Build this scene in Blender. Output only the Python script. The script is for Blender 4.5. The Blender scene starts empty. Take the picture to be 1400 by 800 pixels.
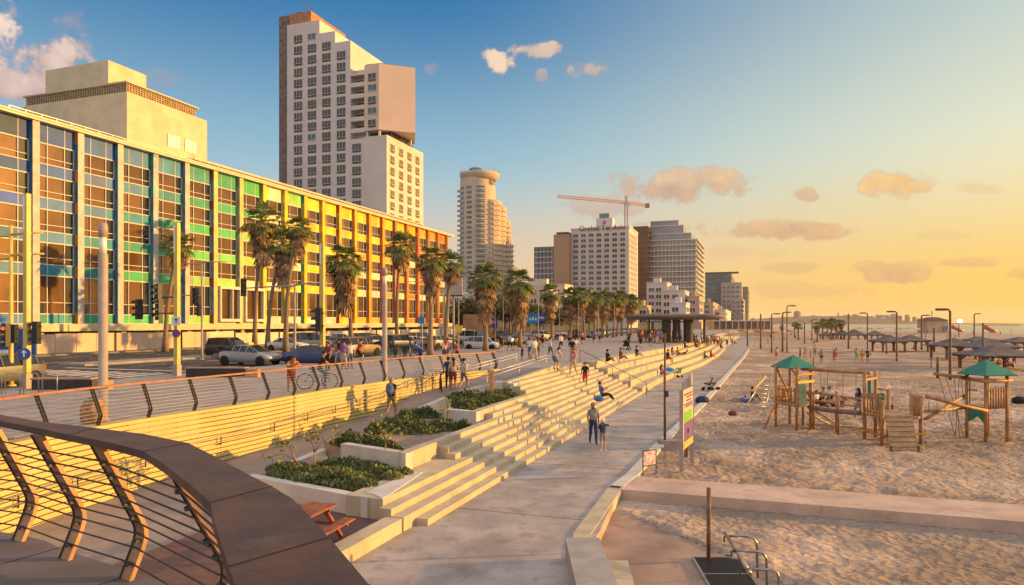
import bpy, bmesh, math, random
from mathutils import Vector, Matrix, noise, Quaternion
random.seed(7)
R = math.radians
PI = math.pi
scene = bpy.context.scene
COL = scene.collection

# ------------------------------------------------------------------ camera
F = 950.0; HY = 441.0; CZ = 5.1          # focal length in photo pixels, horizon row, eye height over the lower promenade
cam_d = bpy.data.cameras.new("camera")
cam = bpy.data.objects.new("camera", cam_d); COL.objects.link(cam)
cam.location = (0, 0, CZ); cam.rotation_euler = (R(90), 0, 0)
cam_d.sensor_width = 36.0; cam_d.lens = F / 1400 * 36.0
cam_d.shift_y = (HY - 400) / 1400.0
cam_d.clip_start = 0.05; cam_d.clip_end = 40000
scene.camera = cam

# ------------------------------------------------------------------ light
SUN_AZ, SUN_EL = 83.0, 8.5              # degrees from +Y towards +X, and above the horizon
SUN_STRENGTH = 5.0; SKY_STRENGTH = 0.13
scene.view_settings.view_transform = 'Standard'
scene.view_settings.look = 'None'
scene.view_settings.gamma = 1.0
scene.view_settings.exposure = 0.74
scene.view_settings.use_curve_mapping = False
S = Vector((math.sin(R(SUN_AZ)) * math.cos(R(SUN_EL)), math.cos(R(SUN_AZ)) * math.cos(R(SUN_EL)), math.sin(R(SUN_EL))))
sun_d = bpy.data.lights.new("sun", 'SUN'); sun_d.energy = SUN_STRENGTH; sun_d.angle = R(0.6)
sun_d.color = (1.0, 0.51, 0.11)
sun = bpy.data.objects.new("sun", sun_d); COL.objects.link(sun)
sun.rotation_euler = (-S).to_track_quat('-Z', 'Y').to_euler(); sun.location = (200, 30, 60)


class NT:
    """small node-tree helper"""
    def __init__(s, tree): s.t = tree; tree.nodes.clear()
    def n(s, kind, **kw):
        nd = s.t.nodes.new(kind)
        ins = kw.pop('ins', None)
        for k, v in kw.items(): setattr(nd, k, v)
        if ins:
            for k, v in ins.items():
                if hasattr(v, 'is_linked') or isinstance(v, bpy.types.NodeSocket): s.t.links.new(v, nd.inputs[k])
                else: nd.inputs[k].default_value = v
        return nd
    def m(s, op, a, b=None, c=None, clamp=False):
        nd = s.t.nodes.new('ShaderNodeMath'); nd.operation = op; nd.use_clamp = clamp
        for i, v in enumerate((a, b, c)):
            if v is None: continue
            if isinstance(v, bpy.types.NodeSocket): s.t.links.new(v, nd.inputs[i])
            else: nd.inputs[i].default_value = v
        return nd.outputs[0]
    def mix(s, f, a, b, blend='MIX'):
        nd = s.t.nodes.new('ShaderNodeMix'); nd.data_type = 'RGBA'; nd.blend_type = blend
        for i, v in ((0, f), (6, a), (7, b)):
            if isinstance(v, bpy.types.NodeSocket): s.t.links.new(v, nd.inputs[i])
            else: nd.inputs[i].default_value = v if i == 0 else (*v[:3], 1)
        return nd.outputs[2]
    def ss(s, v, a, b):
        nd = s.t.nodes.new('ShaderNodeMapRange'); nd.interpolation_type = 'SMOOTHSTEP'
        s.t.links.new(v, nd.inputs[0]); nd.inputs[1].default_value = a; nd.inputs[2].default_value = b
        return nd.outputs[0]


def lin(r, g, b):
    f = lambda c: (c / 255 / 12.92) if c / 255 <= 0.04045 else ((c / 255 + 0.055) / 1.055) ** 2.4
    return (f(r), f(g), f(b))


world = bpy.data.worlds.new("World"); scene.world = world; world.use_nodes = True
w = NT(world.node_tree)
sky = w.n('ShaderNodeTexSky', sky_type='NISHITA', sun_disc=False, sun_elevation=R(SUN_EL), sun_rotation=R(SUN_AZ), altitude=10, air_density=1.0, dust_density=1.4, ozone_density=2.0)
tc = w.n('ShaderNodeTexCoord')
sep = w.n('ShaderNodeSeparateXYZ', ins={0: tc.outputs['Generated']})
vx, vy, vz = sep.outputs
# a colour grade of the clear sky: deeper blue away from the sun, amber low down towards it
EXPK = 1.0 / (SKY_STRENGTH * 2 ** scene.view_settings.exposure)
def K(r, g, b, k=1.0):
    c = lin(r, g, b); return tuple(x * EXPK * k for x in c)
sd = w.n('ShaderNodeVectorMath', operation='DOT_PRODUCT', ins={0: tc.outputs['Generated'], 1: Vector((math.sin(R(SUN_AZ)), math.cos(R(SUN_AZ)), 0.0))}).outputs['Value']
toward = w.ss(sd, -0.30, 0.86); tow2 = w.ss(sd, -0.02, 0.98)
elev = w.m('MAXIMUM', vz, 0.0)
high = w.ss(elev, 0.15, 0.46)
low = w.ss(elev, 0.03, 0.25)
zen = w.mix(tow2, K(8, 114, 174), K(206, 222, 212))
mid = w.mix(tow2, K(160, 202, 218), K(255, 246, 196))
hor = w.mix(toward, K(242, 208, 180), K(255, 204, 78))
g1 = w.mix(low, hor, mid)
g2 = w.mix(high, g1, zen)
# unseen sky overhead and behind the viewer, brightened as added fill light
sky_fill = w.m('MAXIMUM', w.ss(vz, 0.46, 0.8), w.m('MULTIPLY', w.ss(w.m('MULTIPLY', vy, -1.0), 0.0, 0.6), 0.9))
g2 = w.mix(sky_fill, g2, K(234, 224, 224, 1.2))
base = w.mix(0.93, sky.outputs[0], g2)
# clouds, each with its own place in the sky (direction only)
front = w.m('GREATER_THAN', vy, 0.02)
vys = w.m('MAXIMUM', vy, 0.02)
cu = w.m('DIVIDE', vx, vys); cv = w.m('DIVIDE', vz, vys)
nz = w.n('ShaderNodeTexNoise', ins={'Vector': tc.outputs['Generated'], 'Scale': 12.0, 'Detail': 12.0, 'Roughness': 0.66})
nz2 = w.n('ShaderNodeTexNoise', ins={'Vector': tc.outputs['Generated'], 'Scale': 34.0, 'Detail': 6.0, 'Roughness': 0.6})
warp = w.m('ADD', w.m('MULTIPLY', w.m('SUBTRACT', nz.outputs[0], 0.5), 4.6), w.m('MULTIPLY', w.m('SUBTRACT', nz2.outputs[0], 0.5), 2.8))
clouds = [  # px, py, rx, ry, density, brightness(0 shade .. 1 lit)
    (8, 60, 60, 44, 1.0, .8), (36, 84, 125, 74, 1.0, .5), (92, 30, 46, 24, .35, .3), (185, 108, 60, 16, .22, .25),
    (672, 84, 34, 20, 1.0, 1.0), (728, 68, 42, 13, .8, .9), (812, 96, 46, 15, .7, .7), (742, 104, 10, 9, .5, .7), (592, 94, 14, 12, .3, .5),
    (930, 255, 100, 26, .9, .35), (830, 285, 70, 18, .5, .2), (1106, 266, 20, 13, .7, .4), (1212, 256, 58, 23, 1.0, .75),
    (1055, 313, 110, 15, .9, .35), (1212, 370, 66, 17, .85, .45), (1322, 360, 44, 9, .8, .5), (1398, 374, 26, 8, .5, .5),
    (1085, 366, 60, 8, .4, .4), (1080, 396, 120, 12, .35, .45), (1345, 258, 40, 10, .25, .6), (1290, 322, 60, 8, .2, .6), (1010, 345, 80, 10, .25, .5)]
dens = None; lit = None
for (px, py, rx, ry, d, b) in clouds:
    u0, v0 = (px - 700) / F, (HY - py) / F
    du = w.m('DIVIDE', w.m('SUBTRACT', cu, u0), rx / F); dv = w.m('DIVIDE', w.m('SUBTRACT', cv, v0), ry / F)
    r2 = w.m('ADD', w.m('MULTIPLY', du, du), w.m('MULTIPLY', dv, dv))
    a = w.m('ADD', w.m('SUBTRACT', 1.12, r2), warp)
    a = w.m('MULTIPLY', w.ss(a, 0.08, .85), d)
    near = w.m('LESS_THAN', r2, 3.0); a = w.m('MULTIPLY', a, near)
    l = w.m('MULTIPLY', a, w.m('ADD', w.m('ADD', b, w.m('MULTIPLY', w.m('SUBTRACT', nz2.outputs[0], 0.5), 1.6)), w.m('MULTIPLY', dv, 0.22)))
    dens = a if dens is None else w.m('MAXIMUM', dens, a)
    lit = l if lit is None else w.m('MAXIMUM', lit, l)
dens = w.m('MULTIPLY', dens, front)
ccol = w.mix(w.m('MINIMUM', w.m('MAXIMUM', lit, 0.0), 1.0), w.mix(toward, K(186, 150, 150), K(206, 160, 120)), w.mix(toward, K(255, 228, 208), K(255, 206, 120)))
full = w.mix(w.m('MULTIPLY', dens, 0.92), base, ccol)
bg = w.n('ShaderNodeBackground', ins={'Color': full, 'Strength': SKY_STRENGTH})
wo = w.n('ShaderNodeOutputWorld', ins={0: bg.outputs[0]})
world.cycles.sampling_method = 'AUTOMATIC'

# ------------------------------------------------------------------ promenade frame: x = towards the sea, y = along the promenade
PA = R(19.5); SN, CS = math.sin(PA), math.cos(PA)
PROM = Matrix.Rotation(-PA, 4, 'Z')
def LS(L, s, z=0.0): return Vector((L * CS + s * SN, -L * SN + s * CS, z))
def toLS(v): return (v[0] * CS - v[1] * SN, v[0] * SN + v[1] * CS)
def gp(px, py, z=0.0):
    D = F * (CZ - z) / (py - HY); return Vector(((px - 700) * D / F, D, z))
def dp(px, py, D): return Vector(((px - 700) * D / F, D, CZ - (py - HY) * D / F))

# ------------------------------------------------------------------ materials
MATS = {}
def pm(name, col, rough=0.75, var=0.14, scale=1.5, bump=0.0, bscale=25.0, metal=0.0, spec=0.3, col2=None, stain=None, detail=5.0, emit=None, coat=0.0, trans=0.0, local=False):
    if name in MATS: return MATS[name]
    m = bpy.data.materials.new(name); m.use_nodes = True; t = NT(m.node_tree)
    if local: pos = t.n('ShaderNodeTexCoord').outputs['Object']
    else: pos = t.n('ShaderNodeNewGeometry').outputs['Position']
    nz = t.n('ShaderNodeTexNoise', ins={'Vector': pos, 'Scale': scale, 'Detail': detail, 'Roughness': 0.6})
    f = t.ss(nz.outputs[0], 0.3, 0.7)
    c2 = col2 if col2 else tuple(c * (1 - var * 1.6) for c in col)
    c1 = tuple(min(1, c * (1 + var * 0.6)) for c in col)
    c = t.mix(f, c2, c1)
    sp = t.n('ShaderNodeTexNoise', ins={'Vector': pos, 'Scale': scale * 17.0, 'Detail': 4.0, 'Roughness': 0.7}); c = t.mix(t.m('MULTIPLY', t.ss(sp.outputs[0], .48, .66), .30 if var >= .1 else .15), c, tuple(x * .62 for x in c1))
    if stain:
        nz3 = t.n('ShaderNodeTexNoise', ins={'Vector': pos, 'Scale': stain[1], 'Detail': 7.0, 'Roughness': 0.72})
        c = t.mix(t.m('MULTIPLY', t.ss(nz3.outputs[0], stain[2], stain[2] + 0.16), stain[3]), c, stain[0])
    p = t.n('ShaderNodeBsdfPrincipled', ins={'Base Color': c, 'Roughness': rough, 'Metallic': metal})
    p.inputs['Specular IOR Level'].default_value = spec
    if coat: p.inputs['Coat Weight'].default_value = coat; p.inputs['Coat Roughness'].default_value = 0.06
    if trans: p.inputs['Subsurface Weight'].default_value = 0
    if emit: p.inputs['Emission Color'].default_value = (*emit[0], 1); p.inputs['Emission Strength'].default_value = emit[1]
    if bump:
        nb = t.n('ShaderNodeTexNoise', ins={'Vector': pos, 'Scale': bscale, 'Detail': 6.0, 'Roughness': 0.6})
        bp = t.n('ShaderNodeBump', ins={'Height': nb.outputs[0], 'Strength': 1.0, 'Distance': bump})
        t.t.links.new(bp.outputs[0], p.inputs['Normal'])
    t.n('ShaderNodeOutputMaterial', ins={0: p.outputs[0]})
    MATS[name] = m; return m

# ------------------------------------------------------------------ mesh helper
FR = {}            # world matrix of every object we parent to
class MB:
    def __init__(s, M=None): s.v = []; s.f = []; s.mi = []; s.M = M; s.cur = 0; s.sm = []
    def pt(s, p):
        p = Vector(p)
        if s.M is not None: p = s.M @ p
        s.v.append(p); return len(s.v) - 1
    def face(s, idx, mi=None, smooth=False): s.f.append(tuple(idx)); s.mi.append(s.cur if mi is None else mi); s.sm.append(smooth)
    def quad(s, a, b, c, d, mi=None): s.face([s.pt(a), s.pt(b), s.pt(c), s.pt(d)], mi)
    def poly(s, pts, mi=None): s.face([s.pt(p) for p in pts], mi)
    def box(s, x0, x1, y0, y1, z0, z1, mi=None, T=None):
        c = [(x0, y0, z0), (x1, y0, z0), (x1, y1, z0), (x0, y1, z0), (x0, y0, z1), (x1, y0, z1), (x1, y1, z1), (x0, y1, z1)]
        if T is not None: c = [T @ Vector(p) for p in c]
        i = [s.pt(p) for p in c]
        for q in ((0, 3, 2, 1), (4, 5, 6, 7), (0, 1, 5, 4), (1, 2, 6, 5), (2, 3, 7, 6), (3, 0, 4, 7)): s.face([i[k] for k in q], mi)
        return s
    def prism(s, pts, z0, z1, mi=None, top=None):
        """pts ccw 2D; z0/z1 numbers or lists"""
        n = len(pts)
        za = z0 if isinstance(z0, (list, tuple)) else [z0] * n; zb = z1 if isinstance(z1, (list, tuple)) else [z1] * n
        a = [s.pt((p[0], p[1], za[k])) for k, p in enumerate(pts)]; b = [s.pt((p[0], p[1], zb[k])) for k, p in enumerate(pts)]
        s.face(a[::-1], mi); s.face(b, mi if top is None else top)
        for k in range(n): s.face([a[k], a[(k + 1) % n], b[(k + 1) % n], b[k]], mi)
        return s
    def tube(s, path, rad, n=8, mi=None, caps=True, smooth=True, flat=1.0):
        path = [Vector(p) for p in path]; m = len(path)
        if not isinstance(rad, (list, tuple)): rad = [rad] * m
        rings = []; prev = None
        for i, p in enumerate(path):
            d = (path[min(i + 1, m - 1)] - path[max(i - 1, 0)])
            if d.length < 1e-9: d = Vector((0, 0, 1))
            d.normalize()
            if prev is None:
                up = Vector((0, 0, 1)) if abs(d.z) < 0.9 else Vector((1, 0, 0)); a = d.cross(up).normalized()
            else:
                a = (prev - d * prev.dot(d))
                if a.length < 1e-6: a = d.orthogonal()
                a.normalize()
            prev = a; b = d.cross(a)
            rings.append([s.pt(p + (a * math.cos(2 * PI * k / n) + b * math.sin(2 * PI * k / n) * flat) * rad[i]) for k in range(n)])
        for i in range(m - 1):
            for k in range(n): s.face([rings[i][k], rings[i][(k + 1) % n], rings[i + 1][(k + 1) % n], rings[i + 1][k]], mi, smooth)
        if caps: s.face(rings[0][::-1], mi); s.face(rings[-1], mi)
        return s
    def lathe(s, prof, n=16, c=(0, 0), mi=None, smooth=True):
        rings = [[s.pt((c[0] + r * math.cos(2 * PI * k / n), c[1] + r * math.sin(2 * PI * k / n), z)) for k in range(n)] for r, z in prof]
        for i in range(len(prof) - 1):
            for k in range(n): s.face([rings[i][k], rings[i][(k + 1) % n], rings[i + 1][(k + 1) % n], rings[i + 1][k]], mi, smooth)
        s.face(rings[0][::-1], mi); s.face(rings[-1], mi); return s
    def bar(s, p0, p1, w, h, mi=None, up=(0, 0, 1)):
        p0 = Vector(p0); p1 = Vector(p1); d = (p1 - p0).normalized(); up = Vector(up)
        a = d.cross(up)
        if a.length < 1e-5: a = d.cross(Vector((0, 1, 0)))
        a.normalize(); b = a.cross(d).normalized(); a = a * w / 2; b = b * h / 2
        i = [s.pt(p) for p in (p0 - a - b, p0 + a - b, p0 + a + b, p0 - a + b, p1 - a - b, p1 + a - b, p1 + a + b, p1 - a + b)]
        for q in ((0, 3, 2, 1), (4, 5, 6, 7), (0, 1, 5, 4), (1, 2, 6, 5), (2, 3, 7, 6), (3, 0, 4, 7)): s.face([i[k] for k in q][::-1], mi)
        return s
    def sphere(s, c, r, n=10, m=6, mi=None, sc=(1, 1, 1)):
        prof = []
        c = Vector(c)
        rings = [[s.pt(c + Vector((r * math.sin(PI * j / m) * math.cos(2 * PI * k / n) * sc[0], r * math.sin(PI * j / m) * math.sin(2 * PI * k / n) * sc[1], r * math.cos(PI * j / m) * sc[2]))) for k in range(n)] for j in range(1, m)]
        t = s.pt(c + Vector((0, 0, r * sc[2]))); b = s.pt(c - Vector((0, 0, r * sc[2])))
        for k in range(n):
            s.face([t, rings[0][k], rings[0][(k + 1) % n]], mi, True); s.face([b, rings[-1][(k + 1) % n], rings[-1][k]], mi, True)
            for j in range(len(rings) - 1): s.face([rings[j][k], rings[j + 1][k], rings[j + 1][(k + 1) % n], rings[j][(k + 1) % n]], mi, True)
        return s
    def sweep(s, path, prof, mi=None, closed=False):
        """path: 2D points; prof: (offset to the right of travel, z) points; strip with mitred joints"""
        P = [Vector((p[0], p[1])) for p in path]; m = len(P); rings = []
        for i in range(m):
            d0 = (P[i] - P[i - 1]).normalized() if i else (P[1] - P[0]).normalized()
            d1 = (P[i + 1] - P[i]).normalized() if i < m - 1 else d0
            r0 = Vector((d0.y, -d0.x)); r1 = Vector((d1.y, -d1.x)); r = (r0 + r1); r = r / max(0.2, r.dot(r0))
            rings.append([s.pt((P[i].x + r.x * o, P[i].y + r.y * o, z)) for o, z in prof])
        k = len(prof)
        for i in range(m - 1):
            for j in range(k - (0 if closed else 1)):
                a, b = j, (j + 1) % k
                s.face([rings[i][a], rings[i + 1][a], rings[i + 1][b], rings[i][b]], mi)
        if closed: s.face(rings[0], mi); s.face(rings[-1][::-1], mi)
        return s
    def mesh(s, name, mats):
        me = bpy.data.meshes.new(name)
        me.from_pydata([tuple(v) for v in s.v], [], s.f)
        for m in (mats if isinstance(mats, (list, tuple)) else [mats]): me.materials.append(m)
        me.polygons.foreach_set('material_index', s.mi); me.polygons.foreach_set('use_smooth', s.sm)
        me.update(); return me
    def build(s, name, mats, parent=None, recalc=True):
        if parent is not None and parent.name in FR:
            inv = FR[parent.name].inverted(); s.v = [inv @ p for p in s.v]
        me = s.mesh(name, mats)
        if recalc:
            bm = bmesh.new(); bm.from_mesh(me); bmesh.ops.recalc_face_normals(bm, faces=bm.faces); bm.to_mesh(me); bm.free()
        o = bpy.data.objects.new(name, me); COL.objects.link(o)
        if parent is not None: o.parent = parent; FR[o.name] = FR.get(parent.name, Matrix()).copy()
        return o

def tag(o, label=None, cat=None, group=None, kind=None):
    if label: o['label'] = label
    if cat: o['category'] = cat
    if group: o['group'] = group
    if kind: o['kind'] = kind
    return o
def thing(name, label, cat, loc=(0, 0, 0), rz=0.0, group=None):
    o = bpy.data.objects.new(name, None); COL.objects.link(o); o.location = loc; o.rotation_euler = (0, 0, rz); o.empty_display_size = 0.2
    FR[o.name] = Matrix.Translation(Vector(loc)) @ Matrix.Rotation(rz, 4, 'Z')
    return tag(o, label, cat, group)
def inst(name, me, parent, M):
    """a part that shares mesh data; M is its world matrix"""
    o = bpy.data.objects.new(name, me); COL.objects.link(o); o.parent = parent
    o.matrix_local = FR[parent.name].inverted() @ M
    return o
def copy_tree(o, loc=None, rz=None, label=None, scale=None, group=None):
    def rec(a, par):
        c = a.copy(); COL.objects.link(c)
        if par is not None: c.parent = par
        for ch in KIDS.get(a.name, []): rec(ch, c)
        return c
    c = rec(o, None)
    if loc is not None: c.location = loc
    if rz is not None: c.rotation_euler = (0, 0, rz)
    if scale is not None: c.scale = (scale,) * 3 if not isinstance(scale, (list, tuple)) else scale
    if label: c['label'] = label
    if group: c['group'] = group
    return c
KIDS = {}
def note_kids(root):
    """remember the children of a finished prototype"""
    def rec(a):
        KIDS[a.name] = [o for o in ALLP.get(a.name, [])]
        for o in KIDS[a.name]: rec(o)
    ALLP = {}
    for o in COL.objects:
        if o.parent is not None: ALLP.setdefault(o.parent.name, []).append(o)
    rec(root)
ORD = ['first', 'second', 'third', 'fourth', 'fifth', 'sixth', 'seventh', 'eighth', 'ninth', 'tenth', 'eleventh', 'twelfth', 'thirteenth', 'fourteenth', 'fifteenth', 'sixteenth', 'seventeenth', 'eighteenth', 'nineteenth', 'twentieth', 'twenty-first', 'twenty-second', 'twenty-third', 'twenty-fourth']
def interp(x, pts):
    if x <= pts[0][0]: return pts[0][1]
    for (a, b), (c, d) in zip(pts, pts[1:]):
        if x <= c: return b + (d - b) * (x - a) / (c - a)
    return pts[-1][1]

# ------------------------------------------------------------------ shared materials
m_prom = pm('prom_concrete', (0.40, 0.345, 0.31), 0.8, .2, .55, .006, 40, stain=((0.2, 0.155, 0.13), 1.3, .5, .6))
m_upper = pm('upper_paving', (0.30, 0.275, 0.26), 0.8, .14, .35, .003, 60, stain=((0.2, 0.17, 0.155), .35, .5, .5))
m_step = pm('pale_step_concrete', (0.51, 0.43, 0.30), 0.75, .14, 1.2, .004, 40, stain=((0.32, 0.25, 0.17), 2.4, .56, .5))
m_white = pm('pale_concrete', (0.60, 0.56, 0.50), 0.75, .1, 1.0, .003, 50, stain=((0.4, 0.36, 0.3), 1.6, .58, .45))
m_wall = pm('ribbed_wall', (0.58, 0.46, 0.19), 0.75, .1, .6, .003, 60, stain=((0.50, 0.40, 0.24), 0.9, .58, .5))
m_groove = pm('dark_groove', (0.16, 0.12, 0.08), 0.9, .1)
m_deck = pm('platform_slab', (0.20, 0.165, 0.16), 0.8, .2, .8, .004, 70, stain=((0.1, 0.085, 0.08), 1.6, .5, .55))
m_sand = None
m_asph = pm('asphalt', (0.062, 0.056, 0.055), 0.8, .2, .4, .004, 90, stain=((0.11, 0.095, 0.085), .16, .5, .5))
m_paint = pm('road_paint', (0.62, 0.58, 0.5), 0.7, .25, 3.0)
m_kerb = pm('kerb_stone', (0.42, 0.38, 0.33), 0.8, .12, 2)
m_soil = pm('planter_soil', (0.33, 0.24, 0.17), 0.95, .2, 4, .02, 20)

def sand_mat(name, bumpk):
    m = bpy.data.materials.new(name); m.use_nodes = True; t = NT(m.node_tree)
    pos = t.n('ShaderNodeNewGeometry').outputs['Position']
    a = t.n('ShaderNodeTexNoise', ins={'Vector': pos, 'Scale': 0.25, 'Detail': 6.0}); b = t.n('ShaderNodeTexNoise', ins={'Vector': pos, 'Scale': 5.0, 'Detail': 6.0, 'Roughness': .7})
    c = t.mix(t.ss(a.outputs[0], .35, .65), (0.54, 0.41, 0.32), (0.68, 0.53, 0.42))
    c = t.mix(t.m('MULTIPLY', t.ss(b.outputs[0], .5, .75), .5), c, (0.38, 0.275, 0.215))
    n1 = t.n('ShaderNodeTexNoise', ins={'Vector': pos, 'Scale': 3.4, 'Detail': 4.0, 'Roughness': .55, 'Distortion': .5})
    n2 = t.n('ShaderNodeTexVoronoi', feature='SMOOTH_F1', ins={'Vector': pos, 'Scale': 4.6, 'Smoothness': .35})
    n3 = t.n('ShaderNodeTexNoise', ins={'Vector': pos, 'Scale': 15.0, 'Detail': 6.0, 'Roughness': .65})
    h = t.m('ADD', t.m('ADD', t.m('MULTIPLY', n1.outputs[0], .8), t.m('MULTIPLY', n2.outputs[0], .8)), t.m('MULTIPLY', n3.outputs[0], .3))
    tr_ = t.n('ShaderNodeTexNoise', ins={'Vector': pos, 'Scale': .16, 'Detail': 3.0, 'Distortion': 1.0}); h = t.m('MULTIPLY', h, t.m('ADD', .45, t.m('MULTIPLY', t.ss(tr_.outputs[0], .38, .6), .75)))
    bp = t.n('ShaderNodeBump', ins={'Height': h, 'Strength': 1.0, 'Distance': bumpk})
    p = t.n('ShaderNodeBsdfPrincipled', ins={'Base Color': c, 'Roughness': .95, 'Normal': bp.outputs[0]}); p.inputs['Specular IOR Level'].default_value = .1
    t.n('ShaderNodeOutputMaterial', ins={0: p.outputs[0]}); return m
m_sand = sand_mat('beach_sand', .8)
m_sand2 = sand_mat('low_bump_sand', .6)  # same sand colours with a shallower bump

def brick_mat(name, c1, c2, mortar, scale, bw=.5, rh=.25, rot=0.0, rough=.85):
    m = bpy.data.materials.new(name); m.use_nodes = True; t = NT(m.node_tree)
    pos = t.n('ShaderNodeNewGeometry').outputs['Position']
    mp = t.n('ShaderNodeMapping', ins={'Vector': pos}); mp.inputs['Rotation'].default_value = (0, 0, rot)
    b = t.n('ShaderNodeTexBrick', ins={'Vector': mp.outputs[0], 'Color1': (*c1, 1), 'Color2': (*c2, 1), 'Mortar': (*mortar, 1), 'Scale': scale, 'Mortar Size': .03, 'Brick Width': bw, 'Row Height': rh})
    nz = t.n('ShaderNodeTexNoise', ins={'Vector': pos, 'Scale': .8, 'Detail': 6.0})
    c = t.mix(t.m('MULTIPLY', t.ss(nz.outputs[0], .4, .7), .4), b.outputs[0], tuple(x * .6 for x in c1))
    bp = t.n('ShaderNodeBump', ins={'Height': t.m('SUBTRACT', 1.0, b.outputs[1]), 'Strength': 1.0, 'Distance': .006})
    p = t.n('ShaderNodeBsdfPrincipled', ins={'Base Color': c, 'Roughness': rough, 'Normal': bp.outputs[0]}); p.inputs['Specular IOR Level'].default_value = .25
    t.n('ShaderNodeOutputMaterial', ins={0: p.outputs[0]}); return m
m_brick = brick_mat('patio_brick', (0.24, 0.13, 0.11), (0.17, 0.095, 0.085), (0.08, 0.06, 0.05), 4.0, .5, .18, PA)
m_upave = brick_mat('upper_paving_slabs', (0.37, 0.33, 0.31), (0.33, 0.295, 0.28), (0.24, 0.21, 0.2), .5, 1.0, .5, PA)

PM = PROM
def stepc(s): return interp(s, [(58, 0), (70, .7), (85, 1.7), (110, 2.2), (140, 2.0)])
def redge(s): return interp(s, [(5.2, -.25), (9.9, -1.92), (14.3, -3.36), (16.2, -3.8), (21.2, -3.95), (23.5, -3.75), (29, -3.7), (45, -3.1), (73, -2.6), (104, -1.9), (138, -1.5), (400, -1.0)])
def ramp_z(s): return interp(s, [(8, 0.03), (14, .1), (19, .41), (26.6, .62), (29.3, .8), (33.3, 1.45), (37, 1.78), (40.3, 2.2)])
WALL = [(-11.9, 16.0), (-11.25, 19.8), (-9.2, 25.0), (-7.96, 29.3), (-6.56, 32.8), (-4.8, 36.7), (-2.3, 40.5), (-.8, 43.0)]
def smooth_path(pts, n=6):
    out = []
    P = [Vector((p[0], p[1], p[2] if len(p) > 2 else 0)) for p in pts]
    for i in range(len(P) - 1):
        p0 = P[max(i - 1, 0)]; p1 = P[i]; p2 = P[i + 1]; p3 = P[min(i + 2, len(P) - 1)]
        for k in range(n):
            t = k / n
            out.append(0.5 * ((2 * p1) + (p2 - p0) * t + (2 * p0 - 5 * p1 + 4 * p2 - p3) * t * t + (3 * p1 - p0 - 3 * p2 + p3) * t ** 3))
    out.append(P[-1]); return out
WALLS = smooth_path([(-9.6, 11.2), (-11.4, 13.2)] + WALL, 6)
WLS = [toLS(p) for p in WALLS]
def wallL(s): return interp(s, sorted([(b, a) for a, b in WLS[8:]]))

# ---- lower promenade
b = MB(PM); ss = [3, 10, 15, 20, 25, 30, 40, 50, 60, 70, 80, 90, 100, 115, 138, 180, 260, 400]
left = [(-16.5 if s < 15 else (-8.2 + stepc(s)) if s < 140 else -6.2, s) for s in ss]; right = [(redge(s), s) for s in ss]
b.prism(right[::1] + left[::-1], -.6, 0.0)
tag(b.build('lower_promenade', m_prom), kind='structure')
# saw-cut joints and long tonal bands in the concrete
b = MB(PM)
for s in [17.5, 24, 30.5, 37, 44, 52, 60, 70]:
    b.box(-7.75 + stepc(s), redge(s) - .4, s, s + .03, 0.0, .004)
tag(b.build('promenade_joints', m_groove), kind='structure')
# kerb along the sand
b = MB()
kp = [LS(redge(s), s) for s in [21.3, 23.1, 26, 29, 33, 38, 45, 52, 60, 73, 88, 104, 120, 138]]
b.sweep([(p.x, p.y) for p in kp], [(-.38, .002), (-.38, .05), (.02, .05), (.02, -.5)])
tag(b.build('beach_kerb', m_white), 'low pale kerb where the lower promenade meets the sand', 'kerb')
b = MB()
kp = [LS(redge(s) + .02, s) for s in (21.1, 20, 18.8, 17.6, 16.4, 15.4, 14.6)]
b.sweep([(p.x, p.y) for p in kp[::-1]], [(-.42, .004), (-.42, .03), (0.0, .03), (0.0, -.7)])
tag(b.build('ramp_kerb', m_step), 'curved sunlit kerb stepping down to the sunken sand ramp', 'kerb')
# ---- concrete block bench near the kerb
b = MB(); A = gp(773, 735, .45); B_ = gp(819, 735, .45)
b.prism([(1.1, 5.0), (1.86, 5.0), (B_.x, B_.y), (A.x, A.y)], 0.0, .45)
tag(b.build('concrete_block', pm('block_concrete', (.36, .33, .31), .8, .12, 2, .003, 40)), 'long grey concrete block beside the sand ramp', 'block')
b = MB(); b.prism([(1.9, 13.1), (2.32, 13.1), (2.42, 14.55), (1.9, 14.55)], -.5, .12); tag(b.build('kerb_block', m_step), 'small low concrete step touching the grey block', 'block')

# ---- sunken ramp and sand
ap = gp(841, 696, -.3); q1 = gp(958, 740, -.3); q2 = gp(1012, 768, -.3)
b = MB(); b.prism([(1.5, 3), (9, 3), (7.4, 12), (q2.x + .3, q2.y - .6), (q1.x, q1.y), (ap.x, ap.y), (3.35, 21.2), (1.75, 16.4)], -.8, -.30)
tag(b.build('sand_ramp', pm('ramp_concrete', (0.36, 0.25, 0.19), .85, .2, .8, .004, 60, stain=((.2, .15, .12), 1.3, .5, .5))), kind='structure')

def sand_h(x, y, a=1.0):
    p = Vector((x, y, 0))
    return a * (.05 * noise.noise(p * .35) + .06 * noise.noise(p * 1.3) + .06 * noise.noise(p * 2.9))
def sand_grid(name, mat, Ls, ssv, hf):
    b = MB(PM); ids = []
    for s in ssv:
        row = []
        for L in Ls(s):
            row.append(b.pt((L, s, hf(L, s))))
        ids.append(row)
    for i in range(len(ids) - 1):
        for j in range(len(ids[0]) - 1): b.face([ids[i][j], ids[i][j + 1], ids[i + 1][j + 1], ids[i + 1][j]], 0, True)
    return tag(b.build(name, mat, recalc=False), kind='structure')
def frange(a, b, d):
    o = []
    while a < b: o.append(a); a += d
    return o + [b]
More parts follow.
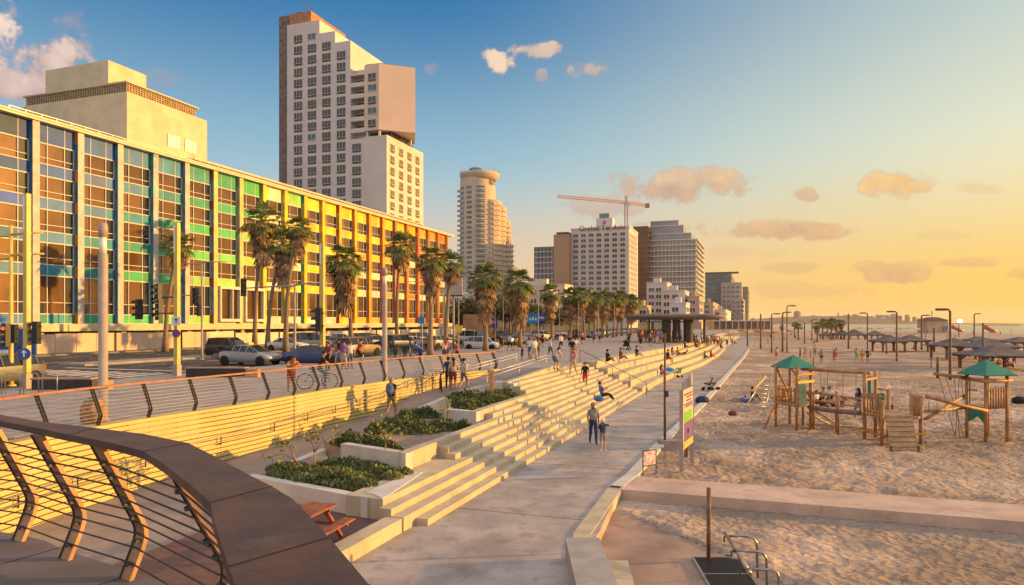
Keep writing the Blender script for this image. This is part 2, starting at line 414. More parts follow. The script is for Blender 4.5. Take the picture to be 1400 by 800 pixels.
# main beach, finer near the camera
shore = [(0, 140), (430, 140), (470, 96), (511, 66), (720, 42), (1074, 38), (1800, 60)]
def base_z(L, s):
    sh = interp(s, shore); t = (L - (sh - 45)) / 45
    return 0.0 if t < 0 else -1.25 * min(1.6, t) ** 1.3
tnear = frange(0, 1, 1 / 230)
def hmain(L, s):
    e = redge(s); k = min(1, max(0, (L - e) / 1.2)); ks = min(1, max(.0, (s - 22.9) / .8))
    return -.03 - .10 * (1 - k) * 0 + sand_h(L, s, .35 + .65 * min(k, ks)) - .02 + base_z(L, s)
sand_grid('sand_beach', m_sand, lambda s: [redge(s) + .0 + t * 38 for t in tnear], frange(22.8, 68, .19), hmain)
sand_grid('sand_beach_far', m_sand, lambda s: [redge(s) + 0 + t * (interp(s, shore) + 25 - redge(s)) for t in frange(0, 1, 1 / 110)], [68] + [68 + i * 1.2 + i * i * .11 for i in range(1, 112)], lambda L, s: hmain(L, s))
sand_grid('sand_beach_side', m_sand, lambda s: [redge(s) + 38 + t * (165 - redge(s) - 38) for t in frange(0, 1, 1 / 90)], frange(20, 68, .9), lambda L, s: hmain(L, s))
# sunken sand in front of the walkway
def hsunk(L, s):
    k = min(1, max(0, (21.0 - s) / .6)); return -.27 + sand_h(L, s, .9) * k
b = sand_grid('sunken_sand', m_sand2, lambda s: [-4.0 + t * 44 for t in frange(0, 1, 1 / 230)], frange(2, 21.05, .18), lambda L, s: (hsunk(L, s) if not (L < interp(s, [(5.8, 7.5), (13.8, 2.97), (16.05, .1), (17.7, -1.34), (19.95, -3.9)]) - .22) else -.36))
# walkway across the sand
b = MB(PM); b.box(-3.98, 62, 21.0, 22.95, -.6, .035)
tag(b.build('sand_walkway', pm('walkway_concrete', (.56, .41, .32), .85, .15, .7, .004, 60, stain=((.34, .24, .18), 1.2, .5, .6))), kind='structure')
# ---- sea
m_sea = bpy.data.materials.new('sea'); m_sea.use_nodes = True; t = NT(m_sea.node_tree)
pos = t.n('ShaderNodeNewGeometry').outputs['Position']
n1 = t.n('ShaderNodeTexNoise', ins={'Vector': pos, 'Scale': .35, 'Detail': 6.0}); n2 = t.n('ShaderNodeTexNoise', ins={'Vector': pos, 'Scale': .05, 'Detail': 4.0})
hh = t.m('ADD', n1.outputs[0], t.m('MULTIPLY', n2.outputs[0], 2.0))
bp = t.n('ShaderNodeBump', ins={'Height': hh, 'Strength': 1.0, 'Distance': .5})
p = t.n('ShaderNodeBsdfPrincipled', ins={'Base Color': (.05, .10, .11, 1), 'Roughness': .18, 'Normal': bp.outputs[0]})
t.n('ShaderNodeOutputMaterial', ins={0: p.outputs[0]})
b = MB(PM); b.quad((15, 300, -1.2), (9000, -2000, -1.2), (9000, 9000, -1.2), (15, 9000, -1.2)); b.quad((80, -2000, -1.21), (9000, -2000, -1.21), (9000, 300, -1.21), (80, 300, -1.21))
tag(b.build('sea', m_sea, recalc=False), kind='structure')
# surf lines
for k, (s0, s1) in enumerate([(300, 430), (470, 700), (720, 1080)]):
    b = MB(PM)
    for off, wd in ((2, 2.2), (12, 1.6), (27, 1.4)):
        pts = [(interp(s, shore) + off + 3 * noise.noise(Vector((s * .03, off, 0))), s) for s in frange(s0, s1, 8)]
        b.sweep(pts, [(-wd * .5, -1.17), (wd * .5, -1.17)])
    tag(b.build('surf', pm('foam', (.75, .72, .66), .7, .2, .3)), kind='stuff')

# ---- upper promenade, road, city ground
UZ = 2.2
b = MB(PM)
wl = [(L, s) for L, s in WLS]
edge = [(wallL(s), s) for s in (15.3, 17, 19, 21, 23, 25, 27, 29, 31, 33, 35, 37, 39, 40.4)]
edge = [(-17.9, 11.5)] + [(L - .0, s) for L, s in edge] + [(-12.02, 42.5)] + [(-12.02 + stepc(s), s) for s in (50, 60, 65, 70, 78, 85, 95, 110, 125, 140)] + [(-9, 200), (-9, 400), (-9, 1500)]
b.prism([(-31, -20), (-17.9, -20)] + edge + [(-31, 1500)], 1.4, UZ)
tag(b.build('upper_promenade', m_upave), kind='structure')
b = MB(PM); b.box(-31.25, -31.0, -20, 1500, 1.4, 2.17); tag(b.build('road_kerb', m_kerb), kind='structure')
b = MB(PM); b.box(-61, -31.25, -40, 1500, 1.2, 2.03); tag(b.build('road', m_asph), kind='structure')
b = MB(PM); b.box(-47.2, -44.6, 36, 400, 2.03, 2.17); tag(b.build('median_island', pm('median_paving', (.33, .29, .26), .85, .15, 1)), kind='structure')
b = MB(PM)
for L in (-34.6, -38.0, -41.4, -50.6, -54.0, -57.4):
    s = -5
    while s < 200: b.box(L - .07, L + .07, s, s + 3, 2.03, 2.034); s += 7
for L in (-31.7, -44.2, -47.6, -60.6): b.box(L - .06, L + .06, 36 if -48 < L < -44 else -10, 300, 2.03, 2.034)
for k in range(24): b.box(-60.0 + k * 1.18, -59.4 + k * 1.18, 29.0, 32.5, 2.03, 2.034)
b.box(-44.4, -31.6, 34.2, 34.6, 2.03, 2.034)
tag(b.build('road_markings', m_paint), kind='structure')
b = MB(PM); b.box(-4000, -61, -400, 5000, 1.0, 2.16); tag(b.build('city_ground', pm('city_ground', (.22, .2, .18), .9, .2, .05)), kind='structure')

# ---- ramp between the ribbed wall and the planters
rampR = [(8, -12.3), (15, -12.4), (16.6, -14.0), (17.3, -14.2), (24, -14.9), (30, -15.25), (33.5, -14.5), (36, -13.2), (38, -12.05), (43, -12.05)]
b = MB(PM); rows = []
for s in frange(8, 40.6, .9):
    Lw = wallL(s) if s > 14.4 else -17.4; Lr = interp(s, rampR); z = ramp_z(s)
    rows.append([b.pt((Lw, s, z)), b.pt(((Lw + Lr) / 2, s, z + .01)), b.pt((Lr, s, z + .02 if s < 34 else min(2.2, z + .1)))])
for r0, r1 in zip(rows, rows[1:]):
    for j in range(2): b.face([r0[j], r0[j + 1], r1[j + 1], r1[j]])
k = rows[-1]; e1 = b.pt((-12.05, 42.6, 2.2)); b.face([k[0], k[1], k[2], e1])
tag(b.build('access_ramp', pm('ramp_paving', (.30, .25, .225), .85, .12, 1.2, .003, 50), recalc=False), kind='structure')
# kerb on the ramp's planter side
b = MB(PM); L0 = None
for s0, s1 in zip(frange(16, 37, 1.0), frange(16, 37, 1.0)[1:]):
    a0, a1 = interp(s0, rampR), interp(s1, rampR); z0, z1 = ramp_z(s0), ramp_z(s1)
    c = [(a0, s0, z0 - .3), (a0 + .28, s0, z0 - .3), (a1 + .28, s1, z1 - .3), (a1, s1, z1 - .3)]; t_ = [(x, y, z + .48) for x, y, z in c]
    i = [b.pt(p) for p in c] + [b.pt(p) for p in t_]
    for q in ((4, 5, 6, 7), (0, 1, 5, 4), (1, 2, 6, 5), (3, 0, 4, 7)): b.face([i[x] for x in q])
tag(b.build('ramp_kerb_wall', m_white), 'pale low kerb wall between the access ramp and the planters', 'kerb')

# ---- ribbed retaining wall
rib = []
zz = 2.2
prof = [(-.35, 2.24), (.05, 2.24), (.05, 2.14)]
z = 2.14
while z > -.1:
    prof += [(.0, z), (.0, z - .028), (.035, z - .028), (.035, z - .15)]; z -= .155
b = MB(); n0 = 0
P2 = [(p.x, p.y) for p in WALLS]
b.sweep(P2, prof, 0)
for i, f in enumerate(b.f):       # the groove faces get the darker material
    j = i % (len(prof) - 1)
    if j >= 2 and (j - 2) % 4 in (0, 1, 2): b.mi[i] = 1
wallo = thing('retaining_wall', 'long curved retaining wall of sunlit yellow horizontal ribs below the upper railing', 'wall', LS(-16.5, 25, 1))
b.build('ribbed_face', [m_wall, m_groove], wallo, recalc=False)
# handrail on the wall
hr = thing('wall_handrail', 'double steel handrail bracketed to the yellow ribbed wall', 'handrail', LS(-16.3, 22, 1.2))
path = []
for p in WALLS[9:-6]:
    L, s = toLS(p); path.append(LS(L + .16, s, ramp_z(s) + .92))
m_steel = pm('brushed_steel', (.42, .38, .34), .35, .1, 6, metal=.7)
m_dsteel = pm('dark_steel', (.085, .075, .07), .5, .15, 6, metal=.4)
mb = MB(); mb.tube(path, .021, 6); mb.build('rail', m_steel, hr)
mb = MB(); mb.tube([p - Vector((0, 0, .2)) for p in path], .018, 6); mb.build('rail', m_steel, hr)
for p in path[1::3]:
    mb = MB(); q = p + Vector((-.12, .05, 0)); mb.bar(p + Vector((0, 0, -.3)), p + Vector((0, 0, .02)), .03, .03); mb.bar(p - Vector((0, 0, .28)), q - Vector((0, 0, .28)), .025, .025); mb.bar(p - Vector((0, 0, .02)), q - Vector((0, 0, .02)), .025, .025); mb.build('bracket', m_dsteel, hr)

# ---- the flight of steps
st = thing('promenade_steps', 'broad flight of pale sunlit concrete steps between the two promenade levels', 'steps', LS(-9, 30, 0))
RISE = .17; TR = .35
starts = {1: 15.7, 2: 7.5, 3: 15.1, 4: 15.3, 5: 20.5, 6: 20.7, 7: 18.6, 8: 26.6, 9: 25.8, 10: 33.0, 11: 33.2, 12: 34.0}
def LK(k): return -7.8 - TR * (k - 1)
for k in range(1, 13):
    mb = MB(PM); L0 = LK(k); z1 = RISE * k
    s0 = starts[k]; segs = frange(s0, 50, 5.2)
    # joints: each precast length is a few mm apart
    for a, c in zip(segs, segs[1:]):
        Lb = LK(k + 1)
        a_, c_ = a + .008, c - .008
        if k == 2 and a < 15.1:
            mb.box(LK(2) - .45, LK(2), a_, min(c_, 15.0), 0, z1); 
            if c_ > 15.1: mb.box(Lb, LK(2), 15.1, c_, 0, z1)
            continue
        mb.box(Lb - .0, L0, a_, c_, 0, z1)
    if k == 4: mb.box(-9.95, LK(5), 15.35, 20.45, 0, z1)      # wide tread before the next steps begin
    if k == 6: mb.box(LK(7) - .0, LK(7) + .0001, 20.8, 20.9, 0, z1)
    if k == 7: mb.box(-10.2, -9.92, 18.55, 25.7, 0, z1 + .003)
    if k == 9: mb.box(-10.95, -10.62, 25.8, 32.9, 0, z1 + .003)
    mb.build('step', m_step, st)
# far seating tiers
NT_ = 5
tn = thing('seating_tiers', 'wide curved concrete seating tiers beyond the steps towards the pavilion', 'seating tiers', LS(-8, 90, 0))
for k in range(1, NT_ + 1):
    mb = MB(PM); z1 = 2.2 * k / NT_ if k < NT_ else 2.203
    Lf = -7.8 - .84 * (k - 1)
    sv = [50.02, 54, 58, 62, 66, 70, 75, 80, 85, 92, 100, 110, 120, 135]
    fr = [(Lf + stepc(s) , s) for s in sv]; bk = [(Lf - .84 + stepc(s), s) for s in sv]
    mb.prism(fr + bk[::-1], 0, z1); mb.build('tier', m_step, tn)
# white wedge wall by the top landing
b = MB(PM)
b.prism([(-12.02, 33.3), (-12.3, 33.3), (-12.3, 43.0), (-12.02, 43.0)], 1.6, [2.06, 2.06, 2.42, 2.42])
tag(b.build('landing_wall', m_step), 'low sunlit wedge wall at the top of the steps', 'wall')

# ---- planters
def front_wall(P0, P1, z0, z1, t=.3):
    mb = MB(); d = (P1 - P0).normalized(); n = Vector((-d.y, d.x, 0)) * t
    mb.prism([(P0.x, P0.y), (P1.x, P1.y), (P1.x + n.x, P1.y + n.y), (P0.x + n.x, P0.y + n.y)], z0, z1); return mb
corn = [(LS(-14.0, 16.4), LS(-9.3, 15.3), .17, .66, 'front'), (LS(-12.7, 19.3), LS(-9.92, 18.5), .5, 1.19, 'middle'), (LS(-12.2, 26.1), LS(-10.62, 25.7), .8, 1.53, 'rear')]
beds = [([(-13.9, 16.5), (-9.6, 15.6), (-9.95, 18.5), (-14.5, 19.9)], .56), ([(-14.5, 21.0), (-12.7, 19.7), (-10.2, 18.9), (-10.2, 25.6), (-12.3, 26.2), (-13.1, 29.0), (-15.0, 29.0), (-14.8, 26.0)], .9), ([(-12.2, 26.45), (-10.95, 26.0), (-10.95, 33.2), (-12.4, 33.8), (-14.3, 33.5), (-13.1, 29.2)], 1.34)]
pl = []
for (a, c, z0, z1, nm), (poly, zb) in zip(corn, beds):
    th = thing('planter', {'front': 'nearest stepped planter bed with pale walls beside the picnic table', 'middle': 'second planter bed with bare sandy middle beside the steps', 'rear': 'third planter bed full of green shrubs below the landing'}[nm], 'planter', LS(poly[1][0], poly[1][1], z0), group='stepped planters beside the flight')
    front_wall(a, c, z0 - .1, z1).build('planter_wall', m_white, th)
    if nm == 'front':
        mb = MB(PM); mb.prism([(-9.28, 15.62), (-8.87, 15.32), (-8.87, 15.6), (-9.3, 18.4), (-9.6, 18.4), (-9.6, 15.7)], .1, .70); mb.build('planter_wall', m_white, th)
    mb = MB(PM); mb.prism(poly, zb - .5, zb); mb.build('soil', m_soil, th); pl.append(th)
th = thing('end_block', 'low pale concrete block closing the last planter by the landing', 'block', LS(-12, 33.6, 1.4))
mb = MB(PM); mb.prism([(-13.0, 33.9), (-11.7, 33.3), (-11.7, 34.1), (-13.0, 34.7)], 1.2, 2.0); mb.build('block_body', m_white, th)
b = MB(PM); b.prism([(-12.4, 5), (-8.2, 5), (-8.42, 15.2), (-9.3, 15.3), (-12.4, 16.0)], -.1, .165)
tag(b.build('patio', m_brick), kind='structure')
# ------------------------------------------------------------------ viewing platform and its railing
PLZ = 3.0; RT = 4.195
far_px = [(-160, 560), (0, 567), (60, 577), (130, 585), (198, 593.5), (258, 606), (300, 627), (342, 650), (372, 665), (400, 682), (420, 702), (450, 735), (480, 770), (505, 800), (580, 900), (660, 1050)]
near_px = [(-160, 563), (0, 575.5), (40, 583), (96, 594.5), (150, 605), (196.5, 617), (226, 636), (258, 661), (288, 687.5), (293, 712), (303, 745), (313, 775), (321, 800), (350, 890), (380, 1060)]
fr = [gp(x, y, RT) for x, y in far_px]; nr = [gp(x, y, RT) for x, y in near_px]
m_rail = pm('dark_rail_timber', (0.085, 0.043, 0.027), .5, .4, 4.0, .003, 40, spec=.3, col2=(.05, .032, .03), stain=((.14, .095, .08), 3.0, .56, .5))
m_post = pm('bronze_post', (0.46, 0.26, 0.14), .45, .2, 4, .001, 80, metal=.25, stain=((.25, .13, .07), 5, .55, .5))
m_jt = pm('rail_joint', (.02, .012, .01), .9)
rl = thing('platform_railing', 'broad dark timber topped railing curving round the viewing platform with cables and bronze posts', 'railing', (nr[6].x, nr[6].y, PLZ))
def off_poly(mb, A, Bp, z0, z1):
    mb.prism([(p.x, p.y) for p in A] + [(p.x, p.y) for p in Bp[::-1]], z0, z1)
mb = MB(); off_poly(mb, nr, fr, RT - .055, RT); mb.build('top_rail', m_rail, rl)
for k in (3, 5, 8, 11, 13): mb = MB(); mb.bar(nr[k] + Vector((0, 0, .001)), fr[k] + Vector((0, 0, .001)), .006, .004); mb.build('board_joint', m_jt, rl)
# centre line used for the posts: resample near edge
def resample(P, step):
    out = [P[0].copy()]; acc = 0
    for a, b in zip(P, P[1:]):
        d = (b - a).length; t = step - acc
        while t <= d: out.append(a.lerp(b, t / d)); t += step
        acc = (acc + d) % step if True else 0
        acc = d - (t - step)
    return out
def along(P, dist):
    for a, b in zip(P, P[1:]):
        d = (b - a).length
        if dist <= d: return a.lerp(b, dist / d), (b - a).normalized()
        dist -= d
    return P[-1].copy(), (P[-1] - P[-2]).normalized()
prof = [(0, 0), (.13, .30), (.10, .36), (-.20, 1.14)]         # offset outwards, height: foot, knee, top
def post_mesh(mb, base, tan, H, tw=.17, th=.05, dbl=False):
    out = Vector((-tan.y, tan.x, 0))
    if out.y * 1 + (-out.x) * .3 < 0: out = -out
    return out
cen = smooth_path([(p.x, p.y, 0) for p in [a.lerp(b, .62) for a, b in zip(nr, [fr[0], fr[1], fr[2], fr[3], fr[3].lerp(fr[4], .5), fr[4], fr[5], fr[6], fr[7], fr[8], fr[9], fr[10], fr[11], fr[14], fr[15]])]], 5)
def post_at(P, dist, outsign, H, sc=1.0):
    p, t = along(P, dist); o = Vector((t.y, -t.x, 0)) * outsign
    return p, t, o
def chevron(mb, p, t, o, z0, pf, tw, th):
    """bent bar: pf = (outward offset, height) points"""
    n = len(pf); L = []; 
    for s_ in (-1, 1):
        for k in range(n):
            a = pf[max(k - 1, 0)]; b_ = pf[min(k + 1, n - 1)]; dx, dz = b_[0] - a[0], b_[1] - a[1]; l = math.hypot(dx, dz); nx, nz_ = dz / l, -dx / l
            for w_ in (-1, 1):
                q = p + o * (pf[k][0] + nx * th / 2 * w_) + t * (tw / 2 * s_); L.append(mb.pt((q.x, q.y, z0 + pf[k][1] + nz_ * th / 2 * w_)))
    I = lambda s_, k, w_: L[(0 if s_ < 0 else 1) * n * 2 + k * 2 + (0 if w_ < 0 else 1)]
    for k in range(n - 1):
        mb.face([I(-1, k, -1), I(-1, k + 1, -1), I(1, k + 1, -1), I(1, k, -1)]); mb.face([I(-1, k, 1), I(1, k, 1), I(1, k + 1, 1), I(-1, k + 1, 1)])
        mb.face([I(-1, k, -1), I(-1, k, 1), I(-1, k + 1, 1), I(-1, k + 1, -1)]); mb.face([I(1, k, -1), I(1, k + 1, -1), I(1, k + 1, 1), I(1, k, 1)])
    mb.face([I(-1, 0, -1), I(1, 0, -1), I(1, 0, 1), I(-1, 0, 1)]); mb.face([I(-1, n - 1, -1), I(-1, n - 1, 1), I(1, n - 1, 1), I(1, n - 1, -1)])
# find distances along cen where the photo's posts stand (top pixel x)
def px_of(p, z=None): return 700 + F * p.x / p.y
tot = sum((b - a).length for a, b in zip(cen, cen[1:]))
def dist_for_px(P, px):
    d = 0; best = (1e9, 0)
    tt = sum((b - a).length for a, b in zip(P, P[1:]))
    while d < tt:
        q, _ = along(P, d)
        if q.y > .5:
            e = abs(px_of(q) - px)
            if e < best[0]: best = (e, d)
        d += .02
    return best[1]
pf_near = [(.06, -.25), (.10, .0), (.20, .24), (.225, .33), (.22, .40), (.18, .50), (-.13, 1.14)]
dists = [dist_for_px(cen, x) for x in (-60, 24, 55, 140, 246)]
dists = [dist_for_px(cen, -60), dist_for_px(cen, 11), dist_for_px(cen, 73), dist_for_px(cen, 157), dist_for_px(cen, 264), dist_for_px(cen, 264) + .95, dist_for_px(cen, 264) + 1.9]
pts = []
for d in dists:
    p, t = along(cen, d); o = Vector((-t.y, t.x, 0))
    mb = MB(); chevron(mb, p, t, o, PLZ, pf_near, .135, .035); po = mb.build('post', m_post, rl)
    # side flange and cable lugs
    mb = MB(); chevron(mb, p - t * .070, t, o, PLZ, pf_near, .012, .06); mb.build('flange', m_rail, po)
    for zz in (.12, .30, .50, .62, .86, .98):
        off = interp(zz, [(h, x) for x, h in pf_near[1:]]); q = p + o * (off - .045) + t * .02; mb = MB(); mb.box(-.022, .022, -.02, .02, -.012, .012, T=Matrix.Translation((q.x, q.y, PLZ + zz)) @ Matrix.Rotation(math.atan2(t.y, t.x), 4, 'Z')); mb.build('bolt', m_dsteel, po)
    pts.append((p, t, o))
for c in range(9):
    zz = .13 + c * .108
    off = interp(zz, [(h, x) for x, h in pf_near[1:]])
    line = []
    for p, t, o in pts: line.append(p + o * (off - .03) + Vector((0, 0, PLZ + zz)))
    mb = MB(); mb.tube(line, .0075, 6); mb.build('cable', m_dsteel, rl)
# platform floor: dark paving slabs with open curved joints
b = MB(); m_plat = m_deck
edge_o = []
for d in frange(0, tot - .1, .4):
    p, t = along(cen, d); o = Vector((-t.y, t.x, 0)); edge_o.append(p + o * .22)
b.prism([(-12, -3)] + [(1.5, -3)] + [(p.x, p.y) for p in edge_o[::-1]] + [(-12, edge_o[0].y)], PLZ - .45, PLZ)
tag(b.build('viewing_platform', m_plat), kind='structure')
b = MB()
arcs = [(.62, .014), (1.5, .010), (2.6, .010)]
for off, wd in arcs:
    L_ = []
    for d in frange(0, tot - .6, .3):
        p, t = along(cen, d); o = Vector((-t.y, t.x, 0)); L_.append(p - o * off)
    b.sweep([(q.x, q.y) for q in L_], [(-wd, PLZ + .003), (wd, PLZ + .003)])
for d in frange(.6, tot - .8, 1.25):
    p, t = along(cen, d); o = Vector((-t.y, t.x, 0)); b.bar(p - o * .62 + Vector((0, 0, PLZ)), p - o * 3.4 + t * .5 + Vector((0, 0, PLZ)), .014, .005)
    b.bar(p + o * .2 + t * .5 + Vector((0, 0, PLZ)), p - o * .62 + t * .5 + Vector((0, 0, PLZ)), .012, .005)
tag(b.build('platform_joints', pm('joint_dark', (.03, .025, .025), .95)), kind='structure')
# ground wall joining platform and retaining wall
b = MB(); b.prism([(-12.5, 4), (-6.6, 6.9), (-9.6, 11.2), (-13, 11.2)], -.1, PLZ - .46)
tag(b.build('platform_base', m_white), kind='structure')

# ------------------------------------------------------------------ the long upper railing
PR = [Vector((p.x, p.y, 0)) for p in WALLS]
m_orail = pm('orange_rail_timber', (0.42, 0.17, 0.08), .5, .2, 3, .001, 60)
ur = thing('promenade_railing', 'long cable railing with orange timber rail running above the ribbed yellow wall', 'railing', (PR[20].x, PR[20].y, UZ))
tt = sum((b - a).length for a, b in zip(PR, PR[1:]))
pf_far = [(.02, .0), (.14, .32), (.11, .40), (-.18, 1.08)]
line = []; posts = []
for d in frange(0, tt, .5):
    p, t = along(PR, d); o = Vector((t.y, -t.x, 0)); line.append(p - o * .30)
mb = MB(); mb.sweep([(q.x, q.y) for q in line], [(-.07, UZ + 1.06), (-.07, UZ + 1.11), (.07, UZ + 1.11), (.07, UZ + 1.06)], closed=True); mb.build('top_rail', m_orail, ur)
for d in frange(.3, tt - .2, 1.72):
    p, t = along(PR, d); o = Vector((t.y, -t.x, 0)); p = p - o * .16
    mb = MB()
    for s_ in (-.035, .035): chevron(mb, p + t * s_, t, o, UZ, pf_far, .022, .075)
    mb.build('post', m_dsteel, ur); posts.append((p, t, o))
for c in range(10):
    zz = .08 + c * .1; off = interp(zz, [(h, x) for x, h in pf_far])
    mb = MB(); mb.tube([p + o * off + Vector((0, 0, UZ + zz)) for p, t, o in posts], .009, 5); mb.build('cable', m_steel, ur)
# pale double handrail at the end of the railing, descending the ramp
rh = thing('ramp_handrail', 'pale double handrail starting where the long upper railing ends', 'handrail', (-1.2, 42.5, 2))
e = [gp(640, 503, 2.7), gp(690, 486.5, 3.1)]
A, B_ = LS(-15.6, 35.5, 2.55), LS(-14.5, 42, 3.1)
m_pale = pm('pale_steel', (.62, .58, .52), .4, .1, 6, metal=.3)
for k in (0, .18):
    mb = MB(); mb.tube([A - Vector((0, 0, k)), B_ - Vector((0, 0, k))], .022, 6); mb.build('rail', m_pale, rh)
for q in (.02, .5, .98):
    p = A.lerp(B_, q); mb = MB(); mb.tube([Vector((p.x, p.y, ramp_z(toLS(p)[1]))), p], .02, 6); mb.build('post', m_pale, rh)
rh = thing('ramp_handrail', 'pale double handrail on the planter side at the top of the ramp', 'handrail', LS(-13, 36, 2))
A, B_ = LS(-13.6, 34.2, 2.35), LS(-12.5, 42, 3.05)
for k in (0, .18):
    mb = MB(); mb.tube([A - Vector((0, 0, k)), B_ - Vector((0, 0, k))], .022, 6); mb.build('rail', m_pale, rh)
for q in (.02, .5, .98):
    p = A.lerp(B_, q); mb = MB(); mb.tube([Vector((p.x, p.y, p.z - .9)), p], .02, 6); mb.build('post', m_pale, rh)
# ------------------------------------------------------------------ buildings
m_glassd = pm('dark_window_glass', (.03, .032, .035), .12, .3, .2, spec=.6)
m_glassw = pm('bronze_window_glass', (.22, .12, .055), .10, .25, .12, metal=.55, spec=.6)
m_glassb = pm('blue_window_glass', (.05, .12, .16), .12, .3, .2, spec=.6)
m_frame = pm('pale_window_frame', (.62, .58, .50), .5, .08, 2)
m_hotel = pm('hotel_cream', (.58, .49, .33), .75, .1, .5, stain=((.5, .42, .28), .6, .58, .4))
m_tower = pm('tower_render', (.60, .53, .48), .8, .07, .12, stain=((.52, .45, .4), .2, .56, .35))
def planeL(px, L):      # intersect column px with the plane of constant L
    k = (px - 700) / F; D = L / (k * CS - SN); return Vector((k * D, D, 0))
def zat(py, D): return CZ + (HY - py) * D / F

WUSED = {}
def join_rest(rest, th):
    mb = MB(); mats = []
    for m_, M in rest:
        base = len(mb.v)
        for v in m_.vertices: mb.v.append(M @ v.co)
        for mm in m_.materials:
            if mm not in mats: mats.append(mm)
        for p_ in m_.polygons: mb.f.append(tuple(base + i for i in p_.vertices)); mb.mi.append(mats.index(m_.materials[p_.material_index])); mb.sm.append(False)
    mb.build('windows', mats, th, recalc=False)['kind'] = 'stuff'
far_w = []; far_s = MB(PM); far_m = []
# ================= the colourful hotel
HL = -66.9
hot = thing('hotel', 'long low hotel with rainbow coloured facade panels behind the palms', 'building', LS(HL, 120, 2.1), -PA)
s_at = lambda D: (D - (-HL) * 0 + HL * SN) / CS          # s for world Y = D on the facade line: Y = -L SN + s CS
sA = s_at(50.0); bay = 4.5 / CS; s_end = s_at(160.2)
ROOF0, ROOF1 = 24.85, 25.25
mb = MB(PM); mb.box(HL - 18, HL - .35, sA, s_end, 4.2, ROOF0); mb.build('wall', m_hotel, hot)
mb = MB(PM); mb.box(HL - 18.5, HL + .7, sA, s_end + .5, ROOF0, ROOF0 + .22); mb.box(HL - 18.6, HL + .8, sA, s_end + .7, ROOF0 + .225, ROOF1); mb.build('roof', pm('hotel_roof', (.7, .6, .42), .7, .08, .6), hot)
mb = MB(PM); mb.box(HL - 18, HL + .75, sA, s_end + .3, 4.2, 4.95); mb.build('floor_slab', m_hotel, hot)
mb = MB(PM); mb.box(HL - 17, HL - 2.6, sA, s_end - .5, 2.1, 4.2)
for i in range(24): mb.box(HL - .6, HL - .1, sA + .6 + i * bay, sA + 1.2 + i * bay, 2.1, 4.2)
mb.build('ground_storey', pm('hotel_base', (.5, .36, .16), .8, .15, .5), hot)
for i in range(22):
    mb = MB(PM); y0 = sA + 1.9 + i * bay; 
    for k in range(6): mb.box(HL - 2.58, HL - 2.52, y0 + k * .42, y0 + k * .42 + .14, 2.3, 4.1)
    mb.build('louvre', m_dsteel, hot)
def ramp_col(t):
    stops = [(0, (.015, .05, .2)), (.07, (.03, .11, .42)), (.14, (.08, .2, .44)), (.20, (.03, .24, .36)), (.26, (.03, .27, .20)), (.31, (.03, .36, .16)), (.38, (.10, .52, .12)), (.46, (.42, .58, .08)), (.54, (.80, .62, .02)), (.66, (.84, .58, .015)), (.8, (.84, .46, .015)), (.92, (.78, .30, .02)), (1.0, (.70, .18, .02))]
    for (a, ca), (b_, cb) in zip(stops, stops[1:]):
        if t <= b_:
            f = (t - a) / (b_ - a); return tuple(ca[k] * (1 - f) + cb[k] * f for k in range(3))
    return stops[-1][1]
rows_w = [(22.95, 20.9), (19.7, 17.55), (16.4, 14.2), (13.1, 10.9), (9.8, 5.95)]
rows_s = [(24.88, 22.95), (20.9, 19.7), (17.55, 16.4), (14.2, 13.1), (10.9, 9.8), (5.95, 4.97)]
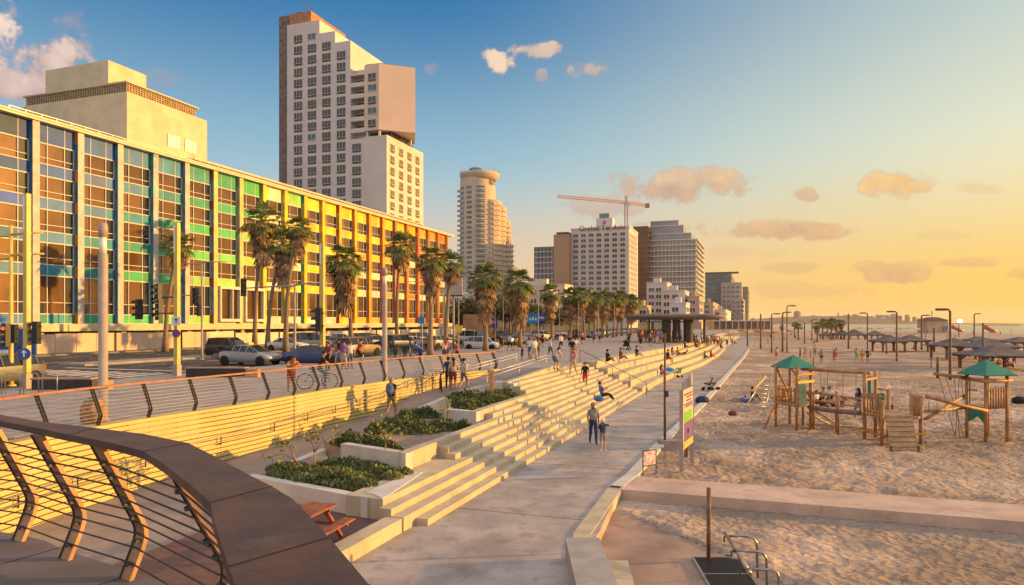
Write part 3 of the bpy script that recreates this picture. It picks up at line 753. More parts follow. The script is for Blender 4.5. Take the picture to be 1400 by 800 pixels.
# window unit: bronze glass with mullions and a dark opening light, local x along the facade, y inwards
def hotel_win(h, wd, flip=0):
    mb = MB(); mb.box(0, wd, .10, .16, 0, h, 0)
    xs = [0, wd * .28, wd * .74, wd]
    for x in xs: mb.box(x - .035, x + .035, -.02, .10, 0, h, 1)
    for z in (0.02, h * .30, h - .05): mb.box(0, wd, -.012, .095, z - .03, z + .03, 1)
    mb.box(wd * .76, wd * .97, .07, .095, .05, h - .08, 2)
    if h > 3: mb.box(wd * .06, wd * .22, .07, .095, .05, h * .28, 2)
    return mb.mesh('hotel_window', [m_glassw, m_frame, m_glassd])
ww = bay - .78
hw = [hotel_win(a - b_, ww) for a, b_ in rows_w]
ROTF = Matrix.Rotation(PI / 2 - PA, 4, 'Z')        # sea facing facades: local x runs along the promenade
s_first = s_at(67.7) - bay * 4
random.seed(3)
for i in range(25):
    s0 = s_first + i * bay
    if s0 + .9 < sA: continue
    if s0 > s_end - .3: break
    t_i = (i - 3) / 20.0
    # pier
    tp = max(0, min(1, t_i))
    side = [(.03, .10, .28), (.05, .16, .30), (.04, .2, .3), (.05, .22, .34), (.06, .24, .3), (.10, .25, .32), (.16, .3, .3), (.35, .36, .2), (.5, .42, .06), (.55, .42, .04), (.6, .42, .05), (.62, .4, .05), (.6, .3, .04), (.62, .26, .03), (.62, .2, .03), (.6, .12, .03), (.55, .1, .03), (.58, .16, .03), (.6, .22, .03), (.55, .3, .05), (.5, .35, .06), (.5, .4, .1)][min(21, max(0, i - 3))]
    front = (.50, .46, .42) if i < 9 else [(.62, .5, .2), (.75, .56, .05), (.78, .52, .03), (.76, .46, .03), (.72, .34, .02), (.66, .2, .02), (.62, .12, .02)][min(6, (i - 9) // 2)]
    ms = pm('pier_side_%d' % i, side, .6, .2, 1.2); mf = pm('pier_front_%d' % min(i, 23), front, .65, .15, .9, stain=((.12, .2, .4) if i in (4, 5, 6, 7) else tuple(x * .75 for x in front), .8, .56, .8))
    acc = [pm('accent_red', (.5, .05, .04), .6, .1), pm('accent_teal', (.05, .3, .3), .6, .1), pm('accent_orange', (.6, .22, .04), .6, .1)][i % 3]
    mb = MB(PM); z = 4.97; seg = 0
    cuts = [4.97, 6.1, 9.7, 10.9, 13.1, 14.2, 16.4, 17.5, 19.7, 20.9, 23.6, 24.88]
    for za, zb in zip(cuts, cuts[1:]):
        a = seg % 2 == 1 and i % 2 == 1 or (i % 2 == 0 and seg == 9)
        L1 = HL + .42
        x = [(HL - .35, s0), (L1, s0), (L1, s0 + .72), (HL - .35, s0 + .72)]
        q0 = [mb.pt((p[0], p[1], za)) for p in x]; q1 = [mb.pt((p[0], p[1], zb)) for p in x]
        mb.face([q0[0], q0[1], q1[1], q1[0]], 2 if (seg % 2 == 0 and i % 2 == 1) else 0)
        mb.face([q0[1], q0[2], q1[2], q1[1]], 1); mb.face([q0[2], q0[3], q1[3], q1[2]], 0); seg += 1
    mb.build('pier', [ms, mf, acc], hot)
    w0 = s0 + .74
    if w0 + ww > s_end + .5: continue
    for r, (zt, zb) in enumerate(rows_w):
        if r == 4 and i in (9, 10): continue
        M_ = Matrix.Translation(LS(HL - .12, w0, zb)) @ ROTF
        if i < 23: inst('window', hw[r], hot, M_)
        else: far_w.append((hw[r], M_))
    for r, (zt, zb) in enumerate(rows_s):
        t_ = t_i * 1.0 + r * .042 + random.uniform(-.02, .02) - .02
        if i == 11 or (i > 9 and r > 1 and random.random() < .35): c = (.72, .66, .42)
        else: c = ramp_col(max(0, min(1, t_)))
        if r == 5 and 9 <= i < 15: c = (.66, .6, .45)
        c2 = tuple(min(1, x * random.uniform(.65, 1.25)) for x in c)
        pc = [pm('panel_%d_%d' % (i, r), c, .55, .12, .8), pm('panelb_%d_%d' % (i, r), c2, .55, .12, .8), m_frame]
        mb = MB(PM) if i < 20 else far_s
        k0 = 0 if i < 20 else len(far_m)
        if i >= 20: far_m.extend(pc)
        for x0, x1, k in ((0, .28, 0), (.28, .74, 1), (.74, 1.0, 0)):
            mb.box(HL - .35, HL - .10, w0 + ww * x0 + .03, w0 + ww * x1 - .03, zb + .04, zt - .04, k0 + (k if i % 2 else 1 - k))
        for zl in (zb, zt): mb.box(HL - .35, HL - .07, w0, w0 + ww, zl - .035, zl + .035, k0 + 2)
        for x0 in (.28, .74): mb.box(HL - .35, HL - .07, w0 + ww * x0 - .028, w0 + ww * x0 + .028, zb + .036, zt - .036, k0 + 2)
        if i < 20: mb.build('spandrel', pc, hot)
far_s.build('spandrels', far_m, hot)['kind'] = 'stuff'
join_rest(far_w, hot)
# big framed display windows of the lower storey
for i in (9, 10):
    s0 = s_first + i * bay
    mb = MB(PM); a, c = s0 + .85, s0 + bay - .1
    mb.box(HL - .2, HL + .2, a + .2, c - .2, 5.6, 9.5, 0)
    for x0, x1, z0, z1 in ((a, c, 5.2, 5.58), (a, c, 9.52, 9.9), (a, a + .22, 5.58, 9.52), (c - .22, c, 5.58, 9.52), ((a + c) / 2 + .3, (a + c) / 2 + .42, 5.58, 9.52)): mb.box(HL - .3, HL + .75, x0, x1, z0, z1, 1)
    mb.build('display_window', [m_glassw, m_frame], hot)
# roof-top blocks
def block(name, th, x0, x1, y0, y1, z0, z1, mat): mb = MB(PM); mb.box(x0, x1, y0, y1, z0, z1); return mb.build(name, mat, th)
c0 = toLS(planeL(173.6, -75)); c1 = toLS(planeL(283, -75))
block('rooftop_block', hot, -75 - 19, -75, c0[1], c1[1], ROOF1, 34.2, m_hotel)
rb = block('rooftop_parapet', hot, -75 - 18.5, -75.3, c0[1] + .2, c1[1] - 1.6, 34.2, 34.35, m_hotel)
# pierced brick screen
m_lat = brick_mat('pierced_screen', (.5, .38, .2), (.42, .3, .16), (.12, .07, .03), 1.3, .6, .5)
mb = MB(PM); mb.box(-93.4, -75.4, c0[1] + .3, c1[1] - 1.8, 34.35, 35.5); mb.cur = 1; z = 34.45
while z < 35.45:
    y = c0[1] + .4
    while y < c1[1] - 2: mb.box(-75.4, -75.34, y, y + .2, z, z + .14); y += .42
    x = -93
    while x < -75.6: mb.box(x, x + .2, c0[1] + .25, c0[1] + .3, z, z + .14); x += .42
    z += .26
mb.build('screen_wall', [pm('screen', (.42, .33, .2), .85, .2, 2), pm('screen_dark', (.10, .06, .03), .9)], hot)
block('rooftop_cap', hot, -93.7, -75.1, c0[1] + .05, c1[1] - 1.4, 35.5, 35.68, m_hotel)
block('rooftop_block', hot, -92, -80.5, c0[1] + 2, c0[1] + 8, 35.68, 39.6, m_hotel)
for k in range(2):
    mb = MB(PM); y = toLS(planeL(229 + k * 23.5, -75))[1]; mb.box(-75, -74.95, y, y + 2.2, 28.9, 30.6, 0)
    for q in range(4): mb.box(-74.95, -74.9, y + q * .72 - .03, y + q * .72 + .05, 28.9, 30.6, 1)
    mb.build('rooftop_window', [pm('bright_pane', (.72, .72, .74), .2, .1, spec=.8), m_frame], hot)
# long low structure and ducts on the roof
yy = toLS(planeL(262, -70))[1]
mb = MB(PM); mb.box(-78, -69.5, yy, s_end - 8, 26.5, 26.75); mb.build('roof_canopy', m_hotel, hot)
mb = MB(PM); mb.box(-77, -70.5, yy + 1, s_end - 9, ROOF1, 26.5)
mb.build('roof_storey', pm('roof_storey', (.42, .32, .18), .8, .2, .8), hot)
random.seed(5)
for k in range(16):
    y = random.uniform(s_at(66), s_end - 4); mb = MB(PM); w_ = random.uniform(.5, 1.6); mb.box(HL - 2.5 - random.random() * 1.5, HL - 1.2, y, y + w_, ROOF1, ROOF1 + random.uniform(.25, .6)); mb.build('roof_duct', m_steel, hot)
mb = MB(PM)
for y in frange(s_at(66), s_end, 1.6): mb.box(HL - .3, HL - .26, y, y + .04, ROOF1, ROOF1 + .55)
mb.box(HL - .3, HL - .26, s_at(66), s_end, ROOF1 + .52, ROOF1 + .56); mb.build('roof_railing', m_steel, hot)

# ================= generic window grids
def win_mesh(name, w_, h, mats, cols=2, frame=.08, sill=.12, proud=.07, ac=0.0):
    mb = MB(); mb.box(0, w_, -.02, .02, 0, h, 0)
    for x in [k * w_ / cols for k in range(cols + 1)]: mb.box(x - frame / 2, x + frame / 2, -proud, -.02, 0, h, 1)
    mb.box(-frame / 2, w_ + frame / 2, -proud - .01, -.02, h - frame / 2, h + frame / 2, 1); mb.box(-frame, w_ + frame, -proud - sill, -.02, -frame, 0, 1)
    if ac: mb.box(.1, w_ - .1, -.10, -.02, -ac - .1, -.1, 2)
    return mb.mesh(name, mats)
def grid(th, me, origin, ang, xs, zs, z_off=0, skip=None, name='window', budget=100, alt=None):
    """windows as parts; past the budget the rest go into one object. ang = facade angle, origin = world point of x=0"""
    M0 = Matrix.Translation(origin) @ Matrix.Rotation(ang, 4, 'Z'); n = 0; rest = []
    cells = [(x, z) for z in zs for x in xs if not (skip and skip(x, z))]
    random.shuffle(cells)
    for x, z in cells:
        m_ = me
        if alt and random.random() < alt[1]: m_ = alt[0]
        used = th.get('_w', 0) if False else WUSED.get(th.name, 0)
        M = M0 @ Matrix.Translation((x, 0, z))
        if used < budget: inst(name, m_, th, M); WUSED[th.name] = used + 1
        else: rest.append((m_, M))
    if rest: join_rest(rest, th)
AN = -PA            # facades facing the camera: local x runs towards the sea
AS = PI / 2 - PA    # facades facing the sea

# ================= the tall stepped tower
P0 = Vector((-32.8, 182.0, 0)); L0, S0 = toLS(P0)
tw = thing('tower_block', 'tall stepped pale tower block rising behind the rainbow hotel', 'building', LS(L0, S0, 2), -PA)
def TB(name, t0, t1, z0, z1, s0=0.0, s1=25.8, mat=m_tower, recess=0): mb = MB(PM); mb.box(L0 - t1, L0 - t0, S0 + s0, S0 + s1, z0, z1); return mb.build(name, mat, tw)
TB('main_slab', 20.7, 31.3, 2, 87.4)
TB('main_slab', 15.8, 20.69, 2, 82.6, .003); TB('main_slab', 11.0, 15.79, 2, 79.4, .006); TB('main_slab', 6.75, 10.99, 2, 54.3, 1.4); TB('main_slab', 6.75, 10.99, 54.3, 73.3, 2.6)
TB('lower_block', 0, 6.74, 2, 54.3, 0, 21)
TB('lower_block', 6.76, 10.98, 2, 54.0, .05, 1.39)
m_stone = pm('dark_tower_stone', (.20, .15, .13), .85, .3, 1.2, .02, 6)
TB('core', 31.31, 34.6, 2, 90.6, .8, 20, m_stone); mb = MB(PM); mb.box(L0 - 31.3, L0 - 24.2, S0 + 1, S0 + 18, 87.4, 90.8); mb.build('core', pm('core_brick', (.42, .2, .1), .85, .2, 1), tw)
# parapets of the steps on the lit side
for (t0, t1, z) in ((15.8, 20.7, 82.6), (11.0, 15.8, 79.4)):
    mb = MB(PM); mb.box(L0 - t0 - .3, L0 - t0, S0 + .3, S0 + 25, z, z + 1.1); mb.box(L0 - t1, L0 - t0, S0, S0 + .28, z, z + 1.1); mb.build('parapet', m_tower, tw)
# angled upper block
P1 = LS(L0 - 2.36, S0, 0); P2b = P1 + Vector((9.7 * .94, 9.7 * .34, 0)); Pm = LS(L0 - 6.75, S0, 0); Uv = LS(0, 1, 0)
m_blank = pm('blank_panel_wall', (.66, .51, .41), .8, .06, .1)
mb = MB(); pl_ = [Pm, P1, P2b, P2b + Vector((-1.9, 12, 0)), Pm + Uv * 16]; mb.prism([(p.x, p.y) for p in pl_], 55.9, 73.3); mb.build('angled_block', m_blank, tw)
mb = MB(); pl2 = [Pm + Vector((.3, .5, 0)), P1 + Vector((.2, .8, 0)), P2b + Vector((-.8, .8, 0)), P2b + Vector((-2.4, 11, 0)), Pm + Uv * 15]; mb.prism([(p.x, p.y) for p in pl2], 73.3, 73.7); mb.build('parapet', m_stone, tw)
mb = MB(PM)
for t_, s_ in ((6.2, .4), (2.6, .5), (1.0, 6), (-.5, 12)): mb.box(L0 - t_ - .25, L0 - t_ + .25, S0 + s_, S0 + s_ + .5, 54.3, 55.9)
mb.build('column', m_tower, tw)
mb = MB(PM); mb.box(L0 - 5.5, L0 - .3, S0 + 3, S0 + 15, 54.3, 55.88); mb.build('recess_wall', m_glassd, tw)
# recessed balconies
for k in range(6):
    z = 55.9 + k * 3.05; mb = MB(PM); mb.box(L0 - 11, L0 - 6.76, S0 + .05, S0 + 2.6, z - .2, z); mb.box(L0 - 11, L0 - 6.76, S0 + .05, S0 + .17, z - .01, z + .95 if k < 5 else z + .3); mb.build('balcony', m_tower, tw)
    if k < 5: mb = MB(PM); mb.box(L0 - 10.6, L0 - 7.1, S0 + 2.55, S0 + 2.59, z + .1, z + 2.3); mb.build('balcony_door', m_glassd, tw)
wt = win_mesh('tower_window', 2.75, 1.75, [m_glassd, m_frame, m_dsteel], 3, .08, .1, .08, .42)
wtb = win_mesh('tower_window_blue', 2.55, 1.6, [m_glassb, m_frame, m_dsteel], 2, .08, .1, .08)
def tL(px): # distance to the right of t=31.3 along the near face
    k = (px - 700) / F; t_ = (P0.x - k * P0.y) / (CS - (-k) * SN * -1) if False else None
    # P0 - t*(CS,-SN): x = P0.x - t CS ; y = P0.y + t SN ; x = k y
    return (P0.x - k * P0.y) / (CS + k * SN)
org = LS(L0 - 31.3, S0 - .0, 0)
ztop = [zat(y, 189) for y in (0,)]
zs = [82.4 - 3.02 * k for k in range(17)]
cols = [31.3 - tL(p) for p in (402, 421, 440.5, 460.5)]
grid(tw, wt, LS(L0 - 31.3, S0 - .03, 0), AN, [cols[0], cols[1]], [82.4 - 3.05 * k for k in range(18)], alt=(wtb, .08))
grid(tw, wt, LS(L0 - 31.3, S0 - .03, 0), AN, [cols[2]], [79.3 - 3.05 * k for k in range(17)], alt=(wtb, .12))
grid(tw, wt, LS(L0 - 31.3, S0 - .03, 0), AN, [cols[3]], [76.2 - 3.05 * k for k in range(16)], alt=(wtb, .12))
grid(tw, wt, LS(L0 - 31.3, S0 + .0, 0), AN, [31.3 - tL(481.5)], [51 - 3.05 * k for k in range(8)])
wsm = win_mesh('tower_window', 2.4, 1.5, [m_glassd, m_frame, m_dsteel], 2, .10, .1, .08, .45)
grid(tw, wsm, Pm + Vector((-.05, -.08, 0)), AN, [1.2], [57.2 + 3.05 * k for k in range(5)], alt=(wtb, .3))
wl_ = win_mesh('tower_window', 2.2, 1.6, [m_glassw, m_frame, m_stone], 3, .12, .3, .12, .5)
grid(tw, wl_, LS(L0 + .04, S0, 0), AS, [1.8, 6.6, 11.4, 16.2], [50.8 - 3.05 * k for k in range(9)], budget=100)
mb = MB(PM)
for k in range(9): mb.box(L0 - 24.5 - k * .7, L0 - 24.46 - k * .7, S0 + 2, S0 + 2.04, 90.8, 92 + (k % 3) * .7)
mb.box(L0 - 28, L0 - 27.9, S0 + 4, S0 + 4.1, 90.8, 98); mb.box(L0 - 30.5, L0 - 28.8, S0 + 3, S0 + 5, 90.8, 92.1); mb.build('antenna', m_dsteel, tw)

# ================= the round tower
Dr = 440.0
rt = thing('round_tower', 'curved round tower with stacked balconies and a crown ring on top', 'building', (dp(655, 441, Dr).x, Dr, 2))
m_rt = pm('round_tower_render', (.55, .44, .32), .8, .1, .08, stain=((.45, .36, .25), .1, .55, .3))
m_rtw = pm('round_tower_glass', (.05, .16, .18), .12, .3, .1, spec=.6)
cx = dp(653, 441, Dr).x; Z = lambda y, D=Dr: zat(y, D)
def cyl(name, th, cx, cy, r, z0, z1, mat, n=40): mb = MB(); mb.lathe([(r, z0), (r, z1)], n, (cx, cy), smooth=False); return mb.build(name, mat, th)
cyl('shaft', rt, cx, Dr, 11.2, 2, Z(256), m_rt); cyl('upper_shaft', rt, cx - .3, Dr, 10.7, Z(256), Z(246), m_rt); cyl('recess', rt, cx + 4.6, Dr - 2.6, 5.6, Z(262), Z(247), m_stone)
mb = MB(); mb.lathe([(10.4, Z(248)), (12.5, Z(242)), (12.6, Z(238)), (12.3, Z(238)), (12.1, Z(240))], 40, (cx + 1.2, Dr)); mb.build('crown_ring', m_rt, rt)
mb = MB(); mb.lathe([(4.2, Z(242)), (4.2, Z(233)), (3.2, Z(231.5))], 16, (cx - 1, Dr - 3)); mb.build('roof_room', m_rtw, rt)
mb = MB()
for k in range(30):
    a = k * 2 * PI / 30; mb.box(-.1, .1, -.1, .1, Z(237), Z(233.5), T=Matrix.Translation((cx + 1.2 + 12.2 * math.cos(a), Dr + 12.2 * math.sin(a), 0)))
mb.build('crown_posts', m_steel, rt)
steps_ = [(676, 276, 9.0, 4), (684, 283, 7.5, 8), (691, 300, 6.5, 12), (695.5, 326, 4.5, 10)]
for px, y, r, dy in steps_: cyl('side_shaft', rt, dp(px - r * .6 * F / Dr / 1.0 + 2, 441, Dr).x, Dr + dy - 4, r, 2, Z(y), m_rt)
nf = int((Z(262) - 6) / 3.1); sideb = MB()
for k in range(nf):
    z = Z(262) - k * 3.1
    mb = MB()
    for a0, a1, r in ((200, 222, 11.25), (236, 254, 11.25), (268, 296, 11.25)):
        pts = [(cx + (r + .05) * math.cos(R(a)), Dr + (r + .05) * math.sin(R(a))) for a in (a0, (a0 + a1) / 2, a1)]
        for p_, q_ in zip(pts, pts[1:]): mb.quad((*p_, z), (*q_, z), (*q_, z + 1.7), (*p_, z + 1.7), 0)
    mb.build('window_band', m_rtw, rt)
    mb = MB()
    for a0, a1, r in ((266, 298, 12.3), (180, 196, 12.9)):
        pts = [(cx + r * math.cos(R(a)), Dr + r * math.sin(R(a))) for a in (a0, (a0 + a1) / 2, a1)] + [(cx + 10 * math.cos(R(a)), Dr + 10 * math.sin(R(a))) for a in (a1, a0)]
        mb.prism(pts, z - .6, z + .35); mb.build('balcony', m_rt, rt); mb = MB()
    for px, y, r, dy in steps_:
        if z > Z(y) - 2: continue
        X_ = dp(px - r * .6 * F / Dr + 2, 441, Dr).x
        pts = [(X_ + (r + .9) * math.cos(R(a)), Dr + dy - 4 + (r + .9) * math.sin(R(a))) for a in (-65, -35, 0)] + [(X_ + (r - .5) * math.cos(R(a)), Dr + dy - 4 + (r - .5) * math.sin(R(a))) for a in (0, -65)]
        sideb.prism(pts, z - .5, z + .4)
sideb.build('side_balconies', m_rt, rt)['kind'] = 'stuff'
mb = MB()
for px, y, r, dy in steps_:
    X_ = dp(px - r * .6 * F / Dr + 2, 441, Dr).x; z = Z(y) - 3
    while z > 8:
        for a0, a1 in ((-98, -78), (-70, -45)):
            p_ = (X_ + (r + .06) * math.cos(R(a0)), Dr + dy - 4 + (r + .06) * math.sin(R(a0))); q_ = (X_ + (r + .06) * math.cos(R(a1)), Dr + dy - 4 + (r + .06) * math.sin(R(a1)))
            mb.quad((*p_, z), (*q_, z), (*q_, z + 1.6), (*p_, z + 1.6))
        z -= 3.1
mb.build('side_windows', m_rtw, rt)

# ================= boxes far down the front
def slab(name, label, cat, pxa, pxb, pxc, D, ytop, mat, y0=None, group=None):
    """near face from pxa to pxb (corner at distance D), sea side from pxb to pxc"""
    Pc = dp(pxb, 441, D); ka = (pxa - 700) / F; ta = (Pc.x - ka * Pc.y) / (CS + ka * SN)
    kc = (pxc - 700) / F; sc_ = (kc * Pc.y - Pc.x) / (SN - kc * CS) if abs(SN - kc * CS) > 1e-4 else 30
    sc_ = min(max(sc_, 4), 90)
    Lc, Sc = toLS(Pc); z1 = zat(ytop, D)
    th = thing(name, label, cat, LS(Lc, Sc, 2), -PA, group)
    mb = MB(PM); mb.box(Lc - ta, Lc, Sc, Sc + sc_, 1.5, z1); mb.build('wall', mat, th)
    return th, Lc, Sc, ta, sc_, z1
m_grey = pm('grey_glass_facade', (.22, .23, .24), .35, .2, .1, spec=.5)
m_tan = pm('tan_wall', (.40, .25, .15), .85, .1, .1)
m_pal = pm('pale_render', (.60, .53, .47), .8, .08, .1)
m_slabw = pm('pale_floor_slab', (.62, .58, .55), .6, .06, .2)
def bands(th, Lc, Sc, ta, sc_, z0, z1, pitch, h, out, mat, name='balcony', sides=True, back=.0):
    z = z1 - pitch; n = 0
    while z > z0 and n < 60:
        mb = MB(PM); a_, o_ = Lc - ta - .1, (out if sides else 0)
        mb.prism([(a_, Sc - out), (Lc + o_, Sc - out)] + ([(Lc + out, Sc + sc_), (Lc + .002, Sc + sc_)] if sides else []) + [(Lc + .002, Sc - .002), (a_, Sc - .002)], z, z + h)
        mb.build(name, mat, th); z -= pitch; n += 1
a = slab('apartment_block', 'dark glassy mid-rise block with white slab edges beside the brown block', 'building', 731, 757, 759, 390, 337, m_grey)
bands(*a[:5], 5, a[5], 3.1, .5, .5, m_slabw, sides=False)
mb = MB(PM)
for k in range(6): mb.box(a[1] - a[3] + k * a[3] / 5 - .15, a[1] - a[3] + k * a[3] / 5 + .15, a[2] - .55, a[2] - .1, 5, a[5])
mb.build('mullion', m_dsteel, a[0])
a = slab('apartment_block', 'plain brown windowless block between the glassy block and white hotel', 'building', 757, 778, 781, 385, 320, m_tan)
mb = MB(PM); mb.box(a[1] - a[3] + 1, a[1] - 1, a[2] + 2, a[2] + 9, a[5], a[5] + 1.5); mb.build('roof_room', m_dsteel, a[0])
# the white hotel with arched windows
a = slab('hotel', 'white hotel tower with rows of arched windows and lettering on its parapet', 'building', 781, 860, 872, 380, 311, m_pal)
th, Lc, Sc, ta, sc_, z1 = a
mb = MB(); 
def arch_win(w_, h, mats):
    mb = MB(); pts = [(0, 0), (w_, 0)] + [(w_ / 2 + w_ / 2 * math.cos(a_), h * .72 + h * .28 * math.sin(a_)) for a_ in [k * PI / 6 for k in range(7)]]
    i = [mb.pt((x, -.03, z)) for x, z in pts]; mb.face(i, 0)
    for (x0, z0), (x1, z1_) in zip(pts, pts[1:] + pts[:1]): mb.bar((x0, -.1, z0), (x1, -.1, z1_), .18, .18, 1)
    mb.box(w_ / 2 - .06, w_ / 2 + .06, -.12, -.03, 0, h, 1); mb.box(-.15, w_ + .15, -.5, -.03, -.5, -.1, 1); return mb.mesh('arched_window', mats)
aw = arch_win(2.9, 2.0, [m_glassd, m_slabw]); aw2 = arch_win(2.9, 2.0, [m_glassb, m_slabw])
px_step = ta / 7.4
grid(th, aw, LS(Lc - ta, Sc - .02, 0), AN, [1.2 + k * px_step for k in range(7)], [z1 - 4.4 - k * 3.0 for k in range(14)], alt=(aw2, .15), budget=98)
aws = arch_win(1.6, 1.8, [m_glassw, m_slabw])
grid(th, aws, LS(Lc + .02, Sc, 0), AS, [2 + k * 4.2 for k in range(int(sc_ / 4.4))], [z1 - 4.4 - k * 3.0 for k in range(14)], budget=98)
mb = MB(PM); mb.box(Lc - ta - .3, Lc + .3, Sc - .3, Sc + sc_, z1, z1 + .8); mb.build('parapet', m_pal, th)
D_ = 380
LA, LB = toLS(dp(811, 441, 382))[0], toLS(dp(838, 441, 382))[0]
mb = MB(PM); mb.box(LA, LB - 1, Sc + 3, Sc + 9, z1 + .8, zat(297, 384)); mb.build('roof_room', m_slabw, th)
mb = MB(PM); mb.box(LA + 1.5, LB - 3.2, Sc + 4, Sc + 8, zat(297, 384), zat(290, 384)); mb.build('roof_room', m_grey, th)
def text_obj(name, body, size, loc, ang, mat, parent, ext=.03, align='CENTER'):
    cu = bpy.data.curves.new(name, 'FONT'); cu.body = body; cu.size = size; cu.align_x = align; cu.extrude = ext
    o = bpy.data.objects.new(name, cu); COL.objects.link(o); bpy.context.view_layer.update()
    me = bpy.data.meshes.new_from_object(o.evaluated_get(bpy.context.evaluated_depsgraph_get())); bpy.data.objects.remove(o)
    me.name = name; me.materials.clear(); me.materials.append(mat)
    return inst(name, me, parent, Matrix.Translation(loc) @ Matrix.Rotation(ang, 4, 'Z') @ Matrix.Rotation(PI / 2, 4, 'X'))
text_obj('sign_lettering', 'Orchid Tel Aviv', 4.0, LS(Lc - ta * .46, Sc - .45, z1 - .9), AN, pm('sign_maroon', (.16, .03, .03), .6), th, .1)
# emblem on the roof room: a small pink flower shape
mb = MB(PM)
for k in range(5):
    a_ = k * 2 * PI / 5; c = Vector(((LA + LB) / 2 - .5 + .7 * math.sin(a_), Sc + 2.95, zat(303, 384) + .7 * math.cos(a_))); mb.sphere(c, .5, 8, 5, sc=(1, .08, 1))
mb.build('emblem', pm('sign_pink', (.55, .08, .2), .6), th)
# construction frame behind
a = slab('building_frame', 'unfinished brown building frame wrapped in scaffolding behind the white hotel', 'building', 866, 886, 890, 430, 309, pm('raw_brown', (.22, .13, .09), .9, .25, .1))
bands(*a[:5], 20, a[5], 3.2, .35, .8, pm('raw_slab', (.3, .22, .17), .9), 'floor_slab')
mb = MB(PM)
for k in range(8): mb.bar((a[1] - a[3] + k * a[3] / 7, a[2] - .9, 20), (a[1] - a[3] + k * a[3] / 7, a[2] - .9, a[5] + 2), .15, .15)
mb.build('scaffold', m_dsteel, a[0])
# crane
Dc = 420; cxp = dp(856, 441, Dc).x; zc = zat(278, Dc)
cr = thing('tower_crane', 'reddish lattice tower crane with long jib above the white hotel', 'crane', (cxp, Dc, 30))
m_cr = pm('crane_red', (.38, .16, .13), .6, .1)
def lattice(mb, A, B_, w_, n, r=.14):
    A = Vector(A); B_ = Vector(B_); d = (B_ - A).normalized(); up = Vector((0, 0, 1)) if abs(d.z) < .9 else Vector((1, 0, 0)); a_ = d.cross(up).normalized(); b_ = a_.cross(d).normalized()
    cs = [(-a_ - b_) * w_ / 2, (a_ - b_) * w_ / 2, (a_ + b_) * w_ / 2, (-a_ + b_) * w_ / 2]
    for c in cs: mb.bar(A + c, B_ + c, r, r)
    for k in range(n):
        p = A.lerp(B_, k / n); q = A.lerp(B_, (k + 1) / n)
        for j in range(4):
            mb.bar(p + cs[j], q + cs[(j + 1) % 4], r * .6, r * .6)
mb = MB(); lattice(mb, (cxp, Dc, 30), (cxp, Dc, zc), 1.6, 16, .2); mb.build('mast', m_cr, cr)
tip = dp(762, 268.5, Dc - 30); tail = dp(885, 281, Dc + 12); ap_ = Vector((cxp, Dc, zat(268, Dc)))
piv = Vector((cxp, Dc, zc + .5))
mb = MB(); lattice(mb, piv, tip, 1.3, 26, .2); mb.build('jib', m_cr, cr)
mb = MB(); lattice(mb, piv, tail, 1.3, 8, .2); mb.build('counter_jib', m_cr, cr)
mb = MB(); mb.box(-1.2, 1.2, -1, 1, -1.4, 1.2, T=Matrix.Translation(tail)); mb.build('counterweight', m_cr, cr)
mb = MB(); lattice(mb, piv, ap_, .9, 3, .18); mb.bar(ap_, tip.lerp(piv, .45), .09, .09); mb.bar(ap_, tail, .09, .09); mb.build('apex', m_cr, cr)
mb = MB(); mb.box(-.8, .8, -.8, .8, -1.0, 1.0, T=Matrix.Translation(piv + Vector((1.4, -1, -1)))); mb.build('cab', m_slabw, cr)
# balconied glass tower
m_bg = pm('blue_grey_glass', (.24, .28, .31), .25, .2, .08, spec=.6)
th, Lc, Sc, ta, sc_, z1 = slab('apartment_tower', 'wide glass apartment tower with white curved balcony slabs stepping down seaward', 'building', 889, 951, 961, 430, 328, m_bg)
bands(th, Lc, Sc, ta, sc_, 6, z1 + 3.4, 3.3, .55, 1.5, m_slabw)
LBZ = Lc - ta
for px, yt in ((945, 318), (934, 307), (927, 300)):
    Lr = toLS(dp(px, 441, 432))[0]; mb = MB(PM); z1b = zat(yt, 432); zb0 = z1 if px == 945 else zb1; mb.box(LBZ, Lr, Sc + 1.0, Sc + 20, zb0, z1b); mb.build('upper_storey', m_bg, th)
    mb = MB(PM); mb.box(LBZ - .3, Lr + .4, Sc + .4, Sc + .95, z1b - .5, z1b); mb.build('balcony', m_slabw, th); zb1 = z1b
mb = MB(PM)
for k in range(12): mb.box(LBZ + k * ta / 12, LBZ + k * ta / 12 + .35, Sc - .6, Sc - .004, 6, z1)
mb.build('mullion', m_slabw, th)
# dark glass tower and tan towers further on
th, Lc, Sc, ta, sc_, z1 = slab('apartment_tower', 'distant dark green glass tower with flat overhanging roof', 'building', 964, 1000, 1006, 620, 373, pm('green_glass', (.14, .18, .19), .25, .2, .05, spec=.6))
bands(th, Lc, Sc, ta, sc_, 8, z1, 4.6, .5, .5, m_grey)
mb = MB(PM); mb.box(Lc - ta, Lc + 6, Sc - 1, Sc + 14, z1, z1 + .8); mb.build('roof', m_dsteel, th)
wf = win_mesh('window', 2.6, 1.8, [m_glassd, m_slabw], 2, .2, .2, .1)
m_tanw = pm('tan_render', (.46, .36, .28), .85, .1, .05)
th, Lc, Sc, ta, sc_, z1 = slab('apartment_tower', 'distant tan tower with green glazed corner beside the dark glass tower', 'building', 986, 1014, 1021, 600, 386, m_tanw)
grid(th, wf, LS(Lc - ta, Sc - .05, 0), AN, [1.2 + k * 3.7 for k in range(4)], [z1 - 5 - k * 4 for k in range(11)], budget=60)
grid(th, wf, LS(Lc + .05, Sc, 0), AS, [2 + k * 6 for k in range(5)], [z1 - 5 - k * 4 for k in range(9)], budget=90)
th, Lc, Sc, ta, sc_, z1 = slab('apartment_tower', 'outermost slim green and tan tower at the end of the skyline', 'building', 1015, 1023, 1028, 640, 392, pm('green_render', (.2, .27, .22), .6, .15, .05))
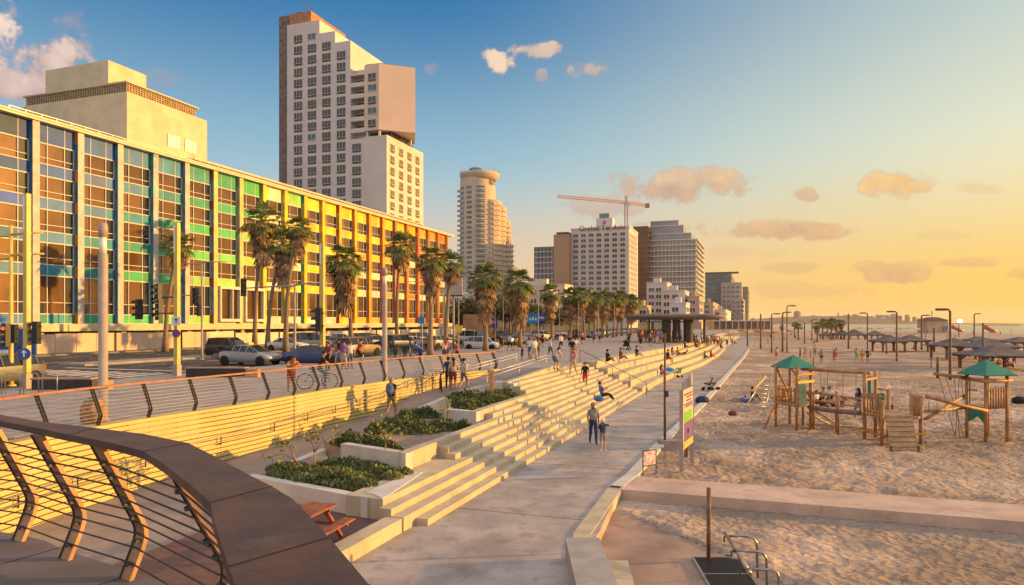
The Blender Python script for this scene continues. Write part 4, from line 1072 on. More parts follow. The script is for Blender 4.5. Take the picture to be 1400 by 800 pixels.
bands(th, Lc, Sc, ta, sc_, 8, z1, 4.4, .6, .5, m_tanw)
th, Lc, Sc, ta, sc_, z1 = slab('apartment_block', 'stepped tan block in front of the distant towers', 'building', 1000, 1016, 1023, 560, 408, m_tanw)
grid(th, wf, LS(Lc - ta, Sc - .05, 0), AN, [.6 + k * 3.2 for k in range(3)], [z1 - 4 - k * 3.4 for k in range(6)])
# white low blocks in front of the balconied tower
for (x0, x1, x2, D, yt, lab, mt) in (
    (884, 912, 918, 330, 387, 'white stepped block with blank end wall in front of the balconied tower', m_pal),
    (905, 936, 942, 300, 398, 'lower white block with small roof step beside the blank wall', m_pal),
    (916, 938, 943, 270, 415, 'small bright white building above the pavilion roof', m_slabw),
    (940, 956, 962, 300, 406, 'ochre block with narrow balconies right of the white blocks', m_tanw),
    (872, 884, 890, 280, 419, 'low yellow building beside the row of palms', pm('yellow_render', (.6, .42, .2), .8)),
    (962, 975, 983, 420, 414, 'pale house with pointed gable beyond the pavilion roof', m_tanw),
    (976, 992, 1003, 430, 424, 'low cream building near the end of the promenade', m_pal),
    (1003, 1016, 1026, 520, 430, 'small dark beach pavilion building below the far towers', m_grey),
    (697, 772, 783, 250, 390, 'long low white building with terrace behind the palm row', m_pal),
    (740, 757, 762, 240, 400, 'small cream annex in front of the long low white building', m_slabw),
    (606, 633, 640, 260, 402, 'grey and white apartment house right of the rainbow hotel', m_slabw)):
    th, Lc, Sc, ta, sc_, z1 = slab('low_building', lab, 'building', x0, x1, x2, D, yt, mt)
    nw = max(1, int(ta / 3.6)); nz_ = max(1, int((z1 - 4) / 3.4))
    if 'blank' not in lab or 'lower' in lab: grid(th, wf, LS(Lc - ta, Sc - .05, 0), AN, [.7 + k * 3.6 for k in range(nw)], [z1 - 3.2 - k * 3.3 for k in range(nz_)], budget=50)
    else: grid(th, wf, LS(Lc - ta, Sc - .05, 0), AN, [1.0, 4.4], [z1 - 4 - k * 3.3 for k in range(nz_)], budget=50)
    grid(th, wf, LS(Lc + .05, Sc, 0), AS, [1.2 + k * 4.2 for k in range(min(5, int(sc_ / 4.2)))], [z1 - 3.2 - k * 3.3 for k in range(nz_)], budget=80)
    mb = MB(PM); mb.box(Lc - ta - .2, Lc + .2, Sc - .2, Sc + sc_, z1, z1 + .5); mb.build('parapet', mt, th)
    mb = MB(PM); mb.box(Lc - ta * .7, Lc - ta * .35, Sc + 2, Sc + 5, z1 + .5, z1 + 2.6); mb.build('roof_room', mt, th)
# ------------------------------------------------------------------ people: one skinned surface per pose, coloured per body region
def joints(kind):
    """joint table in metres, facing +Y, feet on z=0; sides: r (x>0), l (x<0)"""
    J = dict(pel=(0, 0, .95), spi=(0, 0, 1.12), che=(0, .0, 1.36), nek=(0, .0, 1.47), hb=(0, .015, 1.56), hd=(0, .02, 1.64), top=(0, .01, 1.72))
    def arm(s, el=(.25, -.03, 1.14), wr=(.27, .06, .90), ha=(.27, .09, .82)):
        J['sh' + s] = (.17, 0, 1.41); J['el' + s] = el; J['wr' + s] = wr; J['ha' + s] = ha
    def leg(s, kn=(.10, .03, .50), an=(.11, -.02, .09), to=(.13, .13, .035)):
        J['hp' + s] = (.09, 0, .90); J['kn' + s] = kn; J['an' + s] = an; J['to' + s] = to
    for s in 'rl': arm(s); leg(s)
    fwd = 0
    if kind == 'stand2': arm('r', (.27, .0, 1.15), (.14, .20, 1.05), (.06, .25, 1.05)); leg('l', (.12, .06, .5), (.13, .05, .09), (.16, .2, .035))
    if kind == 'hips': arm('r', (.38, -.08, 1.18), (.2, .03, 1.0), (.14, .06, .98))
    if kind == 'walk': leg('r', (.09, .22, .52), (.10, .24, .10), (.11, .40, .05)); leg('l', (.10, -.03, .51), (.10, -.33, .17), (.11, -.20, .04)); arm('r', (.22, -.14, 1.17), (.24, -.18, .93), (.24, -.16, .85)); arm('l', (.22, .08, 1.15), (.2, .25, .97), (.19, .31, .92))
    if kind == 'walk2': leg('l', (.09, .18, .52), (.10, .16, .09), (.11, .32, .04)); leg('r', (.10, -.04, .50), (.10, -.24, .13), (.11, -.1, .04)); arm('r', (.24, .05, 1.15), (.23, .2, .95), (.22, .26, .9)); arm('l', (.24, -.12, 1.16), (.26, -.16, .92), (.26, -.14, .84))
    if kind == 'phone': arm('r', (.23, .04, 1.14), (.13, .28, 1.2), (.09, .33, 1.26)); arm('l', (.23, .03, 1.14), (.12, .27, 1.16), (.07, .31, 1.22))
    if kind == 'reach': arm('l', (.42, .02, 1.36), (.66, .04, 1.33), (.75, .05, 1.31)); leg('r', (.11, .06, .5), (.13, .05, .09), (.17, .18, .035)); leg('l', (.11, .02, .5), (.13, -.03, .09), (.17, .1, .035))
    if kind == 'lean':
        for k, v in dict(spi=(0, .12, 1.08), che=(0, .32, 1.22), nek=(0, .41, 1.27), hb=(0, .48, 1.33), hd=(0, .52, 1.41), top=(0, .52, 1.49)).items(): J[k] = v
        for s in 'rl': J['sh' + s] = (.18, .34, 1.25); J['el' + s] = (.26, .50, 1.10); J['wr' + s] = (.08, .66, 1.13); J['ha' + s] = (.01, .72, 1.13)
    if kind == 'bend':
        for k, v in dict(pel=(0, -.10, .78), spi=(0, -.02, .94), che=(0, .18, 1.10), nek=(0, .27, 1.17), hb=(0, .34, 1.22), hd=(0, .38, 1.29), top=(0, .37, 1.37)).items(): J[k] = v
        for s in 'rl': J['hp' + s] = (.09, -.10, .74); J['kn' + s] = (.12, .20, .48); J['sh' + s] = (.17, .2, 1.12); J['el' + s] = (.22, .30, .86); J['wr' + s] = (.12, .40, .66); J['ha' + s] = (.08, .45, .6)
    if kind in ('sit', 'sitback', 'sitdown'):
        dz = -.50 if kind != 'sitdown' else -.80; back = {'sit': .06, 'sitback': -.12, 'sitdown': .02}[kind]
        for k in ('pel', 'spi', 'che', 'nek', 'hb', 'hd', 'top'):
            x, y, z = J[k]; J[k] = (x, y + back * (z - .95) * 2.2, z + dz)
        for s in 'rl':
            J['sh' + s] = (.17, back * 1.0, 1.41 + dz); J['hp' + s] = (.09, .02, .93 + dz)
            if kind == 'sit': J['kn' + s] = (.12, .42, .50); J['an' + s] = (.12, .48, .09); J['to' + s] = (.13, .62, .035); J['el' + s] = (.24, .14, .68); J['wr' + s] = (.14, .33, .56); J['ha' + s] = (.1, .4, .54)
            if kind == 'sitback': J['kn' + s] = (.13, .42, .50); J['an' + s] = (.12, .70, .16); J['to' + s] = (.13, .83, .12); J['el' + s] = (.24, .02, .70); J['wr' + s] = (.16, .22, .78); J['ha' + s] = (.12, .29, .83)
            if kind == 'sitdown': J['kn' + s] = (.17, .34, .36); J['an' + s] = (.10, .56, .07); J['to' + s] = (.12, .68, .05); J['el' + s] = (.24, .10, .36); J['wr' + s] = (.14, .3, .33); J['ha' + s] = (.1, .36, .33)
    if kind == 'lie':
        for k, v in dict(pel=(0, 0, .12), spi=(0, -.16, .16), che=(0, -.40, .27), nek=(0, -.50, .34), hb=(0, -.57, .40), hd=(0, -.62, .47), top=(0, -.66, .55)).items(): J[k] = v
        for s in 'rl': J['sh' + s] = (.18, -.42, .30); J['el' + s] = (.24, -.5, .08); J['wr' + s] = (.22, -.28, .05); J['ha' + s] = (.21, -.2, .045); J['hp' + s] = (.09, .04, .11); J['kn' + s] = (.11, .44, .24 if s == 'r' else .10); J['an' + s] = (.1, .84, .06); J['to' + s] = (.12, .92, .12)
    if kind == 'cycle':
        for k in ('pel', 'spi', 'che', 'nek', 'hb', 'hd', 'top'): x, y, z = J[k]; J[k] = (x, y + (z - .95) * .35, z + .02)
        for s in 'rl': J['sh' + s] = (.17, .17, 1.43); J['el' + s] = (.24, .36, 1.2); J['wr' + s] = (.24, .58, 1.06); J['ha' + s] = (.23, .64, 1.04); J['hp' + s] = (.09, .02, .93); J['kn' + s] = (.1, .36, .70 if s == 'r' else .60); J['an' + s] = (.1, .24 if s == 'r' else .22, .34 if s == 'r' else .16); J['to' + s] = (.11, .37, .30 if s == 'r' else .12)
    if kind == 'play': arm('r', (.36, .1, 1.42), (.42, .2, 1.66), (.43, .22, 1.75)); leg('r', (.16, .14, .5), (.22, .05, .09), (.26, .18, .035)); leg('l', (.14, .08, .5), (.22, -.08, .09), (.26, .05, .035))
    if kind == 'push': arm('r', (.22, .14, 1.16), (.18, .38, 1.05), (.17, .45, 1.05)); arm('l', (.22, .14, 1.16), (.18, .38, 1.05), (.17, .45, 1.05)); leg('r', (.09, .18, .52), (.10, .16, .09), (.11, .32, .04)); leg('l', (.10, -.04, .50), (.10, -.28, .14), (.11, -.14, .04))
    out = {}
    for k, v in J.items():
        s = k[-1] if k[:-1] in ('sh', 'el', 'wr', 'ha', 'hp', 'kn', 'an', 'to') else ''
        out[k] = Vector((-v[0] if s == 'l' else v[0], v[1], v[2]))
    return out
RAD = dict(pel=(.155, .115), spi=(.145, .105), che=(.165, .115), nek=(.062, .062), hb=(.068, .075), hd=(.088, .105), top=(.062, .075), sh=(.068, .068), el=(.046, .046), wr=(.030, .030), ha=(.034, .022), hp=(.10, .10), kn=(.064, .064), an=(.042, .042), to=(.038, .03))
BONES = [('pel', 'spi', 1), ('spi', 'che', 1), ('che', 'nek', 1), ('nek', 'hb', 0), ('hb', 'hd', 0), ('hd', 'top', 0)]
for s in 'rl': BONES += [('che', 'sh' + s, 1), ('sh' + s, 'el' + s, 1), ('el' + s, 'wr' + s, 0), ('wr' + s, 'ha' + s, 0), ('pel', 'hp' + s, 2), ('hp' + s, 'kn' + s, 2), ('kn' + s, 'an' + s, 3), ('an' + s, 'to' + s, 4)]
PCACHE = {}
def pose_geo(kind, fem=0):
    key = (kind, fem)
    if key in PCACHE: return PCACHE[key]
    J = joints(kind); names = list(J); idx = {k: i for i, k in enumerate(names)}
    me = bpy.data.meshes.new('pose'); me.from_pydata([tuple(J[k]) for k in names], [(idx[a], idx[b]) for a, b, _ in BONES], [])
    o = bpy.data.objects.new('pose', me); COL.objects.link(o)
    sk = o.modifiers.new('s', 'SKIN'); o.modifiers.new('u', 'SUBSURF').levels = 1
    if not me.skin_vertices: 
        bpy.context.view_layer.objects.active = o
    for i, k in enumerate(names):
        r = RAD[k if k in RAD else k[:-1]]; f = 1.12
        if fem and k in ('spi', 'che'): f *= .86
        if fem and k[:-1] == 'hp': f *= 1.05
        me.skin_vertices[0].data[i].radius = (r[0] * f, r[1] * f)
        me.skin_vertices[0].data[i].use_root = (k == 'pel')
    sk.use_smooth_shade = True
    bpy.context.view_layer.update()
    m2 = bpy.data.meshes.new_from_object(o.evaluated_get(bpy.context.evaluated_depsgraph_get())); bpy.data.objects.remove(o)
    V = [v.co.copy() for v in m2.vertices]; Fc = []; Rg = []
    # swallow the small shrink of the subdivision at the feet: settle on z=0
    for p in m2.polygons:
        c = p.center; best = (9, 1)
        for a, b, rg in BONES:
            A, B = J[a], J[b]; ab = B - A; t = max(0, min(1, (c - A).dot(ab) / ab.length_squared)); d = (c - A - ab * t).length - .03 * (a == 'pel')
            if rg == 1 and a[:2] == 'sh' and t > .75: continue
            if rg == 2 and a[:2] == 'hp' and t > .92: rg = 3
            if rg == 1 and a == 'pel' and t < .35: rg = 2
            if d < best[0]: best = (d, rg)
        Fc.append(tuple(p.vertices)); Rg.append(best[1])
    bpy.data.meshes.remove(m2)
    # hands: five bent fingers each; face: nose, ears, eyes
    mb = MB()
    for s in 'rl':
        wr, ha = J['wr' + s], J['ha' + s]; d = (ha - wr).normalized(); side = Vector((1, 0, 0)); side = (side - d * side.dot(d)).normalized(); nrm = d.cross(side)
        sx = 1 if s == 'r' else -1
        for f in range(4):
            o_ = nrm * (f - 1.5) * .017; ln = (.062, .072, .068, .052)[f]; b0 = ha + o_
            mb.tube([b0 - d * .01, b0 + d * ln * .55, b0 + d * ln * .9 - side * sx * .018], [.0085, .0075, .006], 5, 0)
        b0 = ha - d * .035 + nrm * .022; mb.tube([b0, b0 + nrm * .03 + d * .018, b0 + nrm * .034 + d * .045], [.010, .009, .007], 5, 0)
    hb, hd, tp = J['hb'], J['hd'], J['top']; up = (tp - hb).normalized(); fw = Vector((0, 1, 0)); fw = (fw - up * fw.dot(up)).normalized(); rt_ = fw.cross(up)
    c = hb.lerp(hd, .75)
    mb.tube([c + fw * .088 + up * .03, c + fw * .118 - up * .004, c + fw * .09 - up * .014], [.006, .013, .008], 5, 0)
    for q in (-1, 1): mb.sphere(c + rt_ * q * .088 + up * .005, .022, 6, 4, 0, (.4, .8, 1.2)); mb.sphere(c + rt_ * q * .033 + fw * .092 + up * .022, .010, 6, 4, 5)
    mb.bar(c + fw * .095 - up * .042 - rt_ * .022, c + fw * .095 - up * .042 + rt_ * .022, .01, .006, 6)
    base = len(V); V += mb.v; Fc += [tuple(base + i for i in f) for f in mb.f]; Rg += mb.mi
    # hair caps
    def cap(long_):
        h = MB(); c_ = hb.lerp(hd, .95) - fw * .008; n, m_ = 12, 7; rings = []
        for j in range(m_ + 1):
            th_ = PI * (.02 + .56 * j / m_)
            ring = []
            for k in range(n):
                a = 2 * PI * k / n; dirv = rt_ * math.cos(a) + fw * math.sin(a)
                tt_ = th_
                if math.sin(a) > .2: tt_ = min(th_, PI * .34)
                r = .117 * (1.0 + .04 * math.sin(3 * a + j))
                ring.append(h.pt(c_ + (dirv * math.sin(tt_) * Vector((1, 1, 1)).x * (1.0 if abs(math.cos(a)) > .7 else 1.08) + up * math.cos(tt_) * 1.08) * r))
            rings.append(ring)
        for j in range(m_):
            for k in range(n): h.face([rings[j][k], rings[j][(k + 1) % n], rings[j + 1][(k + 1) % n], rings[j + 1][k]], 0, True)
        h.face(rings[0], 0)
        if long_: h.tube([c_ - fw * .08, c_ - fw * .115 - up * .12, c_ - fw * .12 - up * .28, c_ - fw * .10 - up * .36], [.085, .085, .07, .03], 8, 0, flat=.5)
        return h
    res = (V, Fc, Rg, cap(False), cap(True), J, (hb.lerp(hd, .95), up, fw))
    PCACHE[key] = res; return res
SKIN = [(.42, .24, .15), (.36, .19, .11), (.50, .31, .21), (.26, .13, .08)]
HAIRC = [(.02, .014, .01), (.05, .028, .015), (.16, .09, .04), (.3, .27, .24)]
CL = dict(black=(.02, .02, .022), navy=(.03, .045, .12), white=(.68, .66, .62), grey=(.25, .24, .24), red=(.5, .04, .04), blue=(.06, .16, .42), teal=(.08, .26, .32), khaki=(.25, .2, .13), green=(.08, .3, .12), yellow=(.6, .45, .06), pink=(.6, .25, .28), orange=(.6, .22, .05), denim=(.10, .15, .24), maroon=(.2, .04, .06), brown=(.15, .09, .06), purple=(.2, .1, .3), beige=(.5, .4, .3))
m_eye = pm('eye_dark', (.02, .015, .012), .4); m_lip = pm('lip', (.3, .1, .08), .6)
def cloth(c): return pm('cloth_' + c, CL[c], .85, .18, 9, .004, 60, local=True)
def person(kind, loc, face, label, shirt='white', pants='navy', legs='skin', shoes='black', skin=0, hair=0, long_=False, size=1.0, group=None, fem=0, bald=False, cap=None, extra=None):
    V, Fc, Rg, c0_, c1_, J, hdinfo = pose_geo(kind, fem)
    th = thing('person', label, 'person', loc, face, group); 
    me = bpy.data.meshes.new('body'); me.from_pydata([tuple(v) for v in V], [], Fc)
    sk = pm('skin_%d' % skin, SKIN[skin], .6, .08, 12, local=True)
    mm = [sk, sk if shirt == 'skin' else cloth(shirt), cloth(pants), sk if legs == 'skin' else cloth(legs), cloth(shoes) if shoes != 'skin' else sk, m_eye, m_lip]
    for m in mm: me.materials.append(m)
    me.polygons.foreach_set('material_index', Rg); me.polygons.foreach_set('use_smooth', [True] * len(Fc)); me.update()
    b = bpy.data.objects.new('body', me); COL.objects.link(b); b.parent = th; FR[b.name] = FR[th.name]
    if not bald:
        h = c1_ if long_ else c0_
        hm = h.mesh('hair', [pm('hair_%d' % hair, HAIRC[hair], .7, .3, 30, local=True)]); ho = bpy.data.objects.new('hair', hm); COL.objects.link(ho); ho.parent = th
    if cap:
        c_, up, fw = hdinfo; mb = MB(); q = fw.cross(up)
        M_ = Matrix((( q.x, fw.x, up.x, c_.x), (q.y, fw.y, up.y, c_.y), (q.z, fw.z, up.z, c_.z), (0, 0, 0, 1))); mb.M = M_
        mb.sphere((0, 0, .025), .128, 12, 8, sc=(1, 1.08, .95)); mb.v = mb.v; mb.box(-.07, .07, .10, .19, .02, .035)
        cm = mb.mesh('hat', [cloth(cap)]); co = bpy.data.objects.new('hat', cm); COL.objects.link(co); co.parent = th
    if extra: extra(th, J)
    if size != 1.0: th.scale = (size,) * 3
    return th
def on(px, py, z): return gp(px, py, z)
# facing angles: 0 looks away from the camera (+Y); PI looks back at it
def backpack(col):
    def f(th, J):
        mb = MB(); c = J['che'] + Vector((0, -.2, -.1)); mb.sphere(c, .2, 12, 8, 0, (.9, .62, 1.25)); mb.sphere(c + Vector((0, -.1, -.07)), .12, 10, 6, 0, (.95, .6, .9))
        for q in (-.1, .1): mb.tube([c + Vector((q, .06, .2)), J['che'] + Vector((q, 0, .14)), J['che'] + Vector((q, .13, .02)), c + Vector((q * 1.6, .08, -.18))], .02, 5)
        m = mb.mesh('backpack', [cloth(col)]); o = bpy.data.objects.new('backpack', m); COL.objects.link(o); o.parent = th
    return f
# ------------------------------------------------------------------ palms
m_frond = pm('palm_green', (.15, .19, .045), .6, .4, 1.2, col2=(.08, .12, .03), local=True)
m_fronda = pm('palm_tip', (.30, .24, .06), .65, .3, 2, local=True)
m_dead = pm('palm_dead_frond', (.44, .29, .16), .85, .35, 2.5, col2=(.24, .15, .08), local=True)
def bark_mat(name, c, ring):
    m = bpy.data.materials.new(name); m.use_nodes = True; t = NT(m.node_tree); pos = t.n('ShaderNodeTexCoord').outputs['Object']
    wv = t.n('ShaderNodeTexWave', wave_type='BANDS', bands_direction='Z', ins={'Vector': pos, 'Scale': ring, 'Distortion': 3.0, 'Detail': 3.0, 'Detail Scale': 2.0})
    nz = t.n('ShaderNodeTexNoise', ins={'Vector': pos, 'Scale': 4.0, 'Detail': 6.0})
    cc = t.mix(t.m('MULTIPLY', wv.outputs['Fac'], .45), c, tuple(x * .45 for x in c)); cc = t.mix(t.ss(nz.outputs[0], .35, .7), cc, tuple(x * .7 for x in c))
    bp = t.n('ShaderNodeBump', ins={'Height': wv.outputs['Fac'], 'Strength': .8, 'Distance': .03})
    p = t.n('ShaderNodeBsdfPrincipled', ins={'Base Color': cc, 'Roughness': .9, 'Normal': bp.outputs[0]}); t.n('ShaderNodeOutputMaterial', ins={0: p.outputs[0]}); return m
m_trunk = bark_mat('palm_trunk', (.30, .21, .14), 2.2)
m_bark = bark_mat('small_bark', (.36, .24, .13), 1.0)
def fan(mb, P, d, up, R_, n, mi, droop=.3, fold=.12, spread=1.25, tipmi=None):
    """fan leaf at P pointing along d"""
    d = d.normalized(); side = d.cross(up)
    if side.length < .05: side = d.orthogonal()
    side.normalize(); nrm = side.cross(d).normalized()
    for k in range(n):
        a = (k / (n - 1) - .5) * 2 * spread; ca, sa = math.cos(a), math.sin(a)
        L = R_ * (.78 + .22 * math.cos(a)) * random.uniform(.85, 1.1); r = (d * ca + side * sa); w_ = R_ * .085
        t_ = (side * ca - d * sa) * w_
        m1 = P + r * L * .55 + nrm * (fold * L * .3 * (1 if k % 2 else -1)) - Vector((0, 0, droop * L * .10)); e = P + r * L - Vector((0, 0, droop * L * random.uniform(.35, .8)))
        i = [mb.pt(P), mb.pt(m1 - t_), mb.pt(m1 + t_), mb.pt(e)]
        mb.face([i[0], i[1], i[2]], mi); mb.face([i[1], i[3], i[2]], tipmi if tipmi is not None and random.random() < .35 else mi)
m_dead2 = pm('palm_dead_dark', (.26, .16, .08), .9, .35, 2.5, local=True)
def palm_crown(seed, skirt, full=1.0):
    random.seed(seed)
    g = MB(); d_ = MB(); z0 = 0.0
    n = int(36 * full)
    for k in range(n):
        az = k * 2.39996 + random.uniform(-.2, .2); el = math.asin(max(-.45, min(.98, 1 - 1.5 * (k + .5) / n + random.uniform(-.1, .1))))
        d = Vector((math.cos(az) * math.cos(el), math.sin(az) * math.cos(el), math.sin(el))); pl_ = random.uniform(.55, 1.05)
        base = Vector((d.x * .08, d.y * .08, z0 + random.uniform(-.1, .15))); P = base + d * pl_ - Vector((0, 0, .08))
        g.bar(base, P, .03, .02, 0); fan(g, P, d + Vector((0, 0, -.12)), Vector((0, 0, 1)), random.uniform(.75, 1.0), 12, 0, droop=.45 + .4 * (el < .2), tipmi=1)
    m = int(95 * skirt)
    for k in range(m):
        t_ = k / m; az = k * 2.39996; zz = z0 - .2 - t_ * 2.3 * skirt; out = .24 + .30 * (1 - t_) ** .7 + random.uniform(-.14, .12)
        P = Vector((math.cos(az) * out * .8, math.sin(az) * out * .8, zz)); d = Vector((math.cos(az) * (1.15 - 1.0 * t_) * random.uniform(.5, 1.2), math.sin(az) * (1.15 - 1.0 * t_) * random.uniform(.5, 1.2), -1.0))
        fan(d_, P, d, Vector((math.cos(az), math.sin(az), .3)), random.uniform(.5, 1.15), 7, random.randrange(2), droop=.2, spread=.6)
    return g.mesh('crown', [m_frond, m_fronda]), d_.mesh('dead_frond_skirt', [m_dead, m_dead2])
CROWNS = [palm_crown(11, 1.0), palm_crown(12, .75, .9), palm_crown(13, 1.25), palm_crown(14, .55, 1.05)]
def palm(loc, H, label, kind=0, lean=(0, 0), sc=1.0, group=None, name='palm_tree', tr=.22, skirt=True):
    th = thing(name, label, 'palm tree', loc, 0, group); top = Vector((lean[0], lean[1], H)); path = []; n = 9
    random.seed(int(loc[0] * 31 + loc[1] * 17))
    bow = Vector((random.uniform(-.2, .2), random.uniform(-.2, .2), 0))
    for k in range(n + 1):
        t_ = k / n; path.append(Vector((0, 0, 0)).lerp(top, t_) * 1 + Vector((lean[0] * (t_ * t_ - t_) * .8, lean[1] * (t_ * t_ - t_) * .8, 0)) + bow * math.sin(PI * t_))
    rr = [tr * (1.55 if k == 0 else 1.15 if k == 1 else 1.0 - .35 * k / n) for k in range(n + 1)]
    mb = MB(); mb.tube(path, rr, 10); me = mb.mesh('trunk', [m_trunk])
    o = bpy.data.objects.new('trunk', me); COL.objects.link(o); o.parent = th
    cr_, sk_ = CROWNS[kind % 4]; rz = random.uniform(0, 6.28)
    for nm, m_ in (('crown', cr_), ('dead_frond_skirt', sk_)):
        if nm != 'crown' and not skirt: continue
        o = bpy.data.objects.new(nm, m_); COL.objects.link(o); o.parent = th; o.matrix_local = Matrix.Translation(top) @ Matrix.Rotation(rz, 4, 'Z') @ Matrix.Scale(sc, 4)
    return th
# (foot px, foot py, crown centre px, crown centre py, kind, size)
PAL = [(226, 481, 245, 336, 3, 1.15, 'palm leaning in front of the green facade bays beside the yellow lamp column'),
       (348, 475, 359, 304, 0, 1.45, 'tallest palm before the rainbow hotel, second from the left'),
       (366, 478, 388, 333, 2, 1.15, 'shaggy leaning palm just right of the tallest palm'),
       (391, 484, 408, 312, 1, 1.0, 'slim palm with a high crown beside the shaggy leaning palm'),
       (481, 478, 471, 358, 2, 1.35, 'palm with a thick brown skirt of dead fronds before the orange bays'),
       (543, 474, 548, 337, 3, 1.25, 'tall palm with a dark trunk before the red piers'),
       (588, 487, 590, 355, 2, 1.0, 'palm by the railing with long grey skirt near the end of the hotel'),
       (609, 482, 617, 360, 3, 1.0, 'palm just behind the billboard post at the hotel end'),
       (664, 481, 663, 379, 2, 1.25, 'first full palm right of the hotel, with a broad brown skirt'),
       (711, 476, 709, 387, 2, 1.25, 'second full palm right of the hotel, by the promenade edge'),
       (697, 457, 697, 404, 1, 1.3, 'smaller palm standing further back between the two full palms'),
       (754, 467, 752, 401, 2, 1.1, 'third full palm right of the hotel, before the billboard')]
for i, (fx, fy, cx_, cy_, kd, sc, lab) in enumerate(PAL):
    b0 = gp(fx, fy, 2.1); top = dp(cx_, cy_, b0.y); palm((b0.x, b0.y, 2.1), top.z - 2.1, lab, kd, (top.x - b0.x, 0), sc * (1.0 if b0.y < 75 else 1.15), 'tall fan palms along the seafront road', tr=.24 if b0.y < 100 else .27)
row = [(781, 466, 778, 405), (799, 466, 794, 404), (813, 464, 812, 409), (824, 463, 826, 408), (830, 462, 833, 411), (838, 462, 840, 410), (843, 461, 848, 407), (850, 460, 855, 411), (858, 460, 862, 412), (863, 459, 866, 415), (790, 460, 787, 411), (807, 459, 803, 412), (819, 458, 818, 413), (846, 457, 845, 414)]
for i, (fx, fy, cx_, cy_) in enumerate(sorted(row)):
    b0 = gp(fx, fy, 2.1); top = dp(cx_, cy_, b0.y); palm((b0.x, b0.y, 2.1), top.z - 2.1, ORD[i] + ' palm from the left in the dense far row leading to the pavilion', [2, 0, 1][i % 3], (top.x - b0.x, 0), .98 + .0022 * b0.y, 'palms of the dense far row')
for i, (fx, fy, cy_, sc) in enumerate([(1087, 462, 444, 1.0), (1092, 465, 447, 1.0), (1125, 464, 441, 1.1), (1131, 462, 441, 1.0), (1137, 465, 441, 1.2), (1143, 463, 442, 1.1), (1150, 464, 442, 1.1), (1117, 468, 445, 1.0), (1069, 457, 447, .9)]):
    b0 = gp(fx, fy, -.1); palm((b0.x, b0.y, -.1), zat(cy_, b0.y) + .1, ORD[i] + ' small palm from the left among the distant palms on the sand' if False else ['short palm beside the tall beach lamps on the sand', 'stocky bright green palm just right of the short beach palm', 'leftmost palm of the distant beach clump', 'second palm of the distant beach clump', 'middle palm of the distant beach clump', 'fourth palm of the distant beach clump', 'rightmost palm of the distant beach clump', 'lone palm left of the distant beach clump', 'tiny far palm beside the beach cafes'][i], [3, 1][i % 2], (0, 0), sc * .85, 'small palms out on the sand', tr=.3, skirt=i not in (0, 1))

# ------------------------------------------------------------------ leafy trees and shrubs beyond the road
m_leaf = [pm('leaf_dark', (.045, .075, .025), .7, .4, 1.0), pm('leaf_mid', (.085, .11, .035), .7, .4, 1.0), pm('leaf_olive', (.15, .14, .05), .7, .35, 1.0)]
def leaf_cloud(mb, c, r, n, sz, mi=None, sc=(1, 1, .8)):
    for _ in range(n):
        u = Vector((random.gauss(0, 1), random.gauss(0, 1), random.gauss(0, 1))).normalized() * (random.random() ** .4) * r
        p = c + Vector((u.x * sc[0], u.y * sc[1], u.z * sc[2])); a = Vector((random.gauss(0, 1), random.gauss(0, 1), random.gauss(0, 1))).normalized() * sz * random.uniform(.6, 1.2); b_ = a.orthogonal().normalized() * sz * random.uniform(.4, .8)
        mb.face([mb.pt(p - a), mb.pt(p + b_), mb.pt(p + a), mb.pt(p - b_)], random.randrange(3) if mi is None else mi)
def tree(loc, H, r, label, group, n=900, sz=.3, name='leafy_tree'):
    th = thing(name, label, 'tree', loc, 0, group); random.seed(int(loc[0] * 13 + loc[1] * 7)); o_ = Vector(loc)
    mb = MB(); mb.tube([o_, o_ + Vector((.1, 0, H * .35)), o_ + Vector((.2, .1, H * .6))], [r * .09, r * .07, r * .04], 8)
    tips = []
    for k in range(6):
        a = k * 1.05 + random.random(); e = o_ + Vector((math.cos(a) * r * .55, math.sin(a) * r * .55, H * random.uniform(.55, .85))); mb.tube([o_ + Vector((.1, 0, H * .35)), e], [r * .045, r * .015], 5); tips.append(e)
    mb.build('trunk', m_bark, th)
    mb = MB()
    for e in tips + [o_ + Vector((0, 0, H * .85))]: leaf_cloud(mb, e, r * random.uniform(.4, .6), n // 7, sz)
    mb.build('crown', m_leaf, th, recalc=False); return th
TREES_ = [(637, 446, 408, 3.4, 'broad olive tree on the slope just right of the hotel end'), (650, 449, 412, 3.0, 'dark leafy tree between the hotel end and the first full palm'), (676, 448, 404, 3.6, 'tall yellowish tree behind the two full palms'), (690, 447, 412, 3.2, 'rounded tree on the slope right of the tall yellowish tree'), (722, 448, 416, 2.8, 'bushy tree on the slope left of the billboard'), (738, 449, 425, 2.2, 'small bushy tree partly behind the billboard'), (768, 450, 424, 2.4, 'low tree behind the dense palm row near the billboard'), (628, 447, 425, 2.6, 'low dark tree beside the hotel end wall')]
for fx, fy, ty, r, lab in TREES_:
    D = 175; b0 = dp(fx, 441, D); z1 = zat(ty, D); tree((b0.x, D, 2.1), z1 - 2.1, r * 1.3, lab, 'leafy trees on the slope past the hotel', 1100, .42)
